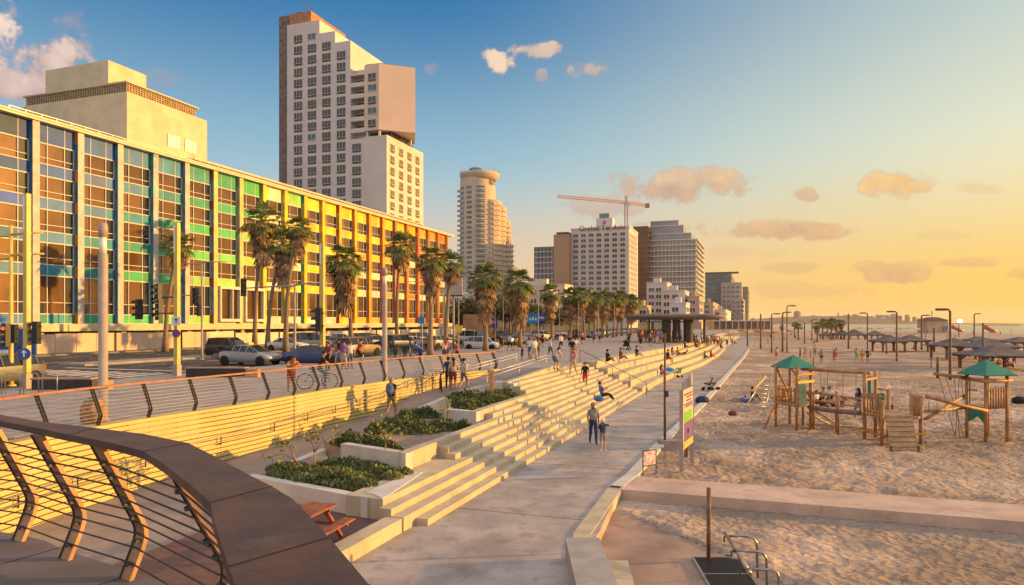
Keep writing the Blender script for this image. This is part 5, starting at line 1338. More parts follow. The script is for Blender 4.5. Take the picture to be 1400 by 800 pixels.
# sloping bank and terrace wall under those trees
def hill(name, label, pts, D, dep, mat, z1f, kind=None):
    mb = MB()
    n = len(pts)
    ids = [[mb.pt((dp(px, 441, D).x + q * dep * .3, D + q * dep, 2.0 + (zat(py, D) - 2.0) * (q ** .7))) for q in (0, .35, .7, 1.0)] for px, py in pts]
    for a, b_ in zip(ids, ids[1:]):
        for j in range(3): mb.face([a[j], b_[j], b_[j + 1], a[j + 1]], 0, True)
    return mb
mb = hill('bank', '', [(618, 446), (625, 430), (645, 424), (670, 426), (700, 430), (730, 432), (775, 436), (800, 447)], 180, 40, None, None)
tag(mb.build('bank', pm('scrub_ground', (.14, .12, .06), .95, .35, .12, .2, 1.5)), kind='structure')
b = MB(); b.box(dp(633, 441, 168).x, dp(668, 441, 168).x, 168, 168.6, 2.1, zat(430, 168)); tag(b.build('terrace_wall', pm('terrace_stone', (.35, .22, .13), .9, .2, .6)), 'brown terrace wall on the bank beyond the road', 'wall')
b = MB(); b.box(dp(715, 441, 165).x, dp(800, 441, 165).x, 165, 165.5, 2.1, zat(447, 165) ); tag(b.build('garden_wall', pm('garden_wall', (.6, .42, .2), .85, .1, .3)), 'long low sunlit ochre wall under the billboards', 'wall')

# ------------------------------------------------------------------ planter vegetation
m_gc = [pm('groundcover_a', (.2, .23, .09), .7, .4, 3), pm('groundcover_b', (.25, .25, .09), .7, .3, 3), pm('groundcover_c', (.12, .17, .06), .7, .3, 3)]
def cover(name, label, blobs, n, hgt, leaf, mats, up=1.0):
    mb = MB()
    for _ in range(n):
        L, s, r, z = random.choice(blobs); a = random.random() * 6.28; q = math.sqrt(random.random()) * r; x, y = L + math.cos(a) * q, s + math.sin(a) * q * .8
        hh = hgt * max(.15, (1 - (q / r) ** 2)) * random.uniform(.6, 1.1) * (.75 + .5 * noise.noise(Vector((x, y, 0)) * 2)); p = LS(x, y, z + hh * random.random() ** .35)
        a_ = Vector((random.gauss(0, .55), random.gauss(0, .55), up)).normalized() * leaf * random.uniform(.6, 1.3); b_ = a_.orthogonal().normalized(); b_.rotate(Quaternion(a_.normalized(), random.random() * 6.28)); b_ *= leaf * .32
        i = [mb.pt(p), mb.pt(p + a_ * .5 + b_), mb.pt(p + a_), mb.pt(p + a_ * .5 - b_)]; mb.face(i, random.randrange(len(mats)))
    return tag(mb.build(name, mats, recalc=False), label, None, None, 'stuff')
random.seed(21)
cover('groundcover_plants', 'dense silvery green succulents in the nearest planter', [(-12.6, 17.3, 1.15, .56), (-11.6, 17.4, 1.2, .56), (-10.9, 17.0, .9, .56), (-12.2, 18.5, .9, .56), (-13.5, 17.7, .7, .56), (-10.5, 18.0, .7, .56), (-11.2, 18.5, .8, .56), (-12.0, 16.7, .6, .56), (-10.2, 16.5, .45, .56)], 15000, .34, .13, m_gc)
cover('groundcover_plants', 'green mounds of shrub at the ends of the second planter', [(-13.2, 20.7, .75, .9), (-12.1, 20.3, .8, .9), (-11.1, 19.7, .4, .9), (-13.6, 24.8, 1.0, .9), (-12.6, 24.0, 1.2, .9), (-11.8, 24.9, .9, .9), (-13.6, 23.3, .6, .9), (-10.8, 24.9, .35, .9), (-14.0, 27.8, .8, .9), (-14.2, 26.6, .6, .9)], 14000, .5, .12, [m_gc[0], m_gc[2], m_leaf[1]])
cover('groundcover_plants', 'bushy green shrubs filling the third planter', [(-12.0, 28.2, .8, 1.36), (-12.6, 29.6, .9, 1.36), (-11.6, 27.0, .6, 1.36), (-12.0, 30.6, 1.1, 1.36), (-13.4, 31.3, 1.1, 1.36), (-11.8, 32.1, .8, 1.36), (-11.7, 29.0, .7, 1.36)], 11000, .55, .13, [m_gc[0], m_gc[2], m_leaf[1]])
cover('groundcover_plants', 'yellowish tufts beside the wide tread under the second planter', [(-9.75, 17.4, .3, .7), (-9.7, 18.0, .25, .7)], 900, .2, .1, m_gc[1:2])
def sapling(base, tips, label, leaves=26, lsz=.13):
    th = thing('sapling', label, 'sapling', base, 0, 'young trees planted in the planters'); B0 = Vector(base); mb = MB(); ends = []
    for t_ in tips:
        P_ = [Vector(q) for q in t_]; mb.tube(P_, [.028 * (1 - .65 * k / (len(P_) - 1)) for k in range(len(P_))], 6); ends += [(P_[-1], 1.0), (P_[-2], .5)]
    mb.build('trunk', m_bark, th); mb = MB()
    for e, w_ in ends:
        for _ in range(int(leaves * w_ / 2)):
            p = e + Vector((random.gauss(0, .12), random.gauss(0, .12), random.gauss(0, .09))); a_ = Vector((random.gauss(0, 1), random.gauss(0, 1), random.gauss(-.3, .6))).normalized() * lsz * random.uniform(.6, 1.1); b_ = a_.orthogonal().normalized() * lsz * .38
            mb.face([mb.pt(p), mb.pt(p + a_ * .5 + b_), mb.pt(p + a_), mb.pt(p + a_ * .5 - b_)], random.randrange(2))
    mb.build('foliage', [pm('sapling_leaf', (.14, .18, .04), .6, .3, 5), pm('sapling_leaf_b', (.28, .24, .06), .6, .3, 5)], th, recalc=False)
random.seed(8)
D1 = 19.0
b0 = gp(429, 651, .56); Q = lambda x, y: dp(x, y, b0.y)
sapling(tuple(b0), [[b0, Q(430, 622), Q(427, 602), Q(424, 590)], [Q(430, 618), Q(438, 607), Q(452, 598), Q(460, 591)], [Q(428, 606), Q(412, 595), Q(395, 602)], [Q(427, 600), Q(434, 592), Q(437, 588)]], 'spreading young tree with sparse yellow-green leaves in the nearest planter')
b1 = gp(419, 650, .56); Q1 = lambda x, y: dp(x, y, b1.y)
sapling(tuple(b1), [[b1, Q1(411, 636), Q1(402, 628), Q1(386, 620), Q1(366, 626)], [Q1(404, 630), Q1(398, 614), Q1(388, 606)]], 'low leaning young branch tree left of the spreading one', 22)
b2 = gp(526, 643, .56); Q2 = lambda x, y: dp(x, y, b2.y)
sapling(tuple(b2), [[b2, Q2(527, 620), Q2(527, 604), Q2(523, 590), Q2(513, 576)], [Q2(527, 605), Q2(532, 594), Q2(539, 588)], [Q2(527, 600), Q2(521, 594)]], 'slim upright young tree at the right of the nearest planter', 30)
for (x, y, ty, z, lab) in ((611, 578, 540, 1.02, 'thin staked sapling at the back of the second planter'), (664, 546, 520, 1.36, 'thin sapling beside the orange post in the third planter'), (646, 552, 528, 1.36, 'tiny sapling at the left of the third planter'), (688, 541, 514, 1.36, 'bare thin sapling right of the orange post')):
    b3 = gp(x, y, z); Q3 = lambda x_, y_: dp(x_, y_, b3.y); sapling(tuple(b3), [[b3, Q3(x + .6, (y + ty) / 2), Q3(x, ty)], [Q3(x + .4, (y + ty) / 2), Q3(x + 3, ty + 8)]], lab, 18, .10)
# ------------------------------------------------------------------ cars
m_tyre = pm('tyre', (.02, .02, .02), .85, .1, 6, local=True); m_rim = pm('rim', (.35, .34, .33), .35, .1, 6, metal=.8, local=True)
m_cglass = pm('car_glass', (.02, .024, .028), .06, .2, 2, spec=.7, local=True)
m_lampc = pm('headlamp', (.7, .7, .68), .15, .05, 5, spec=.6, local=True); m_tail = pm('tail_lamp', (.45, .02, .02), .25, .1, 5, emit=((.9, .05, .03), .25), local=True)
m_plate = pm('number_plate', (.7, .55, .08), .5, .05, 8, local=True); m_blackp = pm('black_plastic', (.025, .025, .025), .6, .1, 8, local=True)
def paint(nm, c): return pm('paint_' + nm, c, .28, .06, 3, coat=.6, local=True, stain=(tuple(x * .8 for x in c), 6, .6, .4))
PAINTS = dict(white=(.66, .65, .62), silver=(.36, .35, .33), dark=(.035, .037, .042), blue=(.04, .07, .16), grey=(.14, .14, .14), red=(.4, .04, .03), tan=(.3, .23, .13), green=(.06, .18, .09))
# side profile: (y, sill z, belt z, roof z, half width sill/belt, half width roof, cabin?)
BODY = dict(
    sedan=[(-2.25, .42, .80, .80, .70, .66, 0), (-2.15, .28, .92, .93, .82, .72, 0), (-1.62, .22, 1.02, 1.05, .87, .72, 0), (-.95, .22, 1.0, 1.40, .89, .60, 1), (-.3, .22, .98, 1.47, .90, .62, 1), (.3, .22, .96, 1.43, .90, .61, 1), (1.2, .22, .93, .97, .89, .74, 0), (1.9, .26, .78, .80, .84, .70, 0), (2.2, .34, .64, .66, .74, .62, 0)],
    hatch=[(-1.95, .40, .95, .98, .74, .62, 0), (-1.88, .28, 1.0, 1.12, .82, .60, 1), (-1.5, .25, 1.0, 1.46, .85, .58, 1), (-.8, .24, .98, 1.54, .86, .60, 1), (.2, .24, .95, 1.52, .86, .60, 1), (.7, .24, .95, 1.32, .86, .58, 1), (1.1, .24, .94, .97, .85, .70, 0), (1.75, .26, .82, .85, .82, .68, 0), (2.0, .34, .66, .70, .72, .60, 0)],
    suv=[(-2.25, .48, 1.05, 1.08, .80, .68, 0), (-2.2, .36, 1.1, 1.2, .90, .68, 1), (-1.95, .33, 1.1, 1.70, .92, .66, 1), (-.9, .33, 1.08, 1.76, .93, .68, 1), (.2, .33, 1.06, 1.74, .93, .67, 1), (.7, .33, 1.06, 1.50, .93, .66, 1), (1.1, .33, 1.05, 1.08, .92, .76, 0), (2.0, .35, .96, 1.0, .90, .78, 0), (2.25, .42, .80, .84, .80, .70, 0)],
    van=[(-2.4, .42, 1.1, 1.14, .86, .80, 0), (-2.36, .34, 1.15, 1.85, .92, .80, 1), (-1.0, .32, 1.12, 1.98, .94, .80, 1), (.6, .32, 1.1, 1.95, .94, .78, 1), (1.2, .32, 1.08, 1.60, .93, .74, 1), (1.7, .32, 1.05, 1.10, .92, .80, 0), (2.25, .34, .88, .92, .88, .76, 0), (2.4, .42, .70, .74, .78, .68, 0)])
def car_proto(kind, col, label, roofrack=False, taxi=False):
    st_ = BODY[kind]; th = thing('parked_car', label, 'car', (0, 0, -50), 0); FR[th.name] = Matrix()
    b = MB(); g = MB(); rows = []
    for (y, zs_, zb, zr, w_, wr, cab) in st_:
        rows.append([(-w_ * .94, y, zs_), (-w_, y, (zs_ + zb) / 2), (-w_ * .97, y, zb), (-wr, y, zr - .04), (-wr * .7, y, zr), (wr * .7, y, zr), (wr, y, zr - .04), (w_ * .97, y, zb), (w_, y, (zs_ + zb) / 2), (w_ * .94, y, zs_)])
    ids = [[b.pt(p) for p in r] for r in rows]; gid = [[g.pt((p[0] * .985, p[1], p[2] - .008)) for p in r] for r in rows]
    for i in range(len(rows) - 1):
        ca, cb = st_[i][6], st_[i + 1][6]
        for j in range(9):
            side = j in (2, 6); top = j in (3, 4, 5)
            if side and (ca and cb): g.face([gid[i][j], gid[i][j + 1], gid[i + 1][j + 1], gid[i + 1][j]]); continue
            if (ca != cb or (ca and cb and abs(st_[i][3] - st_[i + 1][3]) > .15)) and (top or side):
                dz_ = abs(st_[i][3] - st_[i + 1][3])
                if dz_ > .12: g.face([gid[i][j], gid[i][j + 1], gid[i + 1][j + 1], gid[i + 1][j]]); continue
            b.face([ids[i][j], ids[i][j + 1], ids[i + 1][j + 1], ids[i + 1][j]], 0, True)
        b.face([ids[i][0], ids[i + 1][0], ids[i + 1][9], ids[i][9]], 1)
    b.face(ids[0][::-1], 0); b.face(ids[-1], 0)
    # pillars
    for i, s_ in enumerate(st_):
        if s_[6] and 0 < i < len(st_) - 1:
            for sx in (1, -1): b.bar((sx * s_[4] * .975, s_[0], s_[2]), (sx * s_[5] * 1.01, s_[0], s_[3] - .03), .05, .035, 0)
    yb, yf = st_[0][0], st_[-1][0]
    b.box(-.7, .7, yf - .02, yf + .05, .34, .46, 1); b.box(-.75, .75, yb - .05, yb + .04, .40, .56, 1)
    for sx in (1, -1): b.box(sx * .92 - .09, sx * .92 + .09, st_[-3][0] - .35, st_[-3][0] - .22, st_[-3][2] + .02, st_[-3][2] + .15, 1)
    if roofrack:
        for sx in (1, -1): b.bar((sx * .5, -1.2, st_[3][3] + .05), (sx * .5, .3, st_[3][3] + .05), .04, .04, 1)
    if taxi: b.box(-.25, .25, -.15, .05, st_[4][3], st_[4][3] + .14, 2)
    def add(nm, mb, mats):
        me = mb.mesh(nm, mats); bm = bmesh.new(); bm.from_mesh(me); bmesh.ops.recalc_face_normals(bm, faces=bm.faces); bm.to_mesh(me); bm.free()
        o = bpy.data.objects.new(nm, me); COL.objects.link(o); o.parent = th; return o
    add('body', b, [paint(col, PAINTS[col]), m_blackp, m_plate]); add('window', g, [m_cglass])
    wy = (st_[1][0] + .55, st_[-1][0] - .72)
    for y in wy:
        for sx in (1, -1):
            m_ = MB(); hw_ = st_[3][4]; R_ = .34 if kind in ('sedan', 'hatch') else .37
            m_.M = Matrix.Translation((sx * (hw_ - .07), y, R_)) @ Matrix.Rotation(PI / 2, 4, 'Y')
            m_.lathe([(R_ * .6, -.11), (R_ * .95, -.11), (R_, -.07), (R_, .07), (R_ * .95, .11), (R_ * .6, .11)], 18, mi=0); m_.lathe([(R_ * .6, -.105), (R_ * .6, .105)], 12, mi=1); add('wheel', m_, [m_tyre, m_rim])
            a_ = MB(); a_.M = Matrix.Translation((sx * (hw_ - .02), y, R_)) @ Matrix.Rotation(PI / 2, 4, 'Y'); a_.lathe([(R_ * 1.08, -.03), (R_ * 1.08, .03)], 18, mi=0); add('wheel_arch', a_, [m_blackp])
    for sx in (1, -1):
        m_ = MB(); z_ = st_[-1][2] - .02; m_.box(sx * .58 - .15, sx * .58 + .15, yf - .08, yf + .03, z_ - .12, z_ + .02); add('headlight', m_, [m_lampc])
        m_ = MB(); z_ = st_[0][2]; m_.box(sx * .60 - .12, sx * .60 + .12, yb - .03, yb + .08, z_ - .22, z_ - .02); add('tail_light', m_, [m_tail])
    m_ = MB(); m_.box(-.26, .26, yb - .06, yb - .03, .56, .68); add('plate', m_, [m_plate])
    note_kids(th); return th
PROTO = {}; used_p = set()
def car(kind, col, px, py, heading, label, name='parked_car', **kw):
    """heading in degrees from the promenade direction, clockwise (towards the sea)"""
    key = (kind, col, tuple(kw.items())); b0 = gp(px, py, 2.034); rz = -PA - R(heading)
    if key not in PROTO:
        PROTO[key] = car_proto(kind, col, label, **kw); o = PROTO[key]; o.location = (b0.x, b0.y, 2.034); o.rotation_euler = (0, 0, rz)
    else: o = copy_tree(PROTO[key], (b0.x, b0.y, 2.034), rz, label)
    o['group'] = 'cars along the seafront road'; return o
car('sedan', 'silver', 343, 499, 90, 'silver taxi with a yellow roof sign crossing the road before the palms', taxi=True)
car('suv', 'dark', 316, 488, 92, 'dark car directly behind the silver taxi')
car('sedan', 'white', 395, 480, 88, 'white saloon beyond the palm trunks, right of the silver taxi')
car('sedan', 'blue', 432, 499, 70, 'dark blue saloon with red tail lamps behind the leaning man')
car('van', 'silver', 424, 478, 60, 'silver van half hidden behind the yellow lamp column')
car('suv', 'tan', 490, 487, 10, 'tan off-road car seen from behind near the cyclists', roofrack=True)
car('hatch', 'dark', 380, 470, 90, 'dark hatchback in the far lane behind the white saloon')
for i, (px, py, kd, c, hd, lb) in enumerate([(452, 475, 'sedan', 'silver', 80, 'silver saloon parked behind the standing couple'), (468, 471, 'hatch', 'white', 60, 'white hatchback in the parked row before the orange bays'), (500, 473, 'suv', 'dark', 20, 'dark car right of the tan off-road car'), (516, 476, 'hatch', 'blue', 15, 'blue hatchback left of the thick grey lamp'), (512, 469, 'sedan', 'white', 80, 'white saloon behind the blue hatchback'), (538, 474, 'sedan', 'grey', 20, 'grey saloon right of the thick grey lamp'), (549, 479, 'suv', 'blue', 15, 'blue tall car behind the parked bicycles'), (557, 472, 'hatch', 'red', 30, 'red hatchback between the tall palms'), (566, 476, 'sedan', 'white', 15, 'white saloon behind the man in blue'), (578, 471, 'suv', 'silver', 20, 'silver tall car under the blue square sign'), (602, 476, 'hatch', 'silver', 15, 'silver hatchback by the shaggy railing palm'), (612, 471, 'sedan', 'dark', 15, 'dark saloon below the billboard'),
    (648, 470, 'van', 'white', 100, 'long white van turning beyond the hotel end'), (660, 479, 'hatch', 'white', 85, 'white hatchback at the foot of the first full palm'), (642, 464, 'sedan', 'silver', 90, 'silver saloon behind the long white van'), (690, 466, 'suv', 'dark', 40, 'dark tall car between the two full palms'), (701, 473, 'sedan', 'dark', 20, 'dark saloon left of the second full palm'), (722, 470, 'sedan', 'silver', 10, 'silver saloon right of the second full palm'), (742, 466, 'suv', 'white', 0, 'white tall car approaching behind the red capped walkers'), (735, 461, 'hatch', 'grey', 0, 'small grey car in the distance under the billboard'), (786, 463, 'suv', 'dark', 0, 'dark tall car among the first palms of the far row'), (806, 463, 'sedan', 'green', 5, 'green car between the palms of the far row'), (824, 461, 'van', 'white', 0, 'small white van far along the road'), (768, 461, 'sedan', 'silver', 0, 'small silver car far along the road')]):
    car(kd, c, px, py, hd, lb)
car('hatch', 'grey', -6, 528, 180, 'dark grey car nose at the left edge of the street')

# scooter
def bike(loc, rz, label, col, motor=False, group=None, sc=1.0):
    th = thing('scooter' if motor else 'bicycle', label, 'scooter' if motor else 'bicycle', loc, rz, group); T = FR[th.name]; r = .34 if not motor else .27; mt = pm('bike_' + col, CL.get(col, (.1, .1, .1)), .4, .1, 5)
    for y in (-.52, .52):
        mb = MB(T @ Matrix.Translation((0, y, r)) @ Matrix.Rotation(PI / 2, 4, 'Y')); n = 22; w_ = .02 if not motor else .05
        for k in range(n):
            a, b_ = 2 * PI * k / n, 2 * PI * (k + 1) / n; mb.bar((r * math.cos(a), r * math.sin(a), 0), (r * math.cos(b_), r * math.sin(b_), 0), w_ * 2, w_ * 1.6, up=(0, 0, 1))
        if not motor:
            for k in range(8): a = PI * k / 4; mb.bar((0, 0, 0), (r * math.cos(a), r * math.sin(a), 0), .006, .006)
        else: mb.lathe([(r * .6, -.03), (r * .6, .03)], 12)
        mb.build('wheel', m_tyre, th)
    mb = MB(T)
    if not motor:
        A, B_, C_, D_ = Vector((0, -.52, r)), Vector((0, -.1, r - .02)), Vector((0, -.22, .80)), Vector((0, .40, .82))
        for p, q in ((A, B_), (A, C_), (B_, C_), (B_, D_), (C_, D_), (D_, Vector((0, .52, r))), (D_, Vector((0, .37, 1.0)))): mb.bar(p, q, .035, .035)
        mb.build('frame', mt, th)
        mb = MB(T); mb.bar((-.26, .36, 1.02), (.26, .36, 1.02), .03, .03); mb.build('handlebar', m_blackp, th)
        mb = MB(T); mb.prism([(-.07, -.36), (.07, -.36), (.03, -.08), (-.03, -.08)], .86, .92); mb.bar((0, -.22, .8), (0, -.22, .88), .03, .03); mb.build('saddle', m_blackp, th)
    else:
        mb.prism([(-.16, -.7), (.16, -.7), (.18, -.05), (-.18, -.05)], .38, .68); mb.prism([(-.18, -.05), (.18, -.05), (.18, .35), (-.18, .35)], .22, .30); mb.bar((0, .38, .28), (0, .28, .98), .36, .12); mb.build('body_panel', mt, th)
        mb = MB(T); mb.bar((-.32, .22, 1.0), (.32, .22, 1.0), .04, .04); mb.build('handlebar', m_blackp, th); mb = MB(T); mb.prism([(-.14, -.68), (.14, -.68), (.12, -.02), (-.12, -.02)], .68, .78); mb.build('saddle', m_blackp, th)
    return th
p = gp(301, 490, 2.034); bike(tuple(p), R(20), 'dark scooter parked left of the silver taxi', 'black', True)

# ------------------------------------------------------------------ hoarding in front of the hotel
ho = thing('hoarding', 'long pale construction hoarding of tall panels in front of the hotel', 'hoarding', LS(-62.6, 90, 2.1))
m_ho = pm('hoarding_panel', (.62, .46, .32), .7, .1, .35, stain=((.5, .42, .36), .5, .56, .5)); m_hop = pm('hoarding_white', (.64, .56, .42), .7, .1, .35)
s0, s1 = toLS(planeL(44, -62.6))[1], toLS(planeL(636, -62.6))[1]; n = 46
for k in range(n):
    a = s0 + (s1 - s0) * k / n; c = s0 + (s1 - s0) * (k + 1) / n; dz = random.uniform(-.03, .03); mb = MB(PM)
    mb.box(-62.65, -62.55, a + .03, c - .03, 2.2, 4.02 + dz if k < 12 else 3.75 + dz); mb.build('panel', m_ho if k < 10 else m_hop, ho)
for k in range(0, n, 4):
    a = s0 + (s1 - s0) * k / n; mb = MB(PM); mb.box(-62.5, -62.4, a - .06, a + .06, 2.16, 4.05); mb.build('post', m_dsteel, ho)
bb = MB(PM); sb = toLS(planeL(-30, -58))[1]
bl = thing('billboard', 'blue and white street billboard at the far left by the traffic lights', 'billboard', LS(-50, 38, 2.1))
P_ = gp(16, 499, 2.03); q = P_
mb = MB(Matrix.Translation((q.x, q.y, 2.03)) @ Matrix.Rotation(AS - R(60), 4, 'Z')); mb.box(-2.6, 1.6, -.1, .1, .55, 2.6); mb.build('panel', pm('billboard_blue', (.03, .08, .28), .4, .1, 1), bl)
mb = MB(Matrix.Translation((q.x, q.y, 2.03)) @ Matrix.Rotation(AS - R(60), 4, 'Z')); mb.box(-2.2, -1.0, -.13, -.1, 1.2, 2.3); mb.box(-.9, -.2, -.13, -.1, .8, 1.1); mb.build('poster', pm('billboard_white', (.6, .66, .7), .4, .15, 2), bl)
mb = MB(Matrix.Translation((q.x, q.y, 2.03)) @ Matrix.Rotation(AS - R(60), 4, 'Z')); mb.box(-2.2, -2.0, -.05, .05, 0, .55); mb.box(1.2, 1.4, -.05, .05, 0, .55); mb.build('leg', m_dsteel, bl)

# ------------------------------------------------------------------ lamp columns, traffic lights, signs
m_yel = pm('yellow_column', (.62, .46, .12), .45, .08, 2); m_col = pm('grey_column', (.36, .30, .26), .5, .12, 2, stain=((.24, .2, .18), 2, .56, .5)); m_glow = pm('lamp_glass', (.75, .72, .64), .3, .05, 4)
def groundz(p): return 2.2
for (px, py, top, w_, lab) in ((141, 575, 305, 12, 'thick grey bollard lamp at the left behind the long railing'), (526, 522, 366, 7, 'thick grey bollard lamp before the red piers of the hotel')):
    b0 = gp(px, py, 2.2); r = w_ * b0.y / F / 2; z1 = zat(top, b0.y); th = thing('bollard_lamp', lab, 'lamp', (b0.x, b0.y, 2.2), 0, 'thick grey bollard lamps')
    T = (b0.x, b0.y); h = z1 - 2.2
    mb = MB(); mb.lathe([(r * 1.5, 2.2), (r * 1.5, 2.24), (r, 2.26), (r, z1 - h * .16), (r * .9, z1 - h * .155)], 20, T); mb.build('column', m_col, th)
    mb = MB(); mb.lathe([(r * .75, z1 - h * .155), (r * .75, z1 - h * .07)], 16, T); mb.build('lamp_glass', m_glow, th)
    mb = MB(); mb.lathe([(r, z1 - h * .07), (r * 1.02, z1 - h * .02), (r * .8, z1)], 20, T); mb.build('cap', m_col, th)
for (px, py, top, w_, lab) in ((37, 531, 265, 9, 'tall yellow square lamp column at the far left'), (242, 514, 305, 8, 'tall yellow square lamp column carrying two small road signs'), (441, 494, 332, 7, 'tall yellow lamp column with a traffic signal in front of the orange bays'), (608, 474, 395, 5, 'short yellow column beside the billboard at the hotel end')):
    b0 = gp(px, py, 2.2); r = w_ * b0.y / F / 2; z1 = zat(top, b0.y); th = thing('lamp_column', lab, 'lamp', (b0.x, b0.y, 2.2), 0, 'tall yellow lamp columns')
    T = Matrix.Translation((b0.x, b0.y, 0)) @ Matrix.Rotation(-PA, 4, 'Z')
    mb = MB(T); mb.prism([(-r * .8, -r * .7), (r * .8, -r * .7), (r * .8, r * .7), (-r * .8, r * .7)], 2.8, z1); mb.build('column', m_yel, th)
    mb = MB(T); mb.prism([(-r, -r), (r, -r), (r, r), (-r, r)], 2.17, 2.82); mb.build('base', m_col, th)
    mb = MB(T); mb.box(-r * .82, -r * .1, -r * .74, -r * .70, z1 - 1.6, z1 - .1); mb.build('lamp_strip', m_glow, th)
m_sig = pm('signal_housing', (.03, .032, .035), .5, .1, 5); m_red = pm('signal_red', (.6, .03, .02), .3, .1, 5, emit=((1, .06, .03), 2.0)); m_lensd = pm('signal_lens', (.05, .07, .05), .2, .1, 5)
def signal(loc, rz, label, lit=False, sc=1.0):
    th = thing('traffic_light', label, 'traffic light', loc, rz, 'traffic lights at the road crossing'); T = FR[th.name] @ Matrix.Scale(sc, 4)
    mb = MB(T); mb.box(-.17, .17, -.12, .12, -.55, .55); mb.bar((0, .12, .3), (0, .26, .3), .05, .05); mb.bar((0, .12, -.3), (0, .26, -.3), .05, .05); mb.build('housing', m_sig, th)
    for k, z in enumerate((.35, 0, -.35)):
        mb = MB(T @ Matrix.Translation((0, -.12, z)) @ Matrix.Rotation(PI / 2, 4, 'X')); mb.lathe([(.12, -.01), (.12, .03)], 14); mb.build('lens', m_red if (lit and k == 0) else m_lensd, th)
        mb = MB(T); n = 8
        pts = [(.145 * math.cos(a), .145 * math.sin(a)) for a in [PI * j / n for j in range(n + 1)]]
        for (x0, z0_), (x1, z1_) in zip(pts, pts[1:]): mb.quad((x0, -.12, z + z0_), (x1, -.12, z + z1_), (x1, -.34, z + z1_ - .02), (x0, -.34, z + z0_ - .02))
        mb.build('visor', m_sig, th)
    return th
def mast(px, py, top, label, arms=(), r=.09, mat=None, z=2.03, nm='signal_mast'):
    b0 = gp(px, py, z); th = thing(nm, label, 'mast', (b0.x, b0.y, z), 0, 'steel masts along the road'); z1 = zat(top, b0.y)
    mb = MB(); mb.tube([(b0.x, b0.y, z), (b0.x, b0.y, z + .9), (b0.x, b0.y, z1)], [r * 1.2, r, r * .7], 10); mb.lathe([(r * 2, z), (r * 2, z + .06), (r * 1.3, z + .1)], 10, (b0.x, b0.y)); mb.build('pole', mat or m_col, th)
    for (x0, y0, x1, y1) in arms:
        A = dp(x0, y0, b0.y); B_ = dp(x1, y1, b0.y); mb = MB(); mb.tube([A, A.lerp(B_, .5) + Vector((0, 0, .03)), B_], [r * .7, r * .55, r * .4], 8); mb.build('arm', mat or m_col, th)
    return b0.y
D = mast(276, 492, 357, 'slim mast with a long arm reaching left above the crossing', [(276, 359, 312, 358), (276, 361, 240, 361), (276, 404, 222, 405)])
signal(dp(268, 405, D - .2), PI * .05, 'black signal hanging on the slim mast beside the hotel', sc=1.25); signal(dp(272, 424, D - .2), -PI / 2, 'small signal seen side-on low on the slim mast', sc=.9)
for (x, y, lab) in ((216, 402, 'upper signal on the arm left of the sign column'), (190, 423, 'leftmost signal hanging from the lower arm'), (217, 424, 'lower signal on the arm left of the sign column')): signal(dp(x, y, gp(242, 514, 2.2).y + .4), -.5, lab, sc=1.0)
b0 = gp(242, 514, 2.2); th = thing('signal_gantry', 'thin double arm holding signals left of the yellow sign column', 'signal arm', (b0.x, b0.y, 5)); mb = MB()
for (x0, x1, y) in ((242, 222, 406), (242, 192, 428)): mb.tube([dp(x0, y, b0.y), dp(x1, y + 1, b0.y + .2)], .04, 6)
mb.build('arm', m_dsteel, th)
D = mast(403, 486, 386, 'grey mast with a long arm carrying a signal over the road', [(403, 391, 336, 394), (403, 390, 441, 386)], r=.13)
signal(dp(333, 393, D - .1), .4, 'large black signal hanging at the end of the long arm', sc=1.5); signal(dp(436, 437, gp(441, 494, 2.2).y - .3), -PI / 2, 'large black signal seen side-on at the yellow column', sc=1.6)
D = mast(577, 478, 384, 'mast with a short arm and a blue square sign before the red piers', [(577, 386, 556, 385)], r=.08)
D = mast(15, 528, 308, 'yellow lit signal mast with curved arms at the left edge', [(15, 352, -20, 360), (15, 349, 60, 347), (15, 322, -20, 326), (15, 321, 58, 318)], r=.11, mat=m_yel)
signal(dp(8, 458, D - .3), -.4, 'signal showing a red lamp at the left edge', True, sc=1.0); signal(dp(20, 456, D - .1), -PI / 2, 'small side-on signal right of the red lamp', sc=.8); signal(dp(50, 455, gp(37, 531, 2.2).y), -PI / 2, 'side-on signal right of the far left yellow column', sc=.9)
for (px, py, top, lab) in ((688, 466, 404, 'thin lamp post between the two full palms'), (736, 473, 408, 'thin pole left of the third full palm'), (765, 466, 415, 'thin post right of the third full palm'), (791, 467, 413, 'tall thin post among the first palms of the far row'), (818, 465, 416, 'thin post in the middle of the far palm row'), (840, 463, 416, 'thin post towards the end of the far palm row'), (677, 468, 420, 'short thin post right of the first full palm'), (627, 484, 405, 'post with a small yellow sign at the end of the hotel'), (143, 452 + 30, 420, 'short green traffic post in front of the hoarding')):
    mast(px, py, top, lab, r=.06, nm='street_pole')
def disc_sign(px, py, D, r, label, cols, rz=0.0, square=False, bar=False, name='road_sign', ring=None):
    c = dp(px, py, D); th = thing(name, label, 'sign', tuple(c), rz); T = FR[th.name] @ Matrix.Rotation(PI / 2, 4, 'X')
    mb = MB(T)
    if square: mb.box(-r, r, -r, r, -.02, .02)
    else: mb.lathe([(r, -.02), (r, .02)], 24)
    mb.build('plate', cols[0], th)
    if ring: mb = MB(T); mb.lathe([(r * .8, .021), (r * .8, .025)], 24); mb.build('face', ring, th)
    if len(cols) > 1:
        mb = MB(T @ Matrix.Rotation(-.8 if bar else 0, 4, 'Z'))
        if bar: mb.box(-r * .8, r * .8, -r * .09, r * .09, .026, .034)
        else: mb.box(-r * .1, r * .1, -r * .5, r * .35, .026, .034); mb.prism([(-r * .42, r * .2), (r * .42, r * .2), (0, r * .68)], .026, .034)
        mb.build('symbol', cols[1], th)
    return th
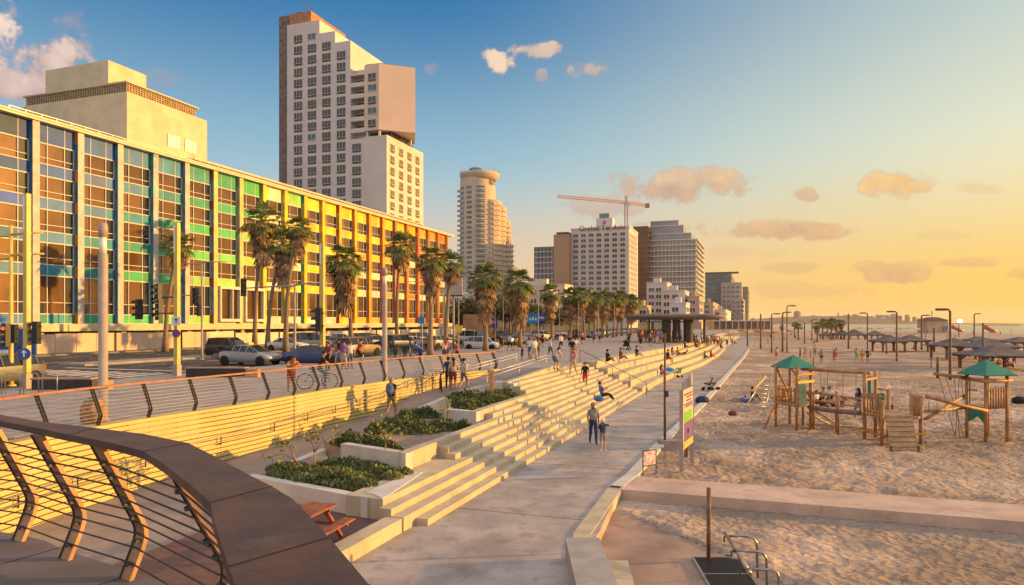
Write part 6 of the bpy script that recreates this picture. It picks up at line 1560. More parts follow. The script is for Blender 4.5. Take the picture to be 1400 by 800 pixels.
m_sblue = pm('sign_blue', (.02, .10, .42), .4, .08, 4); m_swh = pm('sign_white', (.7, .7, .68), .4, .08, 4); m_sred = pm('sign_red', (.5, .03, .03), .4, .08, 4); m_syel = pm('sign_yellow', (.75, .5, .03), .4, .08, 4)
D = gp(242, 514, 2.2).y - .35
disc_sign(33, 484, gp(37, 531, 2.2).y - .5, .26, 'round blue arrow sign on the far left yellow column', [m_sblue, m_swh], rz=.2)
disc_sign(241, 439, D, .24, 'white square sign with a dark round symbol on the yellow column', [m_swh, m_sig], square=True)
disc_sign(241, 456, D, .22, 'round blue no parking sign with red bar under the white square sign', [m_sred, m_sred], bar=True, ring=m_sblue)
disc_sign(576, 438, gp(577, 478, 2.2).y - .3, .36, 'pale blue square sign on the mast before the red piers', [pm('sign_cyan', (.03, .3, .55), .4, .08, 4)], square=True)
disc_sign(627, 450, gp(627, 484, 2.2).y - .3, .30, 'small yellow sign on the post at the hotel end', [m_syel], square=True)
# box billboard on a post
b0 = gp(620, 478, 2.1); th = thing('billboard', 'pale box billboard on a post at the right end of the hotel', 'billboard', (b0.x, b0.y, 2.1)); mb = MB(); z0_, z1_ = zat(406, b0.y), zat(378, b0.y); mb.box(b0.x - .9, b0.x + 1.0, b0.y - .3, b0.y + .3, z0_ + .2, z1_ - .1); mb.build('panel', pm('billboard_beige', (.5, .42, .33), .6, .1, 1), th)
mb = MB(); mb.tube([(b0.x, b0.y, 2.1), (b0.x, b0.y, z0_)], .12, 8); mb.build('post', m_col, th); mb = MB(); mb.box(b0.x - .96, b0.x + 1.06, b0.y - .34, b0.y + .34, z0_ + .06, z0_ + .19); mb.box(b0.x - .96, b0.x + 1.06, b0.y - .34, b0.y + .34, z1_ - .09, z1_ + .02); mb.build('frame', m_dsteel, th)
# blue billboards beyond the road
for (x0, x1, y0, y1, D, lab, c) in ((668, 680, 433, 448, 150, 'dark blue poster board with orange strip on the bank', 0), (699, 707, 430, 443, 150, 'narrow violet poster board left of the long blue billboards', 1), (713, 722, 430, 441, 152, 'pale poster board between the violet and turquoise ones', 2), (722, 736, 429, 443, 152, 'wide turquoise billboard with pale lettering marks', 3), (736, 745, 429, 440, 152, 'deep blue billboard with a white square at the right end', 4)):
    cc = [((.03, .05, .25), (.5, .25, .1)), ((.14, .09, .35), (.6, .6, .65)), ((.3, .4, .5), (.05, .1, .3)), ((.02, .22, .42), (.6, .68, .7)), ((.02, .08, .4), (.65, .65, .65))][c]
    A, B_ = dp(x0, y1, D), dp(x1, y0, D); th = thing('billboard', lab, 'billboard', (A.x, D, 2.1), 0, 'billboards on the bank past the road')
    mb = MB(); mb.box(A.x, B_.x, D, D + .2, A.z, B_.z); mb.build('panel', pm('bb_%d' % c, cc[0], .5, .15, .8), th)
    mb = MB(); w_ = B_.x - A.x; h = B_.z - A.z
    for k in range(3): mb.box(A.x + w_ * (.12 + .27 * k), A.x + w_ * (.30 + .27 * k), D - .03, D - .002, A.z + h * .35, A.z + h * (.6 + .1 * (k % 2)))
    mb.build('poster', pm('bbp_%d' % c, cc[1], .5, .15, 2), th); mb = MB(); mb.box(A.x + .2, A.x + .35, D + .21, D + .35, 2.1, B_.z); mb.box(B_.x - .35, B_.x - .2, D + .21, D + .35, 2.1, B_.z); mb.build('post', m_dsteel, th)
# low dark parapets on the promenade
m_blk = pm('black_granite', (.03, .028, .03), .35, .3, 3, spec=.5); m_cap = pm('parapet_cap', (.4, .24, .14), .6, .15, 2)
for (x0, x1, yb, yt, lab) in ((43, 124, 533, 519, 'low dark granite parapet by the left lamp columns'), (254, 334, 516, 504, 'low dark granite parapet in front of the taxi')):
    A = gp(x0, yb, 2.2); B_ = gp(x1, yb, 2.2); hh = zat(yt, A.y) - 2.2; th = thing('parapet', lab, 'parapet', tuple(A)); mb = MB(); mb.box(A.x, B_.x, A.y, A.y + .5, 2.2, 2.2 + hh); mb.build('body', m_blk, th); mb = MB(); mb.box(A.x - .04, B_.x + .04, A.y - .05, A.y + .55, 2.2 + hh, 2.26 + hh); mb.build('cap', m_cap, th)
    mb = MB(); mb.box(B_.x + .05, B_.x + .7, A.y, A.y + .5, 2.2, 2.2 + hh * .9); mb.build('end_block', m_cap, th)
# big carved stone with a dark back, seen through the railing
b0 = gp(127, 579, 2.2); th = thing('boulder', 'rough orange-lit rounded stone behind the railing beside the thick grey lamp', 'stone', tuple(b0)); mb = MB(); mb.sphere((b0.x, b0.y, 2.52), .42, 16, 10, sc=(.85, .6, 1.05)); mb.v = [v + Vector((noise.noise(v * 4) * .06, noise.noise(v * 5) * .05, noise.noise(v * 4.5) * .06)) for v in mb.v]; mb.build('stone_body', pm('boulder_stone', (.42, .24, .14), .9, .3, 6, .02, 18), th)
# guard rails at the left crossing
b0 = gp(15, 540, 2.2); th = thing('guard_rail', 'short steel guard rail with hoops at the crossing on the left', 'guard rail', tuple(b0)); mb = MB()
for k in range(4): x = b0.x - 1.2 + k * .75; mb.tube([(x, b0.y + .3, 2.2), (x, b0.y + .3, 2.95), (x + .1, b0.y + .3, 3.05), (x + .5, b0.y + .3, 3.05), (x + .6, b0.y + .3, 2.95), (x + .6, b0.y + .3, 2.2)], .02, 6)
mb.build('hoop', m_steel, th)
# parked bicycles by the railing end
random.seed(4)
for k, (px, py, c) in enumerate([(533, 492, 'green'), (540, 491, 'black'), (547, 492, 'grey'), (554, 491, 'black'), (561, 490, 'white'), (568, 490, 'black')]):
    b0 = gp(px, py, 2.2); bike(tuple(b0), random.uniform(-.6, .2) + .8, ['lime green bicycle at the left of the parked cluster', 'black bicycle second in the parked cluster', 'grey bicycle in the middle of the parked cluster', 'black bicycle fourth in the parked cluster', 'white bicycle in the parked cluster beside the man in blue', 'black bicycle right next to the man in blue'][k], c, group='bicycles parked by the thick grey lamp')
b0 = gp(434, 532, 2.2); bike((b0.x, b0.y, 2.2), R(-75), 'pale turquoise city bicycle standing behind the railing', 'teal')
b0 = LS(-15.6, 33.6); bike((b0.x - .3, b0.y, ramp_z(33.6)), R(10), 'dark bicycle leaning on the ramp beside the couple', 'black')

# ------------------------------------------------------------------ pavilion canopy at the end of the steps
D = 98.0; th = thing('pavilion', 'flat roofed promenade pavilion on thick dark columns above the crowd', 'pavilion', (dp(925, 441, D).x, D, 2.2))
m_can = pm('canopy_dark', (.16, .12, .10), .6, .15, .4); m_canc = pm('canopy_column', (.09, .075, .07), .6, .2, 1)
A, B_ = dp(864, 434, D), dp(1000, 434, D)
cxm = (A.x + B_.x) / 2
mb = MB(); W_ = (B_.x - A.x) / 2; n = 40
pts = [(cxm + W_ * math.copysign(abs(math.cos(a)) ** .6, math.cos(a)) , D + 5 + 6.5 * math.copysign(abs(math.sin(a)) ** .6, math.sin(a))) for a in [2 * PI * k / n for k in range(n)]]
ptsb = [(cxm + (x - cxm) * .8, D + 5 + (y - D - 5) * .8) for x, y in pts]
i1 = [mb.pt((x, y, 5.85)) for x, y in pts]; i2 = [mb.pt((x, y, 6.12)) for x, y in pts]; i3 = [mb.pt((x, y, 5.5)) for x, y in ptsb]; i4 = [mb.pt((cxm + (x - cxm) * .7, D + 5 + (y - D - 5) * .7, 6.35)) for x, y in pts]
for k in range(n):
    j = (k + 1) % n; mb.face([i1[k], i1[j], i2[j], i2[k]]); mb.face([i3[k], i3[j], i1[j], i1[k]]); mb.face([i2[k], i2[j], i4[j], i4[k]])
mb.face(i4); mb.face(i3[::-1]); mb.build('roof', m_can, th)
for px, w_ in ((888, .25), (911, 1.05), (925, .9), (941, 1.15), (963, .3)):
    c = dp(px, 441, D + 3); mb = MB(); mb.lathe([(w_ * .62, 2.2), (w_ * .62, 5.6)], 14, (c.x, c.y), smooth=False); mb.build('column', m_canc, th)
D = 128.0; th = thing('pavilion', 'smaller second canopy roof behind the main pavilion', 'pavilion', (dp(905, 441, D).x, D, 2.2)); A, B_ = dp(888, 440, D), dp(946, 440, D); mb = MB(); mb.box(A.x, B_.x, D, D + 8, 5.1, 5.4); mb.build('roof', m_can, th); mb = MB()
for q in (.1, .5, .9): mb.box(A.x + (B_.x - A.x) * q, A.x + (B_.x - A.x) * q + .4, D + 2, D + 2.4, 2.2, 5.1)
mb.build('column', m_canc, th)
D = 300.0; th = thing('cafe', 'long low beach cafe with a pale flat roof and glass front beyond the pavilion', 'cafe', (dp(985, 441, D).x, D, 1.5)); A, B_ = dp(975, 437, D), dp(1062, 437, D)
mb = MB(); mb.box(A.x, B_.x, D, D + 12, 5.6, 6.0); mb.build('roof', m_pal, th); mb = MB(); mb.box(A.x + 1, B_.x - 1, D + 2, D + 11, 1.0, 5.6); mb.build('glass_front', pm('cafe_glass', (.25, .16, .08), .2, .3, .4), th); mb = MB()
for k in range(10): mb.box(A.x + k * (B_.x - A.x) / 10, A.x + k * (B_.x - A.x) / 10 + .3, D + .2, D + .5, 0.5, 5.6)
mb.build('column', m_pal, th)
D = 262.0; A, B_ = dp(958, 460, D), dp(1054, 458, D); b = MB(); b.box(A.x, B_.x, D, D + .5, -.1, zat(450, D)); tag(b.build('terrace_wall', pm('ochre_wall', (.6, .42, .22), .8, .1, .2)), 'long low sunlit ochre wall below the beach cafe', 'wall')
# parasols along the cafes
random.seed(9)
def parasol(loc, H, r, label, col, group, n=8, name='parasol'):
    th = thing(name, label, 'parasol', loc, 0, group); x, y, z = loc; mb = MB(); mb.tube([(x, y, z), (x, y, z + H)], .05, 6); mb.build('pole', m_bark, th); mb = MB(); mb.lathe([(r, z + H * .78), (r * .98, z + H * .80), (.05, z + H)], n, (x, y), smooth=False); mb.build('canopy', col, th)
cols = [pm('parasol_red', (.45, .08, .06), .8, .2, 1), pm('parasol_tan', (.5, .34, .2), .8, .2, 1), pm('parasol_white', (.62, .56, .48), .8, .2, 1)]
for k in range(14):
    px = 990 + k * 7.5 + random.uniform(-2, 2); py = random.uniform(460, 466); b0 = gp(px, py, -.05); parasol((b0.x, b0.y, -.05), 2.6, 1.7, ORD[k] + ' cafe parasol from the left beyond the end of the steps', cols[k % 3], 'parasols outside the beach cafes')
for k in range(12):
    px = 1178 + k * 6.6; b0 = gp(px, 457.5 + (k % 3), -.4); parasol((b0.x, b0.y, -.4), 3.4, 3.0, ORD[k] + ' parasol from the left in the far row beside the water', cols[2 if k % 2 else 1], 'far row of beach parasols by the water')
# ------------------------------------------------------------------ beach lamps
m_bpole = pm('weathered_lamp_pole', (.17, .10, .065), .75, .25, 2); m_lhead = pm('lamp_head', (.10, .075, .06), .5, .15, 4)
def beach_lamp(px, py, top, label, dirn=-1, z=-.05, head=True, arm=.9):
    b0 = gp(px, py, z); z1 = zat(top, b0.y); th = thing('beach_lamp', label, 'lamp', (b0.x, b0.y, z), 0, 'tall lamps standing on the beach'); x, y = b0.x, b0.y; r = .14 if b0.y < 120 else .20
    mb = MB(); mb.tube([(x, y, z - .3), (x, y, z + 1.2), (x, y, z1 - .15)], [r, r * .85, r * .7], 8); mb.build('pole', m_bpole, th)
    if head:
        mb = MB(); mb.tube([(x, y, z1 - .2), (x + dirn * arm * .25, y - .1, z1), (x + dirn * arm, y - .2, z1 + .02)], [r * .7, r * .6, r * .5], 6); mb.build('arm', m_bpole, th)
        mb = MB(); mb.box(x + dirn * arm - .42, x + dirn * arm + .42, y - .42, y + .05, z1 - .10, z1 + .08); mb.build('lamp_head', m_lhead, th)
        mb = MB(); mb.box(x + dirn * arm - .34, x + dirn * arm + .34, y - .36, y - .02, z1 - .135, z1 - .102); mb.build('lamp_glass', m_glow, th)
for a in [(1076, 482, 418, 'tall beach lamp with its head turned right above the left playground tower', 1), (1070, 481, 427, 'shorter beach lamp just left of the tall right-turned one', 1), (1055, 482, 429, 'beach lamp at the edge of the lower promenade end', 1), (1186, 483, 428, 'beach lamp behind the volleyball players', -1), (1226, 494, 426, 'thick beach lamp beside the middle shade roofs', -1), (1299, 519, 423, 'nearest big beach lamp left of the grey shade roofs', -1), (1332, 470, 429, 'beach lamp with upturned head against the sea', 1), (1260, 478, 431, 'beach lamp between the middle shade roofs and the kiosk', 1), (1110, 466, 437, 'faint far lamp behind the beach palms', 1)]:
    beach_lamp(a[0], a[1], a[2], a[3], a[4])
for a in [(1040, 477, 428, 'plain pole by the red umbrellas'), (1160, 477, 428, 'plain pole left of the volleyball players'), (1277, 481, 447, 'plain pole before the kiosk'), (1344, 500, 440, 'plain dark green pole rising above the grey shade roofs'), (1282, 517, 486, 'short brown post at the end of the volleyball net'), (1212, 484, 464, 'short post under the middle shade roofs'), (1022, 474, 440, 'plain pole near the end of the steps'), (1100, 470, 440, 'plain pole among the beach palms')]:
    beach_lamp(a[0], a[1], a[2], a[3], head=False)
# floodlight glowing by the water
c = dp(1311, 439, 250); th = thing('floodlight', 'lit white floodlight glowing on a mast beside the kiosk', 'floodlight', (c.x, c.y, 0)); mb = MB(); mb.tube([(c.x, c.y, -.4), (c.x, c.y, c.z)], .15, 8); mb.build('pole', m_bpole, th); mb = MB(); mb.sphere(c + Vector((0, -.5, 0)), .75, 14, 8, sc=(1.3, .3, .9)); mb.build('lamp_glass', pm('lit_floodlight', (.8, .85, .8), .3, .05, 1, emit=((.85, 1, .95), 2.5)), th)

# ------------------------------------------------------------------ shade pavilions
m_shade = pm('grey_shade_roof', (.155, .13, .12), .85, .25, .8, stain=((.18, .14, .12), 1.2, .5, .5)); m_timb = pm('brown_timber', (.26, .13, .06), .7, .25, 2.5, .004, 30); m_timbd = pm('dark_timber', (.12, .065, .04), .7, .25, 2.5)
def shade(x0, x1, foot, eave, apex, label, depth=None, z=-.05):
    b0 = gp((x0 + x1) / 2, foot, z); D = b0.y; A, B_ = dp(x0, eave, D), dp(x1, eave, D); ze = A.z; za = zat(apex, D + 2); w_ = (B_.x - A.x) / 2; cx_ = b0.x; dpt = depth or w_ * .9
    th = thing('shade_pavilion', label, 'pavilion', (cx_, D + dpt, z), 0, 'square timber shade pavilions on the beach'); cy = D + dpt
    mb = MB(); c = [(cx_ - w_, cy - dpt), (cx_ + w_, cy - dpt), (cx_ + w_, cy + dpt), (cx_ - w_, cy + dpt)]
    bt = [mb.pt((x, y, ze - .08)) for x, y in c]; tp = [mb.pt((x, y, ze + .04)) for x, y in c]; q = .06; ap = [mb.pt((cx_ + (x - cx_) * q, cy + (y - cy) * q, za)) for x, y in c]; md = [mb.pt((cx_ + (x - cx_) * .5, cy + (y - cy) * .5, ze + (za - ze) * .42)) for x, y in c]
    for k in range(4):
        j = (k + 1) % 4; mb.face([bt[k], bt[j], tp[j], tp[k]]); mb.face([tp[k], tp[j], md[j], md[k]]); mb.face([md[k], md[j], ap[j], ap[k]])
    mb.face(ap); mb.face(bt[::-1]); mb.build('roof', m_shade, th)
    for sx in (-.72, .72):
        for sy in (-.72, .72):
            x, y = cx_ + w_ * sx, cy + dpt * sy; mb = MB(); mb.box(x - .13, x + .13, y - .13, y + .13, z - .2, ze - .08); mb.bar((x, y, ze - .75), (x - w_ * sx * .35, y, ze - .1), .1, .1); mb.bar((x, y, ze - .75), (x, y - dpt * sy * .35, ze - .1), .1, .1); mb.build('post', m_timb, th)
    for sy in (-.72, .72): mb = MB(); mb.box(cx_ - w_ * .95, cx_ + w_ * .95, cy + dpt * sy - .07, cy + dpt * sy + .07, ze - .24, ze - .082); mb.build('beam', m_timbd, th)
    return th
for a in [(1345, 1436, 507, 487, 472, 'nearest grey shade pavilion at the right edge, just above the right playground tower'), (1336, 1402, 497, 475, 463, 'grey shade pavilion behind the nearest one at the right edge'), (1291, 1346, 492, 473, 462, 'grey shade pavilion right of the nearest big beach lamp'), (1330, 1372, 481, 466, 460, 'farther shade pavilion peeking over the right-hand roofs'), (1204, 1246, 482, 467, 458, 'left roof of the middle pair of shade pavilions'), (1234, 1278, 481, 466, 458, 'right roof of the middle pair of shade pavilions'), (1385, 1440, 485, 468, 461, 'partly cropped shade pavilion at the right edge further back'), (1144, 1166, 464, 457, 451, 'small far shade pavilion by the beach palms'), (1160, 1188, 465, 458, 450, 'small far shade pavilion left of the far parasol row'), (1190, 1212, 464, 458, 452, 'small far shade pavilion above the volleyball players'), (1125, 1143, 463, 458, 453, 'smallest far shade pavilion beside the small beach palms')]:
    shade(*a)
# ------------------------------------------------------------------ kiosk
D = 330.0; A, B_ = dp(1269, 456, D), dp(1296, 437.5, D); th = thing('lifeguard_building', 'two-storey tan beach building with dark hipped roof at the waterline', 'building', (A.x, D, -.5)); mb = MB(); mb.box(A.x, B_.x, D, D + 9, -1.2, zat(438, D)); mb.build('wall', pm('kiosk_wall', (.5, .36, .24), .8, .15, .3), th)
mb = MB(); z_ = zat(438, D); c = [(A.x - .6, D - .6), (B_.x + .6, D - .6), (B_.x + .6, D + 9.6), (A.x - .6, D + 9.6)]; cc = ((A.x + B_.x) / 2, D + 4.5); i = [mb.pt((x, y, z_)) for x, y in c]; j = [mb.pt((cc[0] + (x - cc[0]) * .3, cc[1] + (y - cc[1]) * .3, z_ + 1.5)) for x, y in c]
for k in range(4): mb.face([i[k], i[(k + 1) % 4], j[(k + 1) % 4], j[k]])
mb.face(j); mb.face(i[::-1]); mb.build('roof', m_timbd, th)
for k in range(2): mb = MB(); mb.box(B_.x - 2.6 + k * 1.5, B_.x - 1.6 + k * 1.5, D - .08, D - .01, .8 + k * .4, 3.4); mb.build('door' if k == 0 else 'window', pm('kiosk_blue', (.1, .2, .26), .4), th)
for (px, py, lab) in ((1308, 455, 'red and white tube slide of the water toy beside the tan beach building'), (1353, 456, 'orange beach toy boat lying near the water')):
    c = gp(px, py, -.6); th = thing('water_toy', lab, 'water toy', tuple(c)); mb = MB(); mb.tube([c + Vector((-3, 0, 3.6)), c + Vector((-1, 0, 2.6)), c + Vector((1.5, 0, 1.4)), c + Vector((3.4, 0, .9))], 1.0, 8); mb.build('body', pm('toy_red', (.5, .1, .06), .5, .2, .5), th); mb = MB(); mb.box(c.x - 3.4, c.x + 3.2, c.y - 1, c.y + 1, c.z - .2, c.z + .5); mb.build('float', m_slabw, th)
# ------------------------------------------------------------------ volleyball nets
m_net = pm('net_white', (.6, .56, .5), .7, .1, 4); m_nets = pm('net_string', (.25, .22, .2), .8, .1, 4)
for (x0, x1, yf, yt, yb, lab) in ((1108, 1190, 487, 479, 483, 'far volleyball net behind the players'), (1112, 1273, 503, 489, 502, 'near volleyball net drawn across the sand in front of the players')):
    A, B_ = gp(x0, yf + 1, -.05), gp(x1, yf, -.05); D = B_.y; th = thing('volleyball_net', lab, 'net', tuple(B_), 0, 'volleyball nets'); z1 = zat(yt, D) ; z0_ = max(.1, zat(yb, D))
    for P in (A, B_): mb = MB(); mb.tube([P, Vector((P.x, P.y, z1 + .1))], .05, 6); mb.build('post', m_dsteel, th)
    mb = MB(); mb.bar((A.x, A.y, z1), (B_.x, B_.y, z1), .02, .07); mb.build('top_band', m_net, th); mb = MB(); mb.bar((A.x, A.y, z0_), (B_.x, B_.y, z0_), .02, .05); n = int((B_.x - A.x) / .5)
    mb.build('bottom_band', m_nets, th); mb = MB()
    for k in range(n): p = A.lerp(B_, k / n); mb.bar((p.x, p.y, z0_), (p.x, p.y, z1), .008, .008)
    for k in range(4): z_ = z0_ + (z1 - z0_) * (k + 1) / 5; mb.bar((A.x, A.y, z_), (B_.x, B_.y, z_), .006, .006)
    mb.build('mesh_net', m_nets, th)

# ------------------------------------------------------------------ wooden playground
m_wood = pm('playground_timber', (.42, .22, .09), .6, .25, 3.5, .003, 40, col2=(.26, .12, .05)); m_woodl = pm('playground_plank', (.40, .26, .14), .7, .2, 4, .002, 50); m_grn = pm('green_roof', (.03, .22, .15), .55, .15, 1.5); m_rope = pm('rope', (.12, .1, .08), .8); m_ylw = pm('yellow_clamp', (.75, .42, .03), .5)
SZ = -.05
def post(mb, P, z0_, z1, r=.075): mb.tube([(P.x, P.y, z0_), (P.x, P.y, z1)], r, 10)
def G(px, py): return gp(px, py, SZ)
def tower(name, feet, label, ztop, roof=None, deck=1.2):
    th = thing('play_tower', label, 'play tower', tuple(feet[0]), 0, 'timber play towers')
    for P in feet: mb = MB(); post(mb, P, SZ - .2, ztop); mb.build('post', m_wood, th)
    c = sum(feet, Vector()) / len(feet)
    if roof:
        r, z0_, z1, ang = roof; mb = MB(); cs = [(c.x + r * math.cos(ang + k * PI / 2), c.y + r * math.sin(ang + k * PI / 2)) for k in range(4)]; i = [mb.pt((x, y, z0_)) for x, y in cs]; a_ = mb.pt((c.x, c.y, z1)); ib = [mb.pt((c.x + (x - c.x) * .96, c.y + (y - c.y) * .96, z0_ - .03)) for x, y in cs]; ab_ = mb.pt((c.x, c.y, z1 - .05))
        for k in range(4): j = (k + 1) % 4; mb.face([i[k], i[j], a_]); mb.face([ib[j], ib[k], ab_]); mb.face([i[j], i[k], ib[k], ib[j]])
        mb.build('roof', m_grn, th)
    return th, c
def fence_panel(th, A, B_, z0_, z1, n=7, mat=None):
    mb = MB(); mb.bar((A.x, A.y, z0_ + .12), (B_.x, B_.y, z0_ + .12), .05, .07); mb.bar((A.x, A.y, z1 - .15), (B_.x, B_.y, z1 - .15), .05, .07)
    for k in range(n): p = A.lerp(B_, (k + .5) / n); d = (B_ - A).normalized(); o = Vector((-d.y, d.x, 0)) * -.045; mb.tube([(p.x + o.x, p.y + o.y, z0_), (p.x + o.x, p.y + o.y, z1)], .035, 6)
    mb.build('railing', mat or m_wood, th)
def floor_deck(th, feet, z, mat=None): mb = MB(); mb.prism([(p.x, p.y) for p in feet], z - .07, z); mb.build('deck', mat or m_woodl, th)
# left tower
F1, F2, F3, F4 = G(1061, 584), G(1089.6, 589.5), G(1108.5, 585.5), G(1081.5, 582)
F4 = F1 + (F3 - F2); F4.z = F1.z
tl, c = tower('l', [F1, F2, F3, F4], 'left timber play tower with green pyramid roof and log braces', 3.0, (1.08, 2.92, 3.52, -.55))
floor_deck(tl, [F1, F2, F3, F4], 1.15); fence_panel(tl, F1, F2, 1.18, 2.0); fence_panel(tl, F4, F1, 1.18, 2.0)
mb = MB(); mb.tube([F1 + Vector((-.75, -.5, 0)), Vector((F1.x, F1.y, 1.15))], .06, 8); mb.build('brace', m_wood, tl)
for a, b_ in (((F4.x, F4.y, 2.9), (F3.x, F3.y, 1.4)), ((F1.x, F1.y, 2.9), (F4.x, F4.y, 1.4))): mb = MB(); mb.tube([a, b_], .05, 8); mb.build('brace', m_wood, tl)
mb = MB(); mb.box(F2.x + .08, F2.x + .42, F2.y - .05, F2.y - .01, 1.15, 2.2); mb.build('side_panel', pm('pale_green_panel', (.3, .38, .2), .6, .2, 3), tl)
for z_ in (2.62, 2.25): mb = MB(); mb.bar((F2.x - .1, F2.y, z_), (F3.x + .15, F3.y, z_), .08, .12); mb.build('crossbar', m_ylw if z_ < 2.5 else m_wood, tl)
for (x0, y0, x1, y1) in ((1110, 559, 1150, 583), (1104, 565, 1134, 580), (1103, 580, 1112, 558)):
    A, B_ = dp(x0, y0, F3.y - .1), gp(x1, y1, SZ); mb = MB(); mb.tube([A, Vector((B_.x, F3.y - .5 if x1 < 1120 else B_.y, SZ))], .05, 8); mb.build('brace', m_woodl, tl)
# swing beam to the middle platform
M1, M2, M3, M4 = G(1182, 602), G(1197, 597), G(1206, 609), G(1246, 606)
th = thing('swing_beam', 'long horizontal log beam with hanging swing ropes between the left tower and the platform', 'swing', tuple(F3)); A, B_ = dp(1096, 504.5, F3.y), dp(1191, 510, M1.y)
mb = MB(); mb.tube([A, B_], .085, 10); mb.build('beam', m_wood, th)
for q in (.28, .40, .62, .80):
    p = A.lerp(B_, q); mb = MB(); mb.tube([p, Vector((p.x + (.15 if q < .3 else 0), p.y, 1.0))], .012, 5); mb.build('rope', m_rope, th)
mb = MB(); p, q_ = A.lerp(B_, .42), A.lerp(B_, .60); mb.box(p.x + .1, q_.x, p.y - .12, p.y + .12, .92, .98); mb.build('seat', m_blackp, th)
# log balance beam
th = thing('balance_log', 'sagging grey balance log running from the left tower to the platform', 'balance log', (0, 0, 0)); A, B_ = dp(1106, 556, F3.y), dp(1176, 566, M1.y); mb = MB(); mb.tube([A, A.lerp(B_, .3) + Vector((0, 0, -.05)), A.lerp(B_, .6) + Vector((0, 0, -.02)), B_ + Vector((0, 0, .04))], .11, 10); mb.build('log', pm('grey_log', (.22, .16, .13), .85, .2, 3), th); th.location = (0, 0, 0)
mb = MB(); q_ = A.lerp(B_, .62); 
for P in (A.lerp(B_, .12), A.lerp(B_, .62)): mb.tube([(P.x, P.y + .1, SZ), (P.x, P.y + .1, P.z + .7)], .06, 8)
mb.build('post', m_wood, th)
th = thing('handrail_logs', 'low double log handrail behind the balance log', 'railing', (0, 0, 0)); A, B_ = dp(1098, 535, F3.y + .8), dp(1178, 546, M1.y + .6); mb = MB(); mb.tube([A, B_], .05, 8); mb.tube([A - Vector((0, 0, .4)), B_ - Vector((0, 0, .35))], .04, 8)
mb.build('rail', m_wood, th); mb = MB(); q_ = A.lerp(B_, .6); mb.tube([(q_.x, q_.y, SZ), (q_.x, q_.y, q_.z + .2)], .07, 8); mb.tube([(A.x, A.y, SZ), A], .07, 8); mb.build('post', m_wood, th)
# middle platform and sloping plank ramp
P5, P6 = G(1259, 607), G(1240, 600)
tm, c = tower('m', [M1, M2], 'timber platform in the middle with fence panels and tall corner posts', zat(508, M1.y)); FR[tm.name] = FR[tm.name]
for P, zt in ((M3, zat(547, M3.y)), (M4, zat(538, M4.y)), (P5, zat(541, P5.y))): mb = MB(); post(mb, P, SZ - .2, zt); mb.build('post', m_wood, tm)
Bk = Vector((M4.x, M2.y + .1, SZ)); 
zd = zat(570, M3.y); mb = MB(); mb.prism([(M1.x, M1.y), (M3.x, M3.y), (M4.x, M3.y), (P5.x, P5.y), (M4.x + .2, M2.y + .3), (M2.x, M2.y)], zd - .1, zd); mb.build('deck', m_woodl, tm)
for P in (Bk, ): mb = MB(); post(mb, P, SZ - .2, zd + .95); mb.build('post', m_wood, tm)
fence_panel(tm, M1, M3, zd, zd + .95, 6); fence_panel(tm, Vector((M4.x + .12, M4.y, 0)), P5, zd - .15, zd + .85, 6); 
mb = MB(); mb.tube([Vector((M2.x, M2.y, zd + .95)), Vector((Bk.x, Bk.y, zd + .95))], .045, 8); mb.tube([Vector((M2.x, M2.y, zd + .6)), Vector((Bk.x, Bk.y, zd + .6))], .045, 8); mb.tube([Vector((M1.x, M1.y, .35)), Vector((M3.x, M3.y, .35)), Vector((M3.x + .9, M3.y, .35))], .04, 8); mb.bar((M1.x, M1.y, 2.6), (M2.x + .05, M2.y, 2.6), .08, .1); mb.build('rail', m_wood, tm)
for (x, w_, z0_, z1) in ((Bk.x - .8, .62, zd + .0, zd + .75), (M2.x - .28, .12, zd + .5, zd + 1.5)): mb = MB(); mb.box(x, x + w_, M2.y + .1, M2.y + .15, z0_, z1); mb.build('green_panel', m_grn, tm)
for P in (P5, M1): mb = MB(); mb.bar((P.x - .2, P.y - .1, .38), (P.x + .3, P.y - .05, .42), .07, .07); mb.build('clamp', m_ylw, tm)
A, B_ = dp(1210, 569, M3.y - .1), dp(1247, 569, M3.y - .1); C_, E_ = gp(1218, 617, SZ), gp(1256, 617, SZ); rp = thing('plank_ramp', 'sloping plank ramp with cross battens leaning on the middle platform', 'ramp', tuple(C_)); mb = MB()
i = [mb.pt(p) for p in (A, B_, E_, C_)]; i2 = [mb.pt(p + Vector((0, 0, .06))) for p in (A, B_, E_, C_)]
mb.face(i2); mb.face(i[::-1])
for k in range(4): mb.face([i[k], i[(k + 1) % 4], i2[(k + 1) % 4], i2[k]])
mb.build('plank_surface', m_woodl, rp)
for k in range(7): q = (k + .5) / 7; p0, p1 = A.lerp(C_, q), B_.lerp(E_, q); mb = MB(); mb.bar(p0 + Vector((0, 0, .08)), p1 + Vector((0, 0, .08)), .05, .04); mb.build('batten', m_wood, rp)
for p_ in (C_, E_): mb = MB(); mb.bar(p_ + Vector((0, 0, .22)), p_ + Vector((0, 0, -.2)), .05, .05); mb.build('foot', m_timbd, rp)
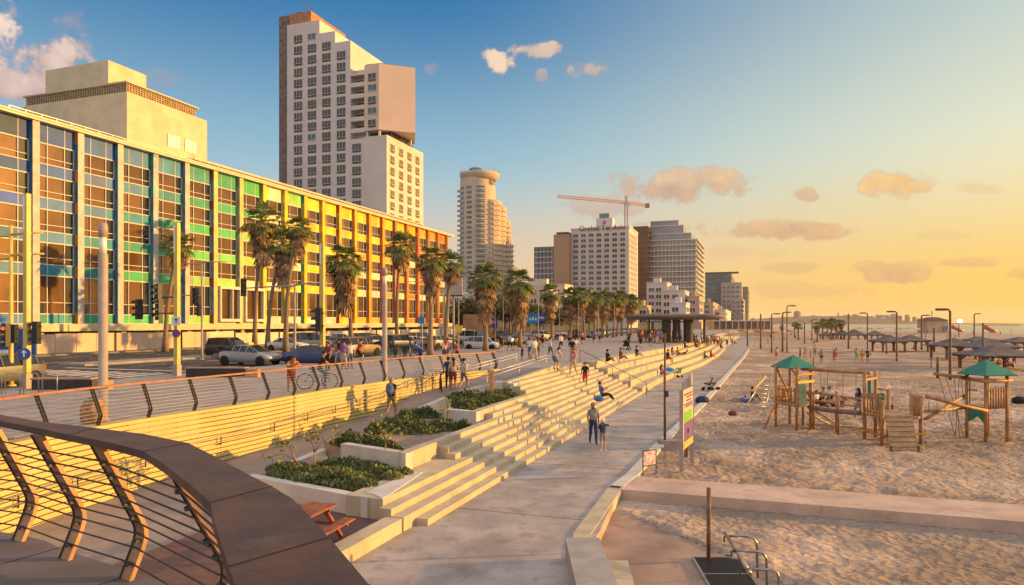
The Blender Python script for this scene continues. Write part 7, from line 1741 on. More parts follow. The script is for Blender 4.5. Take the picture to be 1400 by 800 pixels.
# right tower
R1, R2, R3 = G(1322, 598), G(1348, 604), G(1377, 602.5); R4 = R1 + (R3 - R2); R4.z = R1.z
tr_, c = tower('r', [R1, R2, R3, R4], 'right timber play tower with green pyramid roof and green fabric panel', 2.82, (1.14, 2.82, 3.48, -.62))
zd2 = 1.42; floor_deck(tr_, [R1, R2, R3, R4], zd2); fence_panel(tr_, R2, R3, zd2 - .05, zd2 + .85, 8)
for (P, Q2_) in ((R1, R2), (R2, R3)): mb = MB(); d = (Q2_ - P).normalized(); mb.tube([P + Vector((0, 0, 2.62)) - d * .25, Q2_ + Vector((0, 0, 2.62)) + d * .25], .075, 8); mb.build('crossbar', m_wood, tr_)
mb = MB(); z_ = zd2 - .06; P, Q2_ = R1, R2; pts = [P.lerp(Q2_, t_) for t_ in (0.02, .25, .5, .75, .98)]; lo = [.95, .9, .72, .9, .95]
zz_ = [zd2 - .75, zd2 - .62, zd2 - .42, zd2 - .62, zd2 - .78]; i = [mb.pt((p.x, p.y - .09, zd2 - .1)) for p in pts] + [mb.pt((p.x, p.y - .09, z)) for p, z in zip(pts[::-1], zz_[::-1])]; mb.face(i); i = [mb.pt((p.x, p.y - .06, zd2 - .1)) for p in pts] + [mb.pt((p.x, p.y - .06, z)) for p, z in zip(pts[::-1], zz_[::-1])]; mb.face(i[::-1]); mb.build('fabric_panel', m_grn, tr_)
for (x, y) in ((R4.x - .15, R4.y), (R1.x + .12, R1.y + .1)): mb = MB(); mb.box(x, x + .18 if x > R1.x + .5 else x + .08, y - .03, y + .02, zd2, zd2 + 1.05); mb.build('green_panel', m_grn, tr_)
mb = MB(); mb.tube([(R1.x, R1.y + .1, 2.1), (R2.x, R2.y + .6, 2.1)], .04, 8); mb.build('crossbar', m_wood, tr_)
# rope climbing frame left of it
th = thing('climbing_ropes', 'net of hanging climbing ropes under the extended log of the right tower', 'climbing ropes', (0, 0, 0)); A = dp(1277, 511, R1.y); B_ = Vector((R1.x, R1.y, 2.62)); mb = MB(); mb.tube([A, B_], .075, 8); mb.build('beam', m_wood, th)
for k, (x0, x1) in enumerate(((1283, 1300), (1292, 1312), (1304, 1306), (1313, 1318), (1312, 1300))): P, Q2_ = dp(x0, 512, R1.y), gp(x1, 596, SZ); mb = MB(); mb.tube([P, Vector((Q2_.x, R1.y + .1, SZ))], .013, 5); mb.build('rope', m_rope, th)
# log bridge between the middle platform and the right tower
th = thing('log_bridge', 'crossed log bridge joining the middle platform and the right tower', 'log bridge', (0, 0, 0))
for (x0, y0, D0, x1, y1, D1_) in ((1266, 542, P5.y, 1350, 562, R2.y - .1), (1265, 562, P5.y, 1320, 557, R1.y), (1265, 573, P5.y, 1318, 541, R1.y + .1)): mb = MB(); mb.tube([dp(x0, y0, D0), dp((x0 + x1) / 2, (y0 + y1) / 2 + 1, (D0 + D1_) / 2), dp(x1, y1, D1_)], .07, 8); mb.build('log', m_wood, th)
for k in range(4): p = dp(1270 + k * 11, 548 + k * 2, P5.y); mb = MB(); mb.tube([p, p - Vector((0, 0, .45))], .012, 5); mb.build('rope', m_rope, th)
# low net frame / slide at the left edge of the sand
th = thing('climbing_net', 'grey inclined slatted climbing frame at the left of the playground', 'climbing frame', tuple(gp(1030, 562, SZ)))
A, B_, C_, E_ = gp(1019, 563, SZ), gp(1043, 562, SZ), dp(1048, 514, gp(1048, 552, SZ).y), dp(1049, 512, gp(1050, 548, SZ).y)
mb = MB(); a0, a1 = gp(1016, 562, SZ), dp(1046, 513, gp(1046, 552, SZ).y); mb.tube([a0, a1], .035, 8); b0_, b1_ = gp(1046, 562, SZ), dp(1050, 513, gp(1046, 552, SZ).y) + Vector((.4, .4, 0)); mb.tube([b0_, b1_], .035, 8); mb.build('side_rail', m_steel, th)
for k in range(7): q = k / 7 * .8; mb = MB(); mb.tube([a0.lerp(a1, q), b0_.lerp(b1_, q)], .025, 6); mb.build('rung', m_steel, th)
mb = MB(); mb.tube([dp(1028, 535, a0.y), a1 + Vector((.05, 0, -.1))], .05, 8); mb.build('log', m_ylw, th)

# ------------------------------------------------------------------ things along the lower promenade
# tall thin lamp pole with concrete foot
b0 = gp(909, 607, .03); th = thing('slim_mast', 'thin rusty mast with a concrete foot at the edge of the sand', 'mast', tuple(b0)); z1 = zat(456, b0.y); mb = MB(); mb.tube([b0, (b0.x, b0.y, z1 * .5), (b0.x, b0.y, z1)], [.055, .05, .04], 8); mb.build('pole', m_bpole, th)
mb = MB(); mb.box(b0.x - .25, b0.x + .52, b0.y - .25, b0.y + .3, -.1, .2); mb.build('foot', pm('foot_concrete', (.36, .28, .24), .85), th); mb = MB(); mb.box(b0.x + .03, b0.x + .13, b0.y - .12, b0.y - .02, 2.0, 2.25); mb.build('junction_box', m_dsteel, th)
# information board
Pa, Pb = gp(931.5, 646, -.03), gp(946, 632, -.03); th = thing('information_board', 'tall narrow information board with purple, green and yellow panel on grey posts', 'sign board', tuple(Pa)); za = zat(533, Pa.y); zb_ = zat(528, Pb.y)
for P, z_ in ((Pa, za), (Pb, za)): mb = MB(); mb.box(P.x - .055, P.x + .055, P.y - .05, P.y + .05, -.1, z_); mb.build('post', m_col, th)
def brd(z0_, z1, mat, name, q0=.02, q1=.98, off=.06):
    d = (Pb - Pa); n_ = Vector((-d.y, d.x, 0)).normalized() * -off; n_ = n_ if n_.dot(-Pa) > 0 else -n_
    a, b_ = Pa.lerp(Pb, q0), Pa.lerp(Pb, q1); mb = MB(); nn = n_ * .3; i = [(a.x + n_.x, a.y + n_.y), (b_.x + n_.x, b_.y + n_.y), (b_.x + nn.x, b_.y + nn.y), (a.x + nn.x, a.y + nn.y)]; mb.prism(i, z0_, z1); return mb.build(name, mat, th)
bz0 = zat(616, Pa.y); H_ = za - .03 - bz0
brd(bz0, za - .03, pm('board_cream', (.6, .48, .34), .5, .1, 3), 'panel', off=.05)
for (f0, f1, q0, q1, c) in ((.62, .80, .0, 0, None),): pass
m_pur = pm('board_purple', (.16, .08, .30), .5, .1, 3)
for k, (f, q0, q1) in enumerate(((.90, .12, .9), (.85, .35, .9), (.79, .3, .75), (.73, .12, .9), (.69, .25, .9))): brd(bz0 + H_ * f, bz0 + H_ * (f + .028), m_pur, 'lettering', q0, q1, .062)
brd(bz0 + H_ * .44, bz0 + H_ * .62, pm('board_green', (.15, .5, .04), .5, .1, 3), 'green_panel', .12, .8, .062); brd(bz0 + H_ * .12, bz0 + H_ * .435, m_pur, 'purple_panel', .12, .95, .062); brd(bz0 + H_ * .02, bz0 + H_ * .10, pm('board_yellow', (.7, .42, .04), .5, .1, 3), 'yellow_panel', .05, .95, .062)
mb = MB(); c_ = Pa.lerp(Pb, .45) + Vector((.06, -.03, 0)); mb.sphere((c_.x, c_.y, bz0 + H_ * .28), .1, 8, 6, sc=(.1, 1, 1)); mb.build('symbol', m_ylw, th)
P = gp(938, 624, -.03); th = thing('short_board', 'small white board on a short post behind the information board', 'sign board', tuple(P)); mb = MB(); mb.box(P.x - .06, P.x + .06, P.y - .05, P.y + .05, -.1, .9); mb.build('post', m_timb, th); mb = MB(); mb.box(P.x - .22, P.x + .22, P.y - .08, P.y - .052, .85, 1.25); mb.build('panel', m_slabw, th)
P = gp(952, 600, -.03); th = thing('beach_flag', 'pale cloth banner hanging between thin posts behind the information board', 'banner', tuple(P)); D = P.y; mb = MB(); a, b_ = dp(933, 523, D), dp(948, 508, D); n = 8
i0 = [mb.pt(dp(933 + 15 * k / n, 523 - 15 * k / n if k < 7 else 508, D) + Vector((0, .08 * math.sin(k * 1.7), 0))) for k in range(n + 1)]; i1 = [mb.pt(dp(934 + 14 * k / n, 556 - 2 * k / n, D) + Vector((0, .10 * math.sin(k * 1.7 + .6), 0))) for k in range(n + 1)]
for k in range(n): mb.face([i0[k], i0[k + 1], i1[k + 1], i1[k]], 0, True)
mb.build('cloth', pm('banner_cloth', (.6, .55, .44), .9, .1, 2), th, recalc=False); mb = MB()
for x in (933, 948): c = dp(x, 508 if x > 940 else 523, D); mb.tube([(c.x, D + .02, -.1), (c.x, D + .02, c.z)], .02, 6)
mb.build('post', m_steel, th)
# small A-frame notice by the kerb
Pa, Pb = gp(879, 651, .03), gp(897, 648, .03); th = thing('notice_board', 'small framed notice with colourful picture standing at the kerb corner', 'sign board', tuple(Pa)); zt = zat(617, Pa.y)
mb = MB()
for P in (Pa, Pb): mb.tube([P, Vector((P.x, P.y, zt))], .018, 6)
mb.tube([Vector((Pa.x, Pa.y, zt)), Vector((Pb.x, Pb.y, zt))], .018, 6); mb.tube([Vector((Pa.x, Pa.y, zt - .5)), Vector((Pb.x, Pb.y, zt - .5))], .018, 6); mb.build('frame', m_dsteel, th)
mb = MB(); mb.prism([(Pa.x + .02, Pa.y - .02), (Pb.x - .02, Pb.y - .02), (Pb.x - .02, Pb.y + .01), (Pa.x + .02, Pa.y + .01)], zt - .48, zt - .02); mb.build('panel', pm('notice_picture', (.55, .48, .44), .5, .6, 9, col2=(.3, .12, .25)), th)
# rusty post, grate and rails at the sand ramp
b0 = gp(969, 767, -.3); th = thing('post', 'rusty steel post standing at the corner of the metal grate', 'post', tuple(b0)); th.name = 'steel_post'; z1 = zat(667, b0.y); mb = MB(); FR['steel_post'] = FR.get(th.name, Matrix.Translation(b0)); FR[th.name] = Matrix.Translation(b0); mb.tube([b0 - Vector((0, 0, .1)), Vector((b0.x, b0.y, z1))], .05, 12); mb.build('pole', pm('rusty_steel', (.22, .12, .07), .7, .4, 5, .003, 60, metal=.3, col2=(.12, .07, .05)), th)
g = [gp(947, 764, -.295), gp(1012, 764, -.295), gp(1052, 830, -.295), gp(985, 830, -.295)]; th = thing('floor_grate', 'dark ribbed metal grate set in the concrete by the sand', 'grate', tuple(g[0])); mb = MB(); n = 34
for k in range(n + 1): q = k / n; a, b_ = g[0].lerp(g[1], q), g[3].lerp(g[2], q); mb.bar(a + Vector((0, 0, .03)), b_ + Vector((0, 0, .03)), .012, .03)
mb.build('bars', m_dsteel, th); mb = MB()
for k in range(4): mb.bar(g[k] + Vector((0, 0, .02)), g[(k + 1) % 4] + Vector((0, 0, .02)), .05, .05)
m_ = g[0].lerp(g[3], .4); m2_ = g[1].lerp(g[2], .4); mb.bar(m_ + Vector((0, 0, .045)), m2_ + Vector((0, 0, .045)), .03, .015); mb.build('frame', m_steel, th); mb = MB(); mb.face([mb.pt(p + Vector((0, 0, .006))) for p in g]); mb.build('pit_shade_sheet', pm('grate_dark', (.012, .012, .012), .9), th, recalc=False)  # flat near-black sheet paints in the shade below the bars
th = thing('grab_rails', 'three bent steel grab rails with a sloping handrail beside the grate', 'handrail', tuple(gp(1010, 780, -.3)))
m_chr = pm('worn_chrome', (.40, .36, .33), .3, .2, 8, metal=.8)
for k, (x0, y0, xc, yc, x1, yb) in enumerate(((994, 733, 1022, 733, 1036, 790), (1004, 753, 1036, 754, 1049, 812), (1016, 778, 1054, 779, 1066, 835))):
    D = gp(x1, yb, -.3).y; a, c_, e_ = dp(x0, y0, D + .15), dp(xc, yc, D), dp(x1, yb, D); e2 = dp(x1 - 1, yc + 10, D); mb = MB(); m1_ = dp(xc + 8, yc + 3, D); mb.tube([a, c_, m1_, e2, e_], .026, 8); mb.build('rail', m_chr, th)
    mb = MB(); mb.tube([a - Vector((0.06, 0, 0)), a - Vector((0.06, 0, .12))], .02, 6); mb.sphere(a, .04, 8, 6); mb.build('bracket', m_dsteel, th)
a, b_ = dp(991, 728, gp(1036, 790, -.3).y + .3), dp(1026, 785, gp(1066, 835, -.3).y + .25); mb = MB(); mb.tube([a, b_], .036, 10); mb.build('handrail', m_chr, th)
# handrail down the steps
th = thing('step_handrail', 'slim steel handrail descending the flight of steps towards the mast', 'handrail', LS(-10, 52, 1))
A, B_ = LS(-12.3, 51.3, 2.2), LS(-7.4, 51.0, 0)
A, B_ = LS(-12.3, 49.7, 2.2), LS(-7.3, 48.6, 0)
hpts = []
for q in (0, .25, .5, .75, 1.0):
    p = A.lerp(B_, q); L_, s_ = toLS(p); k = max(0, min(13, math.ceil((-7.8 - L_) / .35))) if L_ < -7.8 else 0; gz = RISE * k if k < 13 else 2.2; mb = MB(); top_ = Vector((p.x, p.y, 3.1 - 2.2 * q + .0)); mb.tube([Vector((p.x, p.y, gz)), top_], .022, 6); mb.build('post', m_dsteel, th); hpts.append(top_)
mb = MB(); mb.tube(hpts, .022, 6); mb.build('rail', m_dsteel, th)
# picnic table
b0 = gp(438, 716, .17); th = thing('picnic_table', 'red-brown timber picnic table with attached bench on the brick patio', 'picnic table', (b0.x, b0.y, .165)); m_red_w = pm('red_brown_wood', (.30, .10, .05), .55, .3, 6, .002, 50, col2=(.18, .06, .035))
T = Matrix.Translation((b0.x, b0.y, .165)) @ Matrix.Rotation(R(30), 4, 'Z')
D = b0.y; ang = R(22)
T = Matrix.Translation((-4.64, 15.2, .165)) @ Matrix.Rotation(R(73.7), 4, 'Z')
for k in range(5): mb = MB(T); mb.box(-.95, .95, -.36 + k * .15, -.36 + k * .15 + .13, .72, .76); mb.build('plank', m_red_w, th)
for s_ in (-1, 1):
    for k in range(2): mb = MB(T); y = s_ * .70 + k * .14 - .13; mb.box(-.95, .95, y, y + .125, .43, .47); mb.build('bench_plank', m_red_w, th)
for x in (-.65, .65):
    mb = MB(T); mb.bar((x, -.72, .0), (x, -.2, .72), .09, .07, up=(1, 0, 0)); mb.bar((x, .72, .0), (x, .2, .72), .09, .07, up=(1, 0, 0)); mb.box(x - .03, x + .03, -.8, .8, .36, .43); mb.box(x - .03, x + .03, -.36, .36, .65, .72); mb.build('trestle', m_red_w, th)
# orange post in the third planter
b0 = gp(672, 549, 1.36); th = thing('marker_post', 'bright orange rectangular marker post in the third planter', 'post', tuple(b0)); th.name = 'marker_pylon'; FR[th.name] = Matrix.Translation(b0); mb = MB(); mb.box(b0.x - .11, b0.x + .11, b0.y - .12, b0.y + .12, 1.2, zat(507, b0.y)); mb.build('slab', pm('corten_orange', (.62, .30, .09), .6, .15, 4), th); mb = MB(); mb.box(b0.x - .12, b0.x + .12, b0.y - .13, b0.y + .13, zat(507, b0.y), zat(507, b0.y) + .03); mb.build('cap', m_step, th)
# far headland
mb = MB(); ridge = [(980, 438), (1030, 437), (1060, 436.5), (1085, 436), (1110, 434.5), (1140, 432.5), (1165, 431), (1190, 431.5), (1220, 430.5), (1245, 431.5), (1262, 434), (1275, 437.5), (1290, 440), (1310, 441), (1340, 441.6), (1420, 441.9)]
D = 2600.0; ids = []
for px, py in ridge:
    for dx in (0,):
        row = [mb.pt((dp(px, 441, D).x, D + q * 300, (zat(py, D) + 1.2) * (math.sin(q * PI * .5) if q <= 1 else 1) - 1.4)) for q in (0, .3, .65, 1.0, 1.8)]; ids.append(row)
for a, b_ in zip(ids, ids[1:]):
    for j in range(4): mb.face([a[j], b_[j], b_[j + 1], a[j + 1]], 0, True)
tag(mb.build('headland', pm('headland_ground', (.14, .12, .09), .95, .3, .01)), kind='structure')
random.seed(31); m_fb = [pm('far_wall_a', (.42, .34, .27), .9, .2, .02), pm('far_wall_b', (.30, .24, .2), .9, .2, .02), pm('far_wall_c', (.5, .42, .34), .9, .2, .02)]
for k in range(58):
    px = random.uniform(1030, 1262); t_ = random.random(); gy = interp(px, ridge); q = random.uniform(.25, 1.0); z_ = (zat(gy, D) + 1.2) * math.sin(q * PI * .5) - 1.4; w_ = random.uniform(6, 22); h = random.uniform(3, 8) + (random.random() < .1) * 7; x = dp(px, 441, D + q * 300).x; y = D + q * 300
    b = MB(); b.box(x - w_ / 2, x + w_ / 2, y, y + 12, z_ - 22, z_ + h); b.box(x - w_ * .2, x + w_ * .15, y + 3, y + 8, z_ + h, z_ + h + random.uniform(1, 3))
    tag(b.build('far_building', m_fb[k % 3]), 'tiny hazy pale building on the far headland', 'building', 'buildings of the far headland')
for (px, yt, w_, lab) in ((1090, 425, 14, 'hazy tower standing above the far city left of the headland'), (1112, 431, 12, 'short hazy block right of the hazy tower'), (1146, 427, 3, 'thin spire on the far headland'), (1274, 425, 2.5, 'thin mast above the roof of the tan beach building')):
    x = dp(px, 441, 2900).x; b = MB(); b.lathe([(w_, 0), (w_, zat(yt, 2900) - 6), (w_ * .5, zat(yt, 2900))], 12, (x, 2900), smooth=False); tag(b.build('far_tower', m_fb[1]), lab, 'tower')
b = MB(); b.box(dp(1335, 441, 1500).x, dp(1395, 441, 1500).x, 1500, 1512, -1.6, .2); tag(b.build('breakwater', pm('breakwater_rock', (.1, .08, .07), .9)), kind='structure')
# ------------------------------------------------------------------ people
def rampP(px, py):      # a point on the access ramp under a pixel
    z = 1.0
    for _ in range(60): q = gp(px, py, z); z += .15 * (ramp_z(toLS(q)[1]) - z)
    return gp(px, py, z)
def stepP(px, py):      # a point on the steps under a pixel
    best = None
    for k in range(0, 14):
        z = RISE * k; q = gp(px, py, z); L, s = toLS(q)
        lo = -99 if k == 13 else LK(k + 1); hi = 99 if k == 0 else LK(k)
        if lo - .06 <= L - stepc(s) * (s > 60) <= hi + .02: best = q if best is None else best
    return best or gp(px, py, 1.0)
def tierP(px, py):
    for k in range(0, 6):
        z = 2.2 * k / 5; q = gp(px, py, z); L, s = toLS(q); c = L - stepc(s)
        if (-7.8 - .84 * k) - .05 <= c <= (-7.8 - .84 * (k - 1)) + .05: return q
    return gp(px, py, 1.5)
U = lambda px, py: gp(px, py, 2.2)
person('walk', rampP(535, 574), -.15, 'man in black shirt and khaki shorts with blue backpack walking up the ramp', 'black', 'khaki', 'skin', 'maroon', 0, 3, size=1.1, extra=backpack('denim'))
person('walk2', gp(811, 607, 0), PI + .05, 'grey haired man in grey tee and dark jeans walking towards the viewer', 'grey', 'navy', 'navy', 'black', 1, 3, size=1.0)
person('reach', gp(824, 617, 0), PI + .3, 'small child on skates with white helmet and outstretched arm beside the man', 'navy', 'grey', 'skin', 'white', 2, 2, cap='white', size=.74)
person('sitback', stepP(838, 550) + Vector((-.62, 0, 0)), -PI / 2 + .3, 'person in dark blue sitting on the steps above the walking man', 'blue', 'black', 'black', 'white', 0, 0)
person('stand', stepP(800, 530), PI * .9, 'boy in dark shirt and red striped shorts standing on the steps', 'black', 'red', 'skin', 'skin', 0, 0, size=.92)
person('walk', stepP(784, 514), PI - .6, 'woman in pale pink walking on the upper steps', 'pink', 'beige', 'skin', 'skin', 2, 1, True, fem=1)
person('bend', U(759, 506), -.8, 'woman in pale top and denim shorts bending over at the step edge', 'beige', 'denim', 'skin', 'black', 2, 1, True, fem=1)
person('stand2', rampP(620, 534), .2, 'dark haired woman in patterned skirt beside the bicycle on the ramp', 'beige', 'maroon', 'skin', 'skin', 0, 0, True, fem=1)
person('walk', rampP(634, 535), -.5, 'man in pale tee and denim shorts walking beside the ribbed wall', 'beige', 'denim', 'skin', 'white', 0, 0)
person('stand', rampP(613, 531), .1, 'person in navy half hidden behind the couple on the ramp', 'navy', 'black', 'black', 'black', 1, 0, size=.97)
person('lean', U(398, 536) , PI + .5, 'person leaning with both arms on the orange railing', 'orange', 'red', 'skin', 'skin', 1, 1, fem=1)
person('cycle', U(436, 531), R(-75), 'cyclist in dark top standing over the turquoise bicycle', 'black', 'denim', 'denim', 'black', 0, 0, size=.93)
for (px, py, k, f, sh, pa, lg, ln, lab, fem) in (
    (448, 507, 'hips', 2.6, 'maroon', 'black', 'black', 0, 'man in dark maroon shirt standing left of the small group', 0),
    (470, 506, 'stand2', 3.3, 'purple', 'beige', 'skin', 1, 'woman in purple patterned top in the small group behind the railing', 1),
    (479, 505, 'stand', .4, 'white', 'denim', 'denim', 0, 'man in pale shirt seen from behind in the small group', 0),
    (489, 500, 'cycle', -1.0, 'red', 'black', 'skin', 0, 'cyclist in red tee beside the small group', 0),
    (464, 500, 'walk', 2.4, 'black', 'grey', 'skin', 0, 'person in black passing behind the small group', 0),
    (575, 497, 'lean', .9, 'blue', 'navy', 'skin', 0, 'man in blue shirt bending by the parked bicycles', 0),
    (608, 497, 'stand2', 1.0, 'pink', 'navy', 'skin', 1, 'woman in pink top near the railing under the tall palm', 1),
    (612, 494, 'walk', .8, 'purple', 'navy', 'navy', 0, 'person in violet beside the woman in pink', 0),
    (626, 489, 'sit', 2.0, 'red', 'black', 'skin', 0, 'person in red sitting by the post with the yellow sign', 0),
    (685, 482, 'stand', .3, 'black', 'black', 'skin', 0, 'person in black shorts between the two full palms', 0),
    (714, 493, 'stand', 2.2, 'navy', 'navy', 'skin', 0, 'small child in navy left of the red capped walkers', 0),
    (724, 491, 'walk', .6, 'white', 'denim', 'skin', 0, 'walker in white tee with a red cap', 0),
    (731, 493, 'walk2', .5, 'white', 'beige', 'skin', 0, 'tall walker in white tee and beige shorts beside the red cap', 0),
    (735, 491, 'stand2', .2, 'beige', 'khaki', 'skin', 1, 'woman in pale top beside the walkers in white', 1),
    (752, 491, 'walk', -1.0, 'white', 'denim', 'skin', 0, 'man in white tee and denim shorts carrying a dark bag', 0),
    (767, 480, 'walk2', .3, 'white', 'black', 'skin', 0, 'walker in white further up the promenade', 0),
    (782, 494, 'stand2', 2.8, 'black', 'beige', 'skin', 1, 'long haired woman in black top with a pale bag', 1),
    (787, 491, 'walk', .4, 'white', 'pink', 'skin', 0, 'person in white behind the woman in black top', 0),
    (860, 479, 'push', .9, 'black', 'black', 'black', 1, 'person in black pushing a dark stroller', 1)):
    sz = .6 if 'small child' in lab else 1.0
    b0 = U(px, py) if px > 690 or py > 494 else gp(px, py, 2.2)
    person(k, b0, f, lab, sh, pa, lg, 'black', random.randrange(3), random.randrange(3), bool(ln), sz, fem=fem, cap='red' if 'red cap' in lab and 'tall' not in lab else None)
def stroller(loc, rz, label, col, sc=1.0):
    th = thing('stroller', label, 'stroller', loc, rz); T = FR[th.name] @ Matrix.Scale(sc, 4)
    for x in (-.25, .25):
        for y in (-.3, .35): mb = MB(T @ Matrix.Translation((x, y, .12)) @ Matrix.Rotation(PI / 2, 4, 'Y')); mb.lathe([(.12, -.02), (.12, .02)], 12); mb.build('wheel', m_tyre, th)
    mb = MB(T)
    for x in (-.25, .25): mb.tube([(x, .35, .12), (x, -.1, .6), (x, -.5, 1.02)], .016, 5); mb.tube([(x, -.3, .12), (x, .1, .62)], .016, 5)
    mb.tube([(-.25, -.5, 1.02), (.25, -.5, 1.02)], .02, 5); mb.build('frame', m_dsteel, th)
    mb = MB(T); mb.prism([(-.22, -.2), (.22, -.2), (.22, .3), (-.22, .3)], [.42, .42, .5, .5], [.5, .5, .56, .56]); mb.bar((0, -.18, .48), (0, -.32, .95), .44, .05, up=(0, 1, 0)); mb.build('seat', cloth(col), th)
    mb = MB(T); n = 6; rows = []
    for k in range(n + 1): a = R(150 - k * 18); rows.append([mb.pt((x, -.08 + .36 * math.cos(a), .62 + .40 * math.sin(a))) for x in (-.24, .24)])
    for a, b_ in zip(rows, rows[1:]): mb.face([a[0], a[1], b_[1], b_[0]], 0, True)
    mb.build('hood', cloth(col), th, recalc=False); return th
p = U(855, 479); stroller(tuple(p), -PA + .5, 'dark stroller pushed along the upper promenade', 'black')
p = gp(968, 534, 0); stroller(tuple(p), 1.2, 'black stroller parked on the lower promenade near the seated group', 'black'); p = gp(976, 533, 0); stroller(tuple(p), 1.0, 'grey stroller with a yellow bag beside the black one', 'grey', .95)
p = tierP(927, 516); stroller(tuple(p), .6, 'dark green stroller on the lowest seating tier', 'green', .9)
def bag(loc, label, col, s=.28, nm='bag'): 
    th = thing(nm, label, 'bag', tuple(loc)); x, y, z = loc; mb = MB(); mb.sphere((x, y, z + s * .45), s, 10, 6, sc=(1.1, .7, .62)); mb.v = [v + Vector((noise.noise(v * 6) * .04, noise.noise(v * 7) * .04, noise.noise(v * 8) * .03)) for v in mb.v]; mb.build('fabric', cloth(col), th)
    mb = MB(); mb.tube([(x - s * .6, y, z + s * .8), (x - s * .3, y, z + s * 1.25), (x + s * .3, y, z + s * 1.25), (x + s * .6, y, z + s * .8)], .015, 5); mb.build('strap', m_blackp, th)
bag(gp(960, 551, 0), 'navy beach bag lying on the lower promenade behind the sign board', 'navy', .42); bag(gp(819, 548, .9) + Vector((0, 0, 0)), 'blue bag beside the person sitting on the steps', 'blue', .26)
th = None
bag(gp(1394, 552, -.03), 'dark bag lying on the sand at the right edge', 'black', .45); bag(gp(1002, 568, -.03), 'small dark bundle left of the slatted climbing piece', 'maroon', .25)
for (px, py, k, f, sh, pa, lab) in ((830, 495, 'sitdown', -1.2, 'black', 'black', 'leftmost person sitting on the top edge of the steps'), (848, 492, 'sitdown', -1.3, 'maroon', 'khaki', 'second person sitting on the top edge of the steps'), (870, 488, 'sitdown', -1.2, 'navy', 'beige', 'third person sitting on the top edge, left of the mast')):
    person(k, U(px, py), f, lab, sh, pa, 'skin', 'skin', random.randrange(3), random.randrange(2), False)
for (px, py, k, f, sh, pa, ln, lab) in ((904, 513, 'sitdown', -1.2, 'pink', 'purple', 1, 'woman in pink sitting on the lowest tier beside the blue umbrella'), (912, 497, 'sit', -1.3, 'black', 'red', 0, 'person in black and red sitting on the tiers just right of the mast'), (919, 487, 'sitdown', -1.2, 'pink', 'beige', 1, 'woman sitting with a companion on the middle tier'), (926, 486, 'sitdown', -1.2, 'orange', 'black', 0, 'companion in orange on the middle tier'), (932, 485, 'lie', 1.4, 'black', 'black', 0, 'person lying back on the middle tier'), (963, 490, 'sitdown', -1.3, 'grey', 'black', 0, 'left person of the pair sitting on the lower curved tier'), (972, 489, 'sitdown', -1.3, 'red', 'denim', 1, 'right person of the pair sitting on the lower curved tier'), (936, 476, 'sitdown', -1.4, 'navy', 'black', 0, 'person in navy sitting high on the tiers before the pavilion'), (926, 475, 'sitdown', -1.4, 'white', 'grey', 1, 'person in white sitting high on the tiers before the pavilion'), (951, 476, 'sitdown', -1.2, 'maroon', 'black', 0, 'person in maroon on the upper tier right of the dark column'), (985, 476, 'sitdown', -1.2, 'red', 'black', 1, 'person in red at the far end of the tiers')):
    q = tierP(px, py); person(k, q, f, lab, sh, pa, 'skin', 'skin', random.randrange(3), random.randrange(2), bool(ln), fem=ln)
# crowd under and before the pavilion
random.seed(77)
tops = ['black', 'white', 'navy', 'red', 'grey', 'pink', 'blue', 'beige', 'maroon', 'purple', 'teal', 'orange', 'yellow', 'khaki']
for k in range(34):
    px = 872 + k * 1.8 + random.uniform(-.8, .8); py = random.uniform(464.5, 471); q = U(px, py); c = tops[random.randrange(len(tops))]; b_ = random.choice(['black', 'navy', 'denim', 'khaki', 'beige'])
    person(random.choice(['stand', 'walk', 'walk2', 'stand2', 'hips']), q, random.uniform(-3, 3), '%s standing person from the left in the crowd under the pavilion' % (ORD[k] if k < 24 else ORD[33 - k] + '-from-the-right'), c, b_, random.choice(['skin', b_]), 'black', random.randrange(4), random.randrange(4), random.random() < .4, random.uniform(.93, 1.03), 'people crowded around the pavilion')
for k in range(22):
    px = 948 + k * 2.6 + random.uniform(-1.2, 1.2); z = 0 if px > 985 else 2.2; py = random.uniform(470, 474) if px < 985 else random.uniform(466, 476); q = tierP(px, py) if px < 985 else gp(px, py, 0); c = tops[random.randrange(len(tops))]
    person(random.choice(['stand', 'walk', 'sitdown', 'walk2', 'hips']), q, random.uniform(-3, 3), '%s small distant figure from the left where the tiers end' % ORD[k], c, random.choice(['black', 'red', 'denim', 'navy']), 'skin', 'black', random.randrange(4), random.randrange(4), random.random() < .4, 1.0, 'distant figures at the end of the tiers')
for k, (px, py) in enumerate([(664, 476), (697, 480), (705, 480), (742, 475), (778, 472), (796, 471), (812, 471), (820, 469), (876, 476), (889, 474)]):
    person(random.choice(['walk', 'walk2', 'stand']), U(px, py), random.uniform(-3, 3), ORD[k] + ' small walker from the left along the upper promenade', tops[k], 'black', 'skin', 'black', k % 3, k % 3, k % 2 == 0, 1.0, 'walkers strewn along the upper promenade')
person('walk', gp(28, 522, 2.2), .4, 'person in red trousers crossing at the left by the traffic lights', 'red', 'black', 'red', 'black', 0, 0)
# two umbrellas / towels
P = tierP(915, 513); th = thing('beach_umbrella', 'small blue umbrella opened on the lowest seating tier', 'umbrella', tuple(P)); c = P + Vector((0, 0, .42)); mb = MB(Matrix.Translation(c) @ Matrix.Rotation(R(15), 4, 'X')); mb.lathe([(.40, -.05), (.39, -.03), (.2, .07), (.03, .11)], 10, smooth=False); mb.build('canopy', pm('umbrella_blue', (.02, .2, .5), .6, .1, 2), th); mb = MB(); mb.tube([P, c], .012, 5); mb.build('pole', m_dsteel, th)
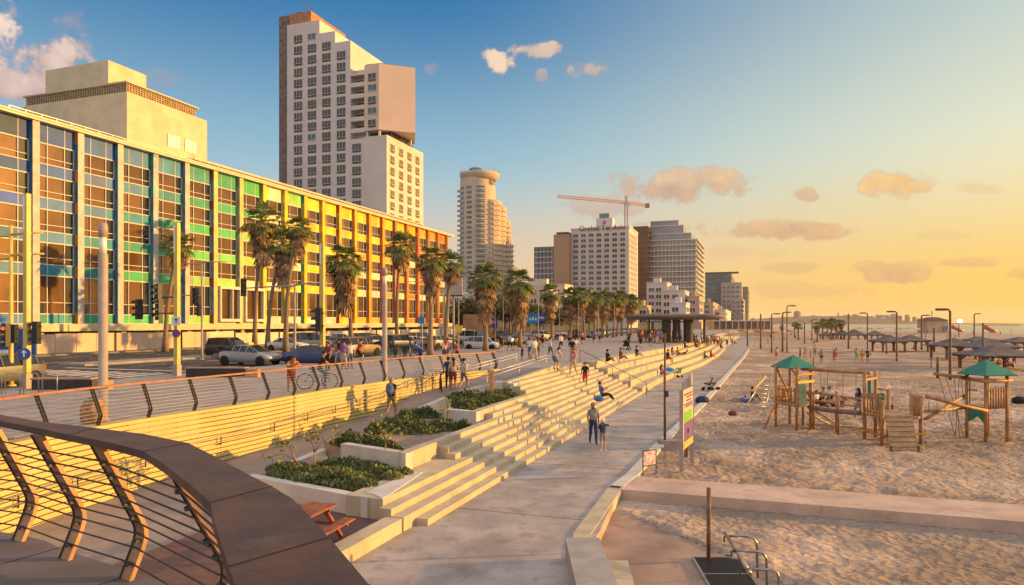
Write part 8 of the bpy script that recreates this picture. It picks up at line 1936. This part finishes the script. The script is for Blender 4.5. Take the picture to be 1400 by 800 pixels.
# beach people
for (px, py, k, f, sh, pa, lab, ln) in ((1010, 548, 'lie', 1.3, 'red', 'blue', 'person lying in red and blue left of the slatted climbing piece', 0), (1021, 550, 'lie', 1.2, 'blue', 'blue', 'person in blue lying next to the one in red', 0), (1028, 547, 'sitdown', -1.6, 'navy', 'black', 'person in navy propped up at the end of the lying pair', 0),
    (1116, 553, 'sitdown', -2.6, 'white', 'navy', 'man in white tee sitting behind the balance log', 0), (1126, 548, 'sitdown', 2.6, 'beige', 'black', 'woman sitting in the middle of the group behind the balance log', 1), (1134, 547, 'sitdown', 3.0, 'white', 'navy', 'person on the right of the group behind the balance log', 0), (1142, 556, 'lie', 1.6, 'maroon', 'black', 'person lying on a dark blanket behind the balance log', 0), (1121, 556, 'sitdown', -2.0, 'black', 'black', 'person in black low in the group behind the balance log', 0),
    (1174, 573, 'walk2', .2, 'navy', 'grey', 'person in navy standing left of the middle platform', 1), (1205, 590, 'stand', .2, 'green', 'green', 'child in dark green standing behind the middle platform', 0), (1220, 584, 'play', .5, 'maroon', 'beige', 'child climbing behind the green panel of the middle platform', 0)):
    person(k, gp(px, py, -.05), f, lab, sh, pa, 'skin', 'skin', random.randrange(3), random.randrange(2), bool(ln), .62 if 'climbing' in lab else .95)
for i, (px, py, k, f, sh, pa) in enumerate([(1062, 492, 'play', .5, 'skin', 'red'), (1094, 483 + 10, 'stand', 1, 'black', 'black'), (1101, 491, 'play', 2.2, 'skin', 'pink'), (1114, 487, 'stand', 2.8, 'yellow', 'black'), (1123, 497, 'hips', 3.0, 'skin', 'black'), (1141, 498, 'play', .4, 'maroon', 'red'), (1143, 492, 'play', 2.0, 'skin', 'maroon'), (1171, 494, 'play', 3.4, 'skin', 'green'), (1179, 499, 'stand2', 2.6, 'orange', 'yellow'), (1186, 495, 'hips', 3.3, 'black', 'black')]):
    person(k, gp(px, py, -.05), f, ORD[i] + ' beach volleyball player from the left around the nets', sh, pa, 'skin', 'skin', i % 3, i % 2, False, 1.0, 'beach volleyball players')
random.seed(15)
for i in range(16):
    px = random.uniform(1030, 1395); py = random.uniform(458, 472) if px < 1290 else random.uniform(456, 462); person(random.choice(['stand', 'walk', 'sitdown', 'hips']), gp(px, py, -.2), random.uniform(-3, 3), 'tiny bather far across the sand', random.choice(['skin', 'red', 'white', 'navy']), random.choice(['red', 'black', 'blue']), 'skin', 'skin', i % 4, i % 3, False, 1.0, 'tiny bathers far across the sand')
for i, (px, py) in enumerate([(1250, 478), (1325, 488), (1352, 497), (1366, 499), (1378, 501), (1386, 503)]):
    person('sitdown', gp(px, py, -.05), random.uniform(-3, 3), ORD[i] + ' seated figure from the left in the shade of the pavilions', random.choice(['pink', 'white', 'orange']), 'black', 'skin', 'skin', i % 3, 0, i % 2 == 0, 1.0, 'figures resting under the shade pavilions')
# ------------------------------------------------------------------ evening sea haze
hz = bpy.data.materials.new('haze'); hz.use_nodes = True; t = NT(hz.node_tree)
pv = t.n('ShaderNodeVolumePrincipled', ins={'Color': (.95, .86, .78, 1), 'Density': .00008, 'Anisotropy': .25})
t.t.links.new(pv.outputs[0], t.n('ShaderNodeOutputMaterial').inputs['Volume'])
b = MB(PM); b.box(-5200, 9400, -2600, 9400, -2.6, 125); o = b.build('haze', hz); o['kind'] = 'stuff'; o['label'] = 'thin golden evening haze over the sea and city'
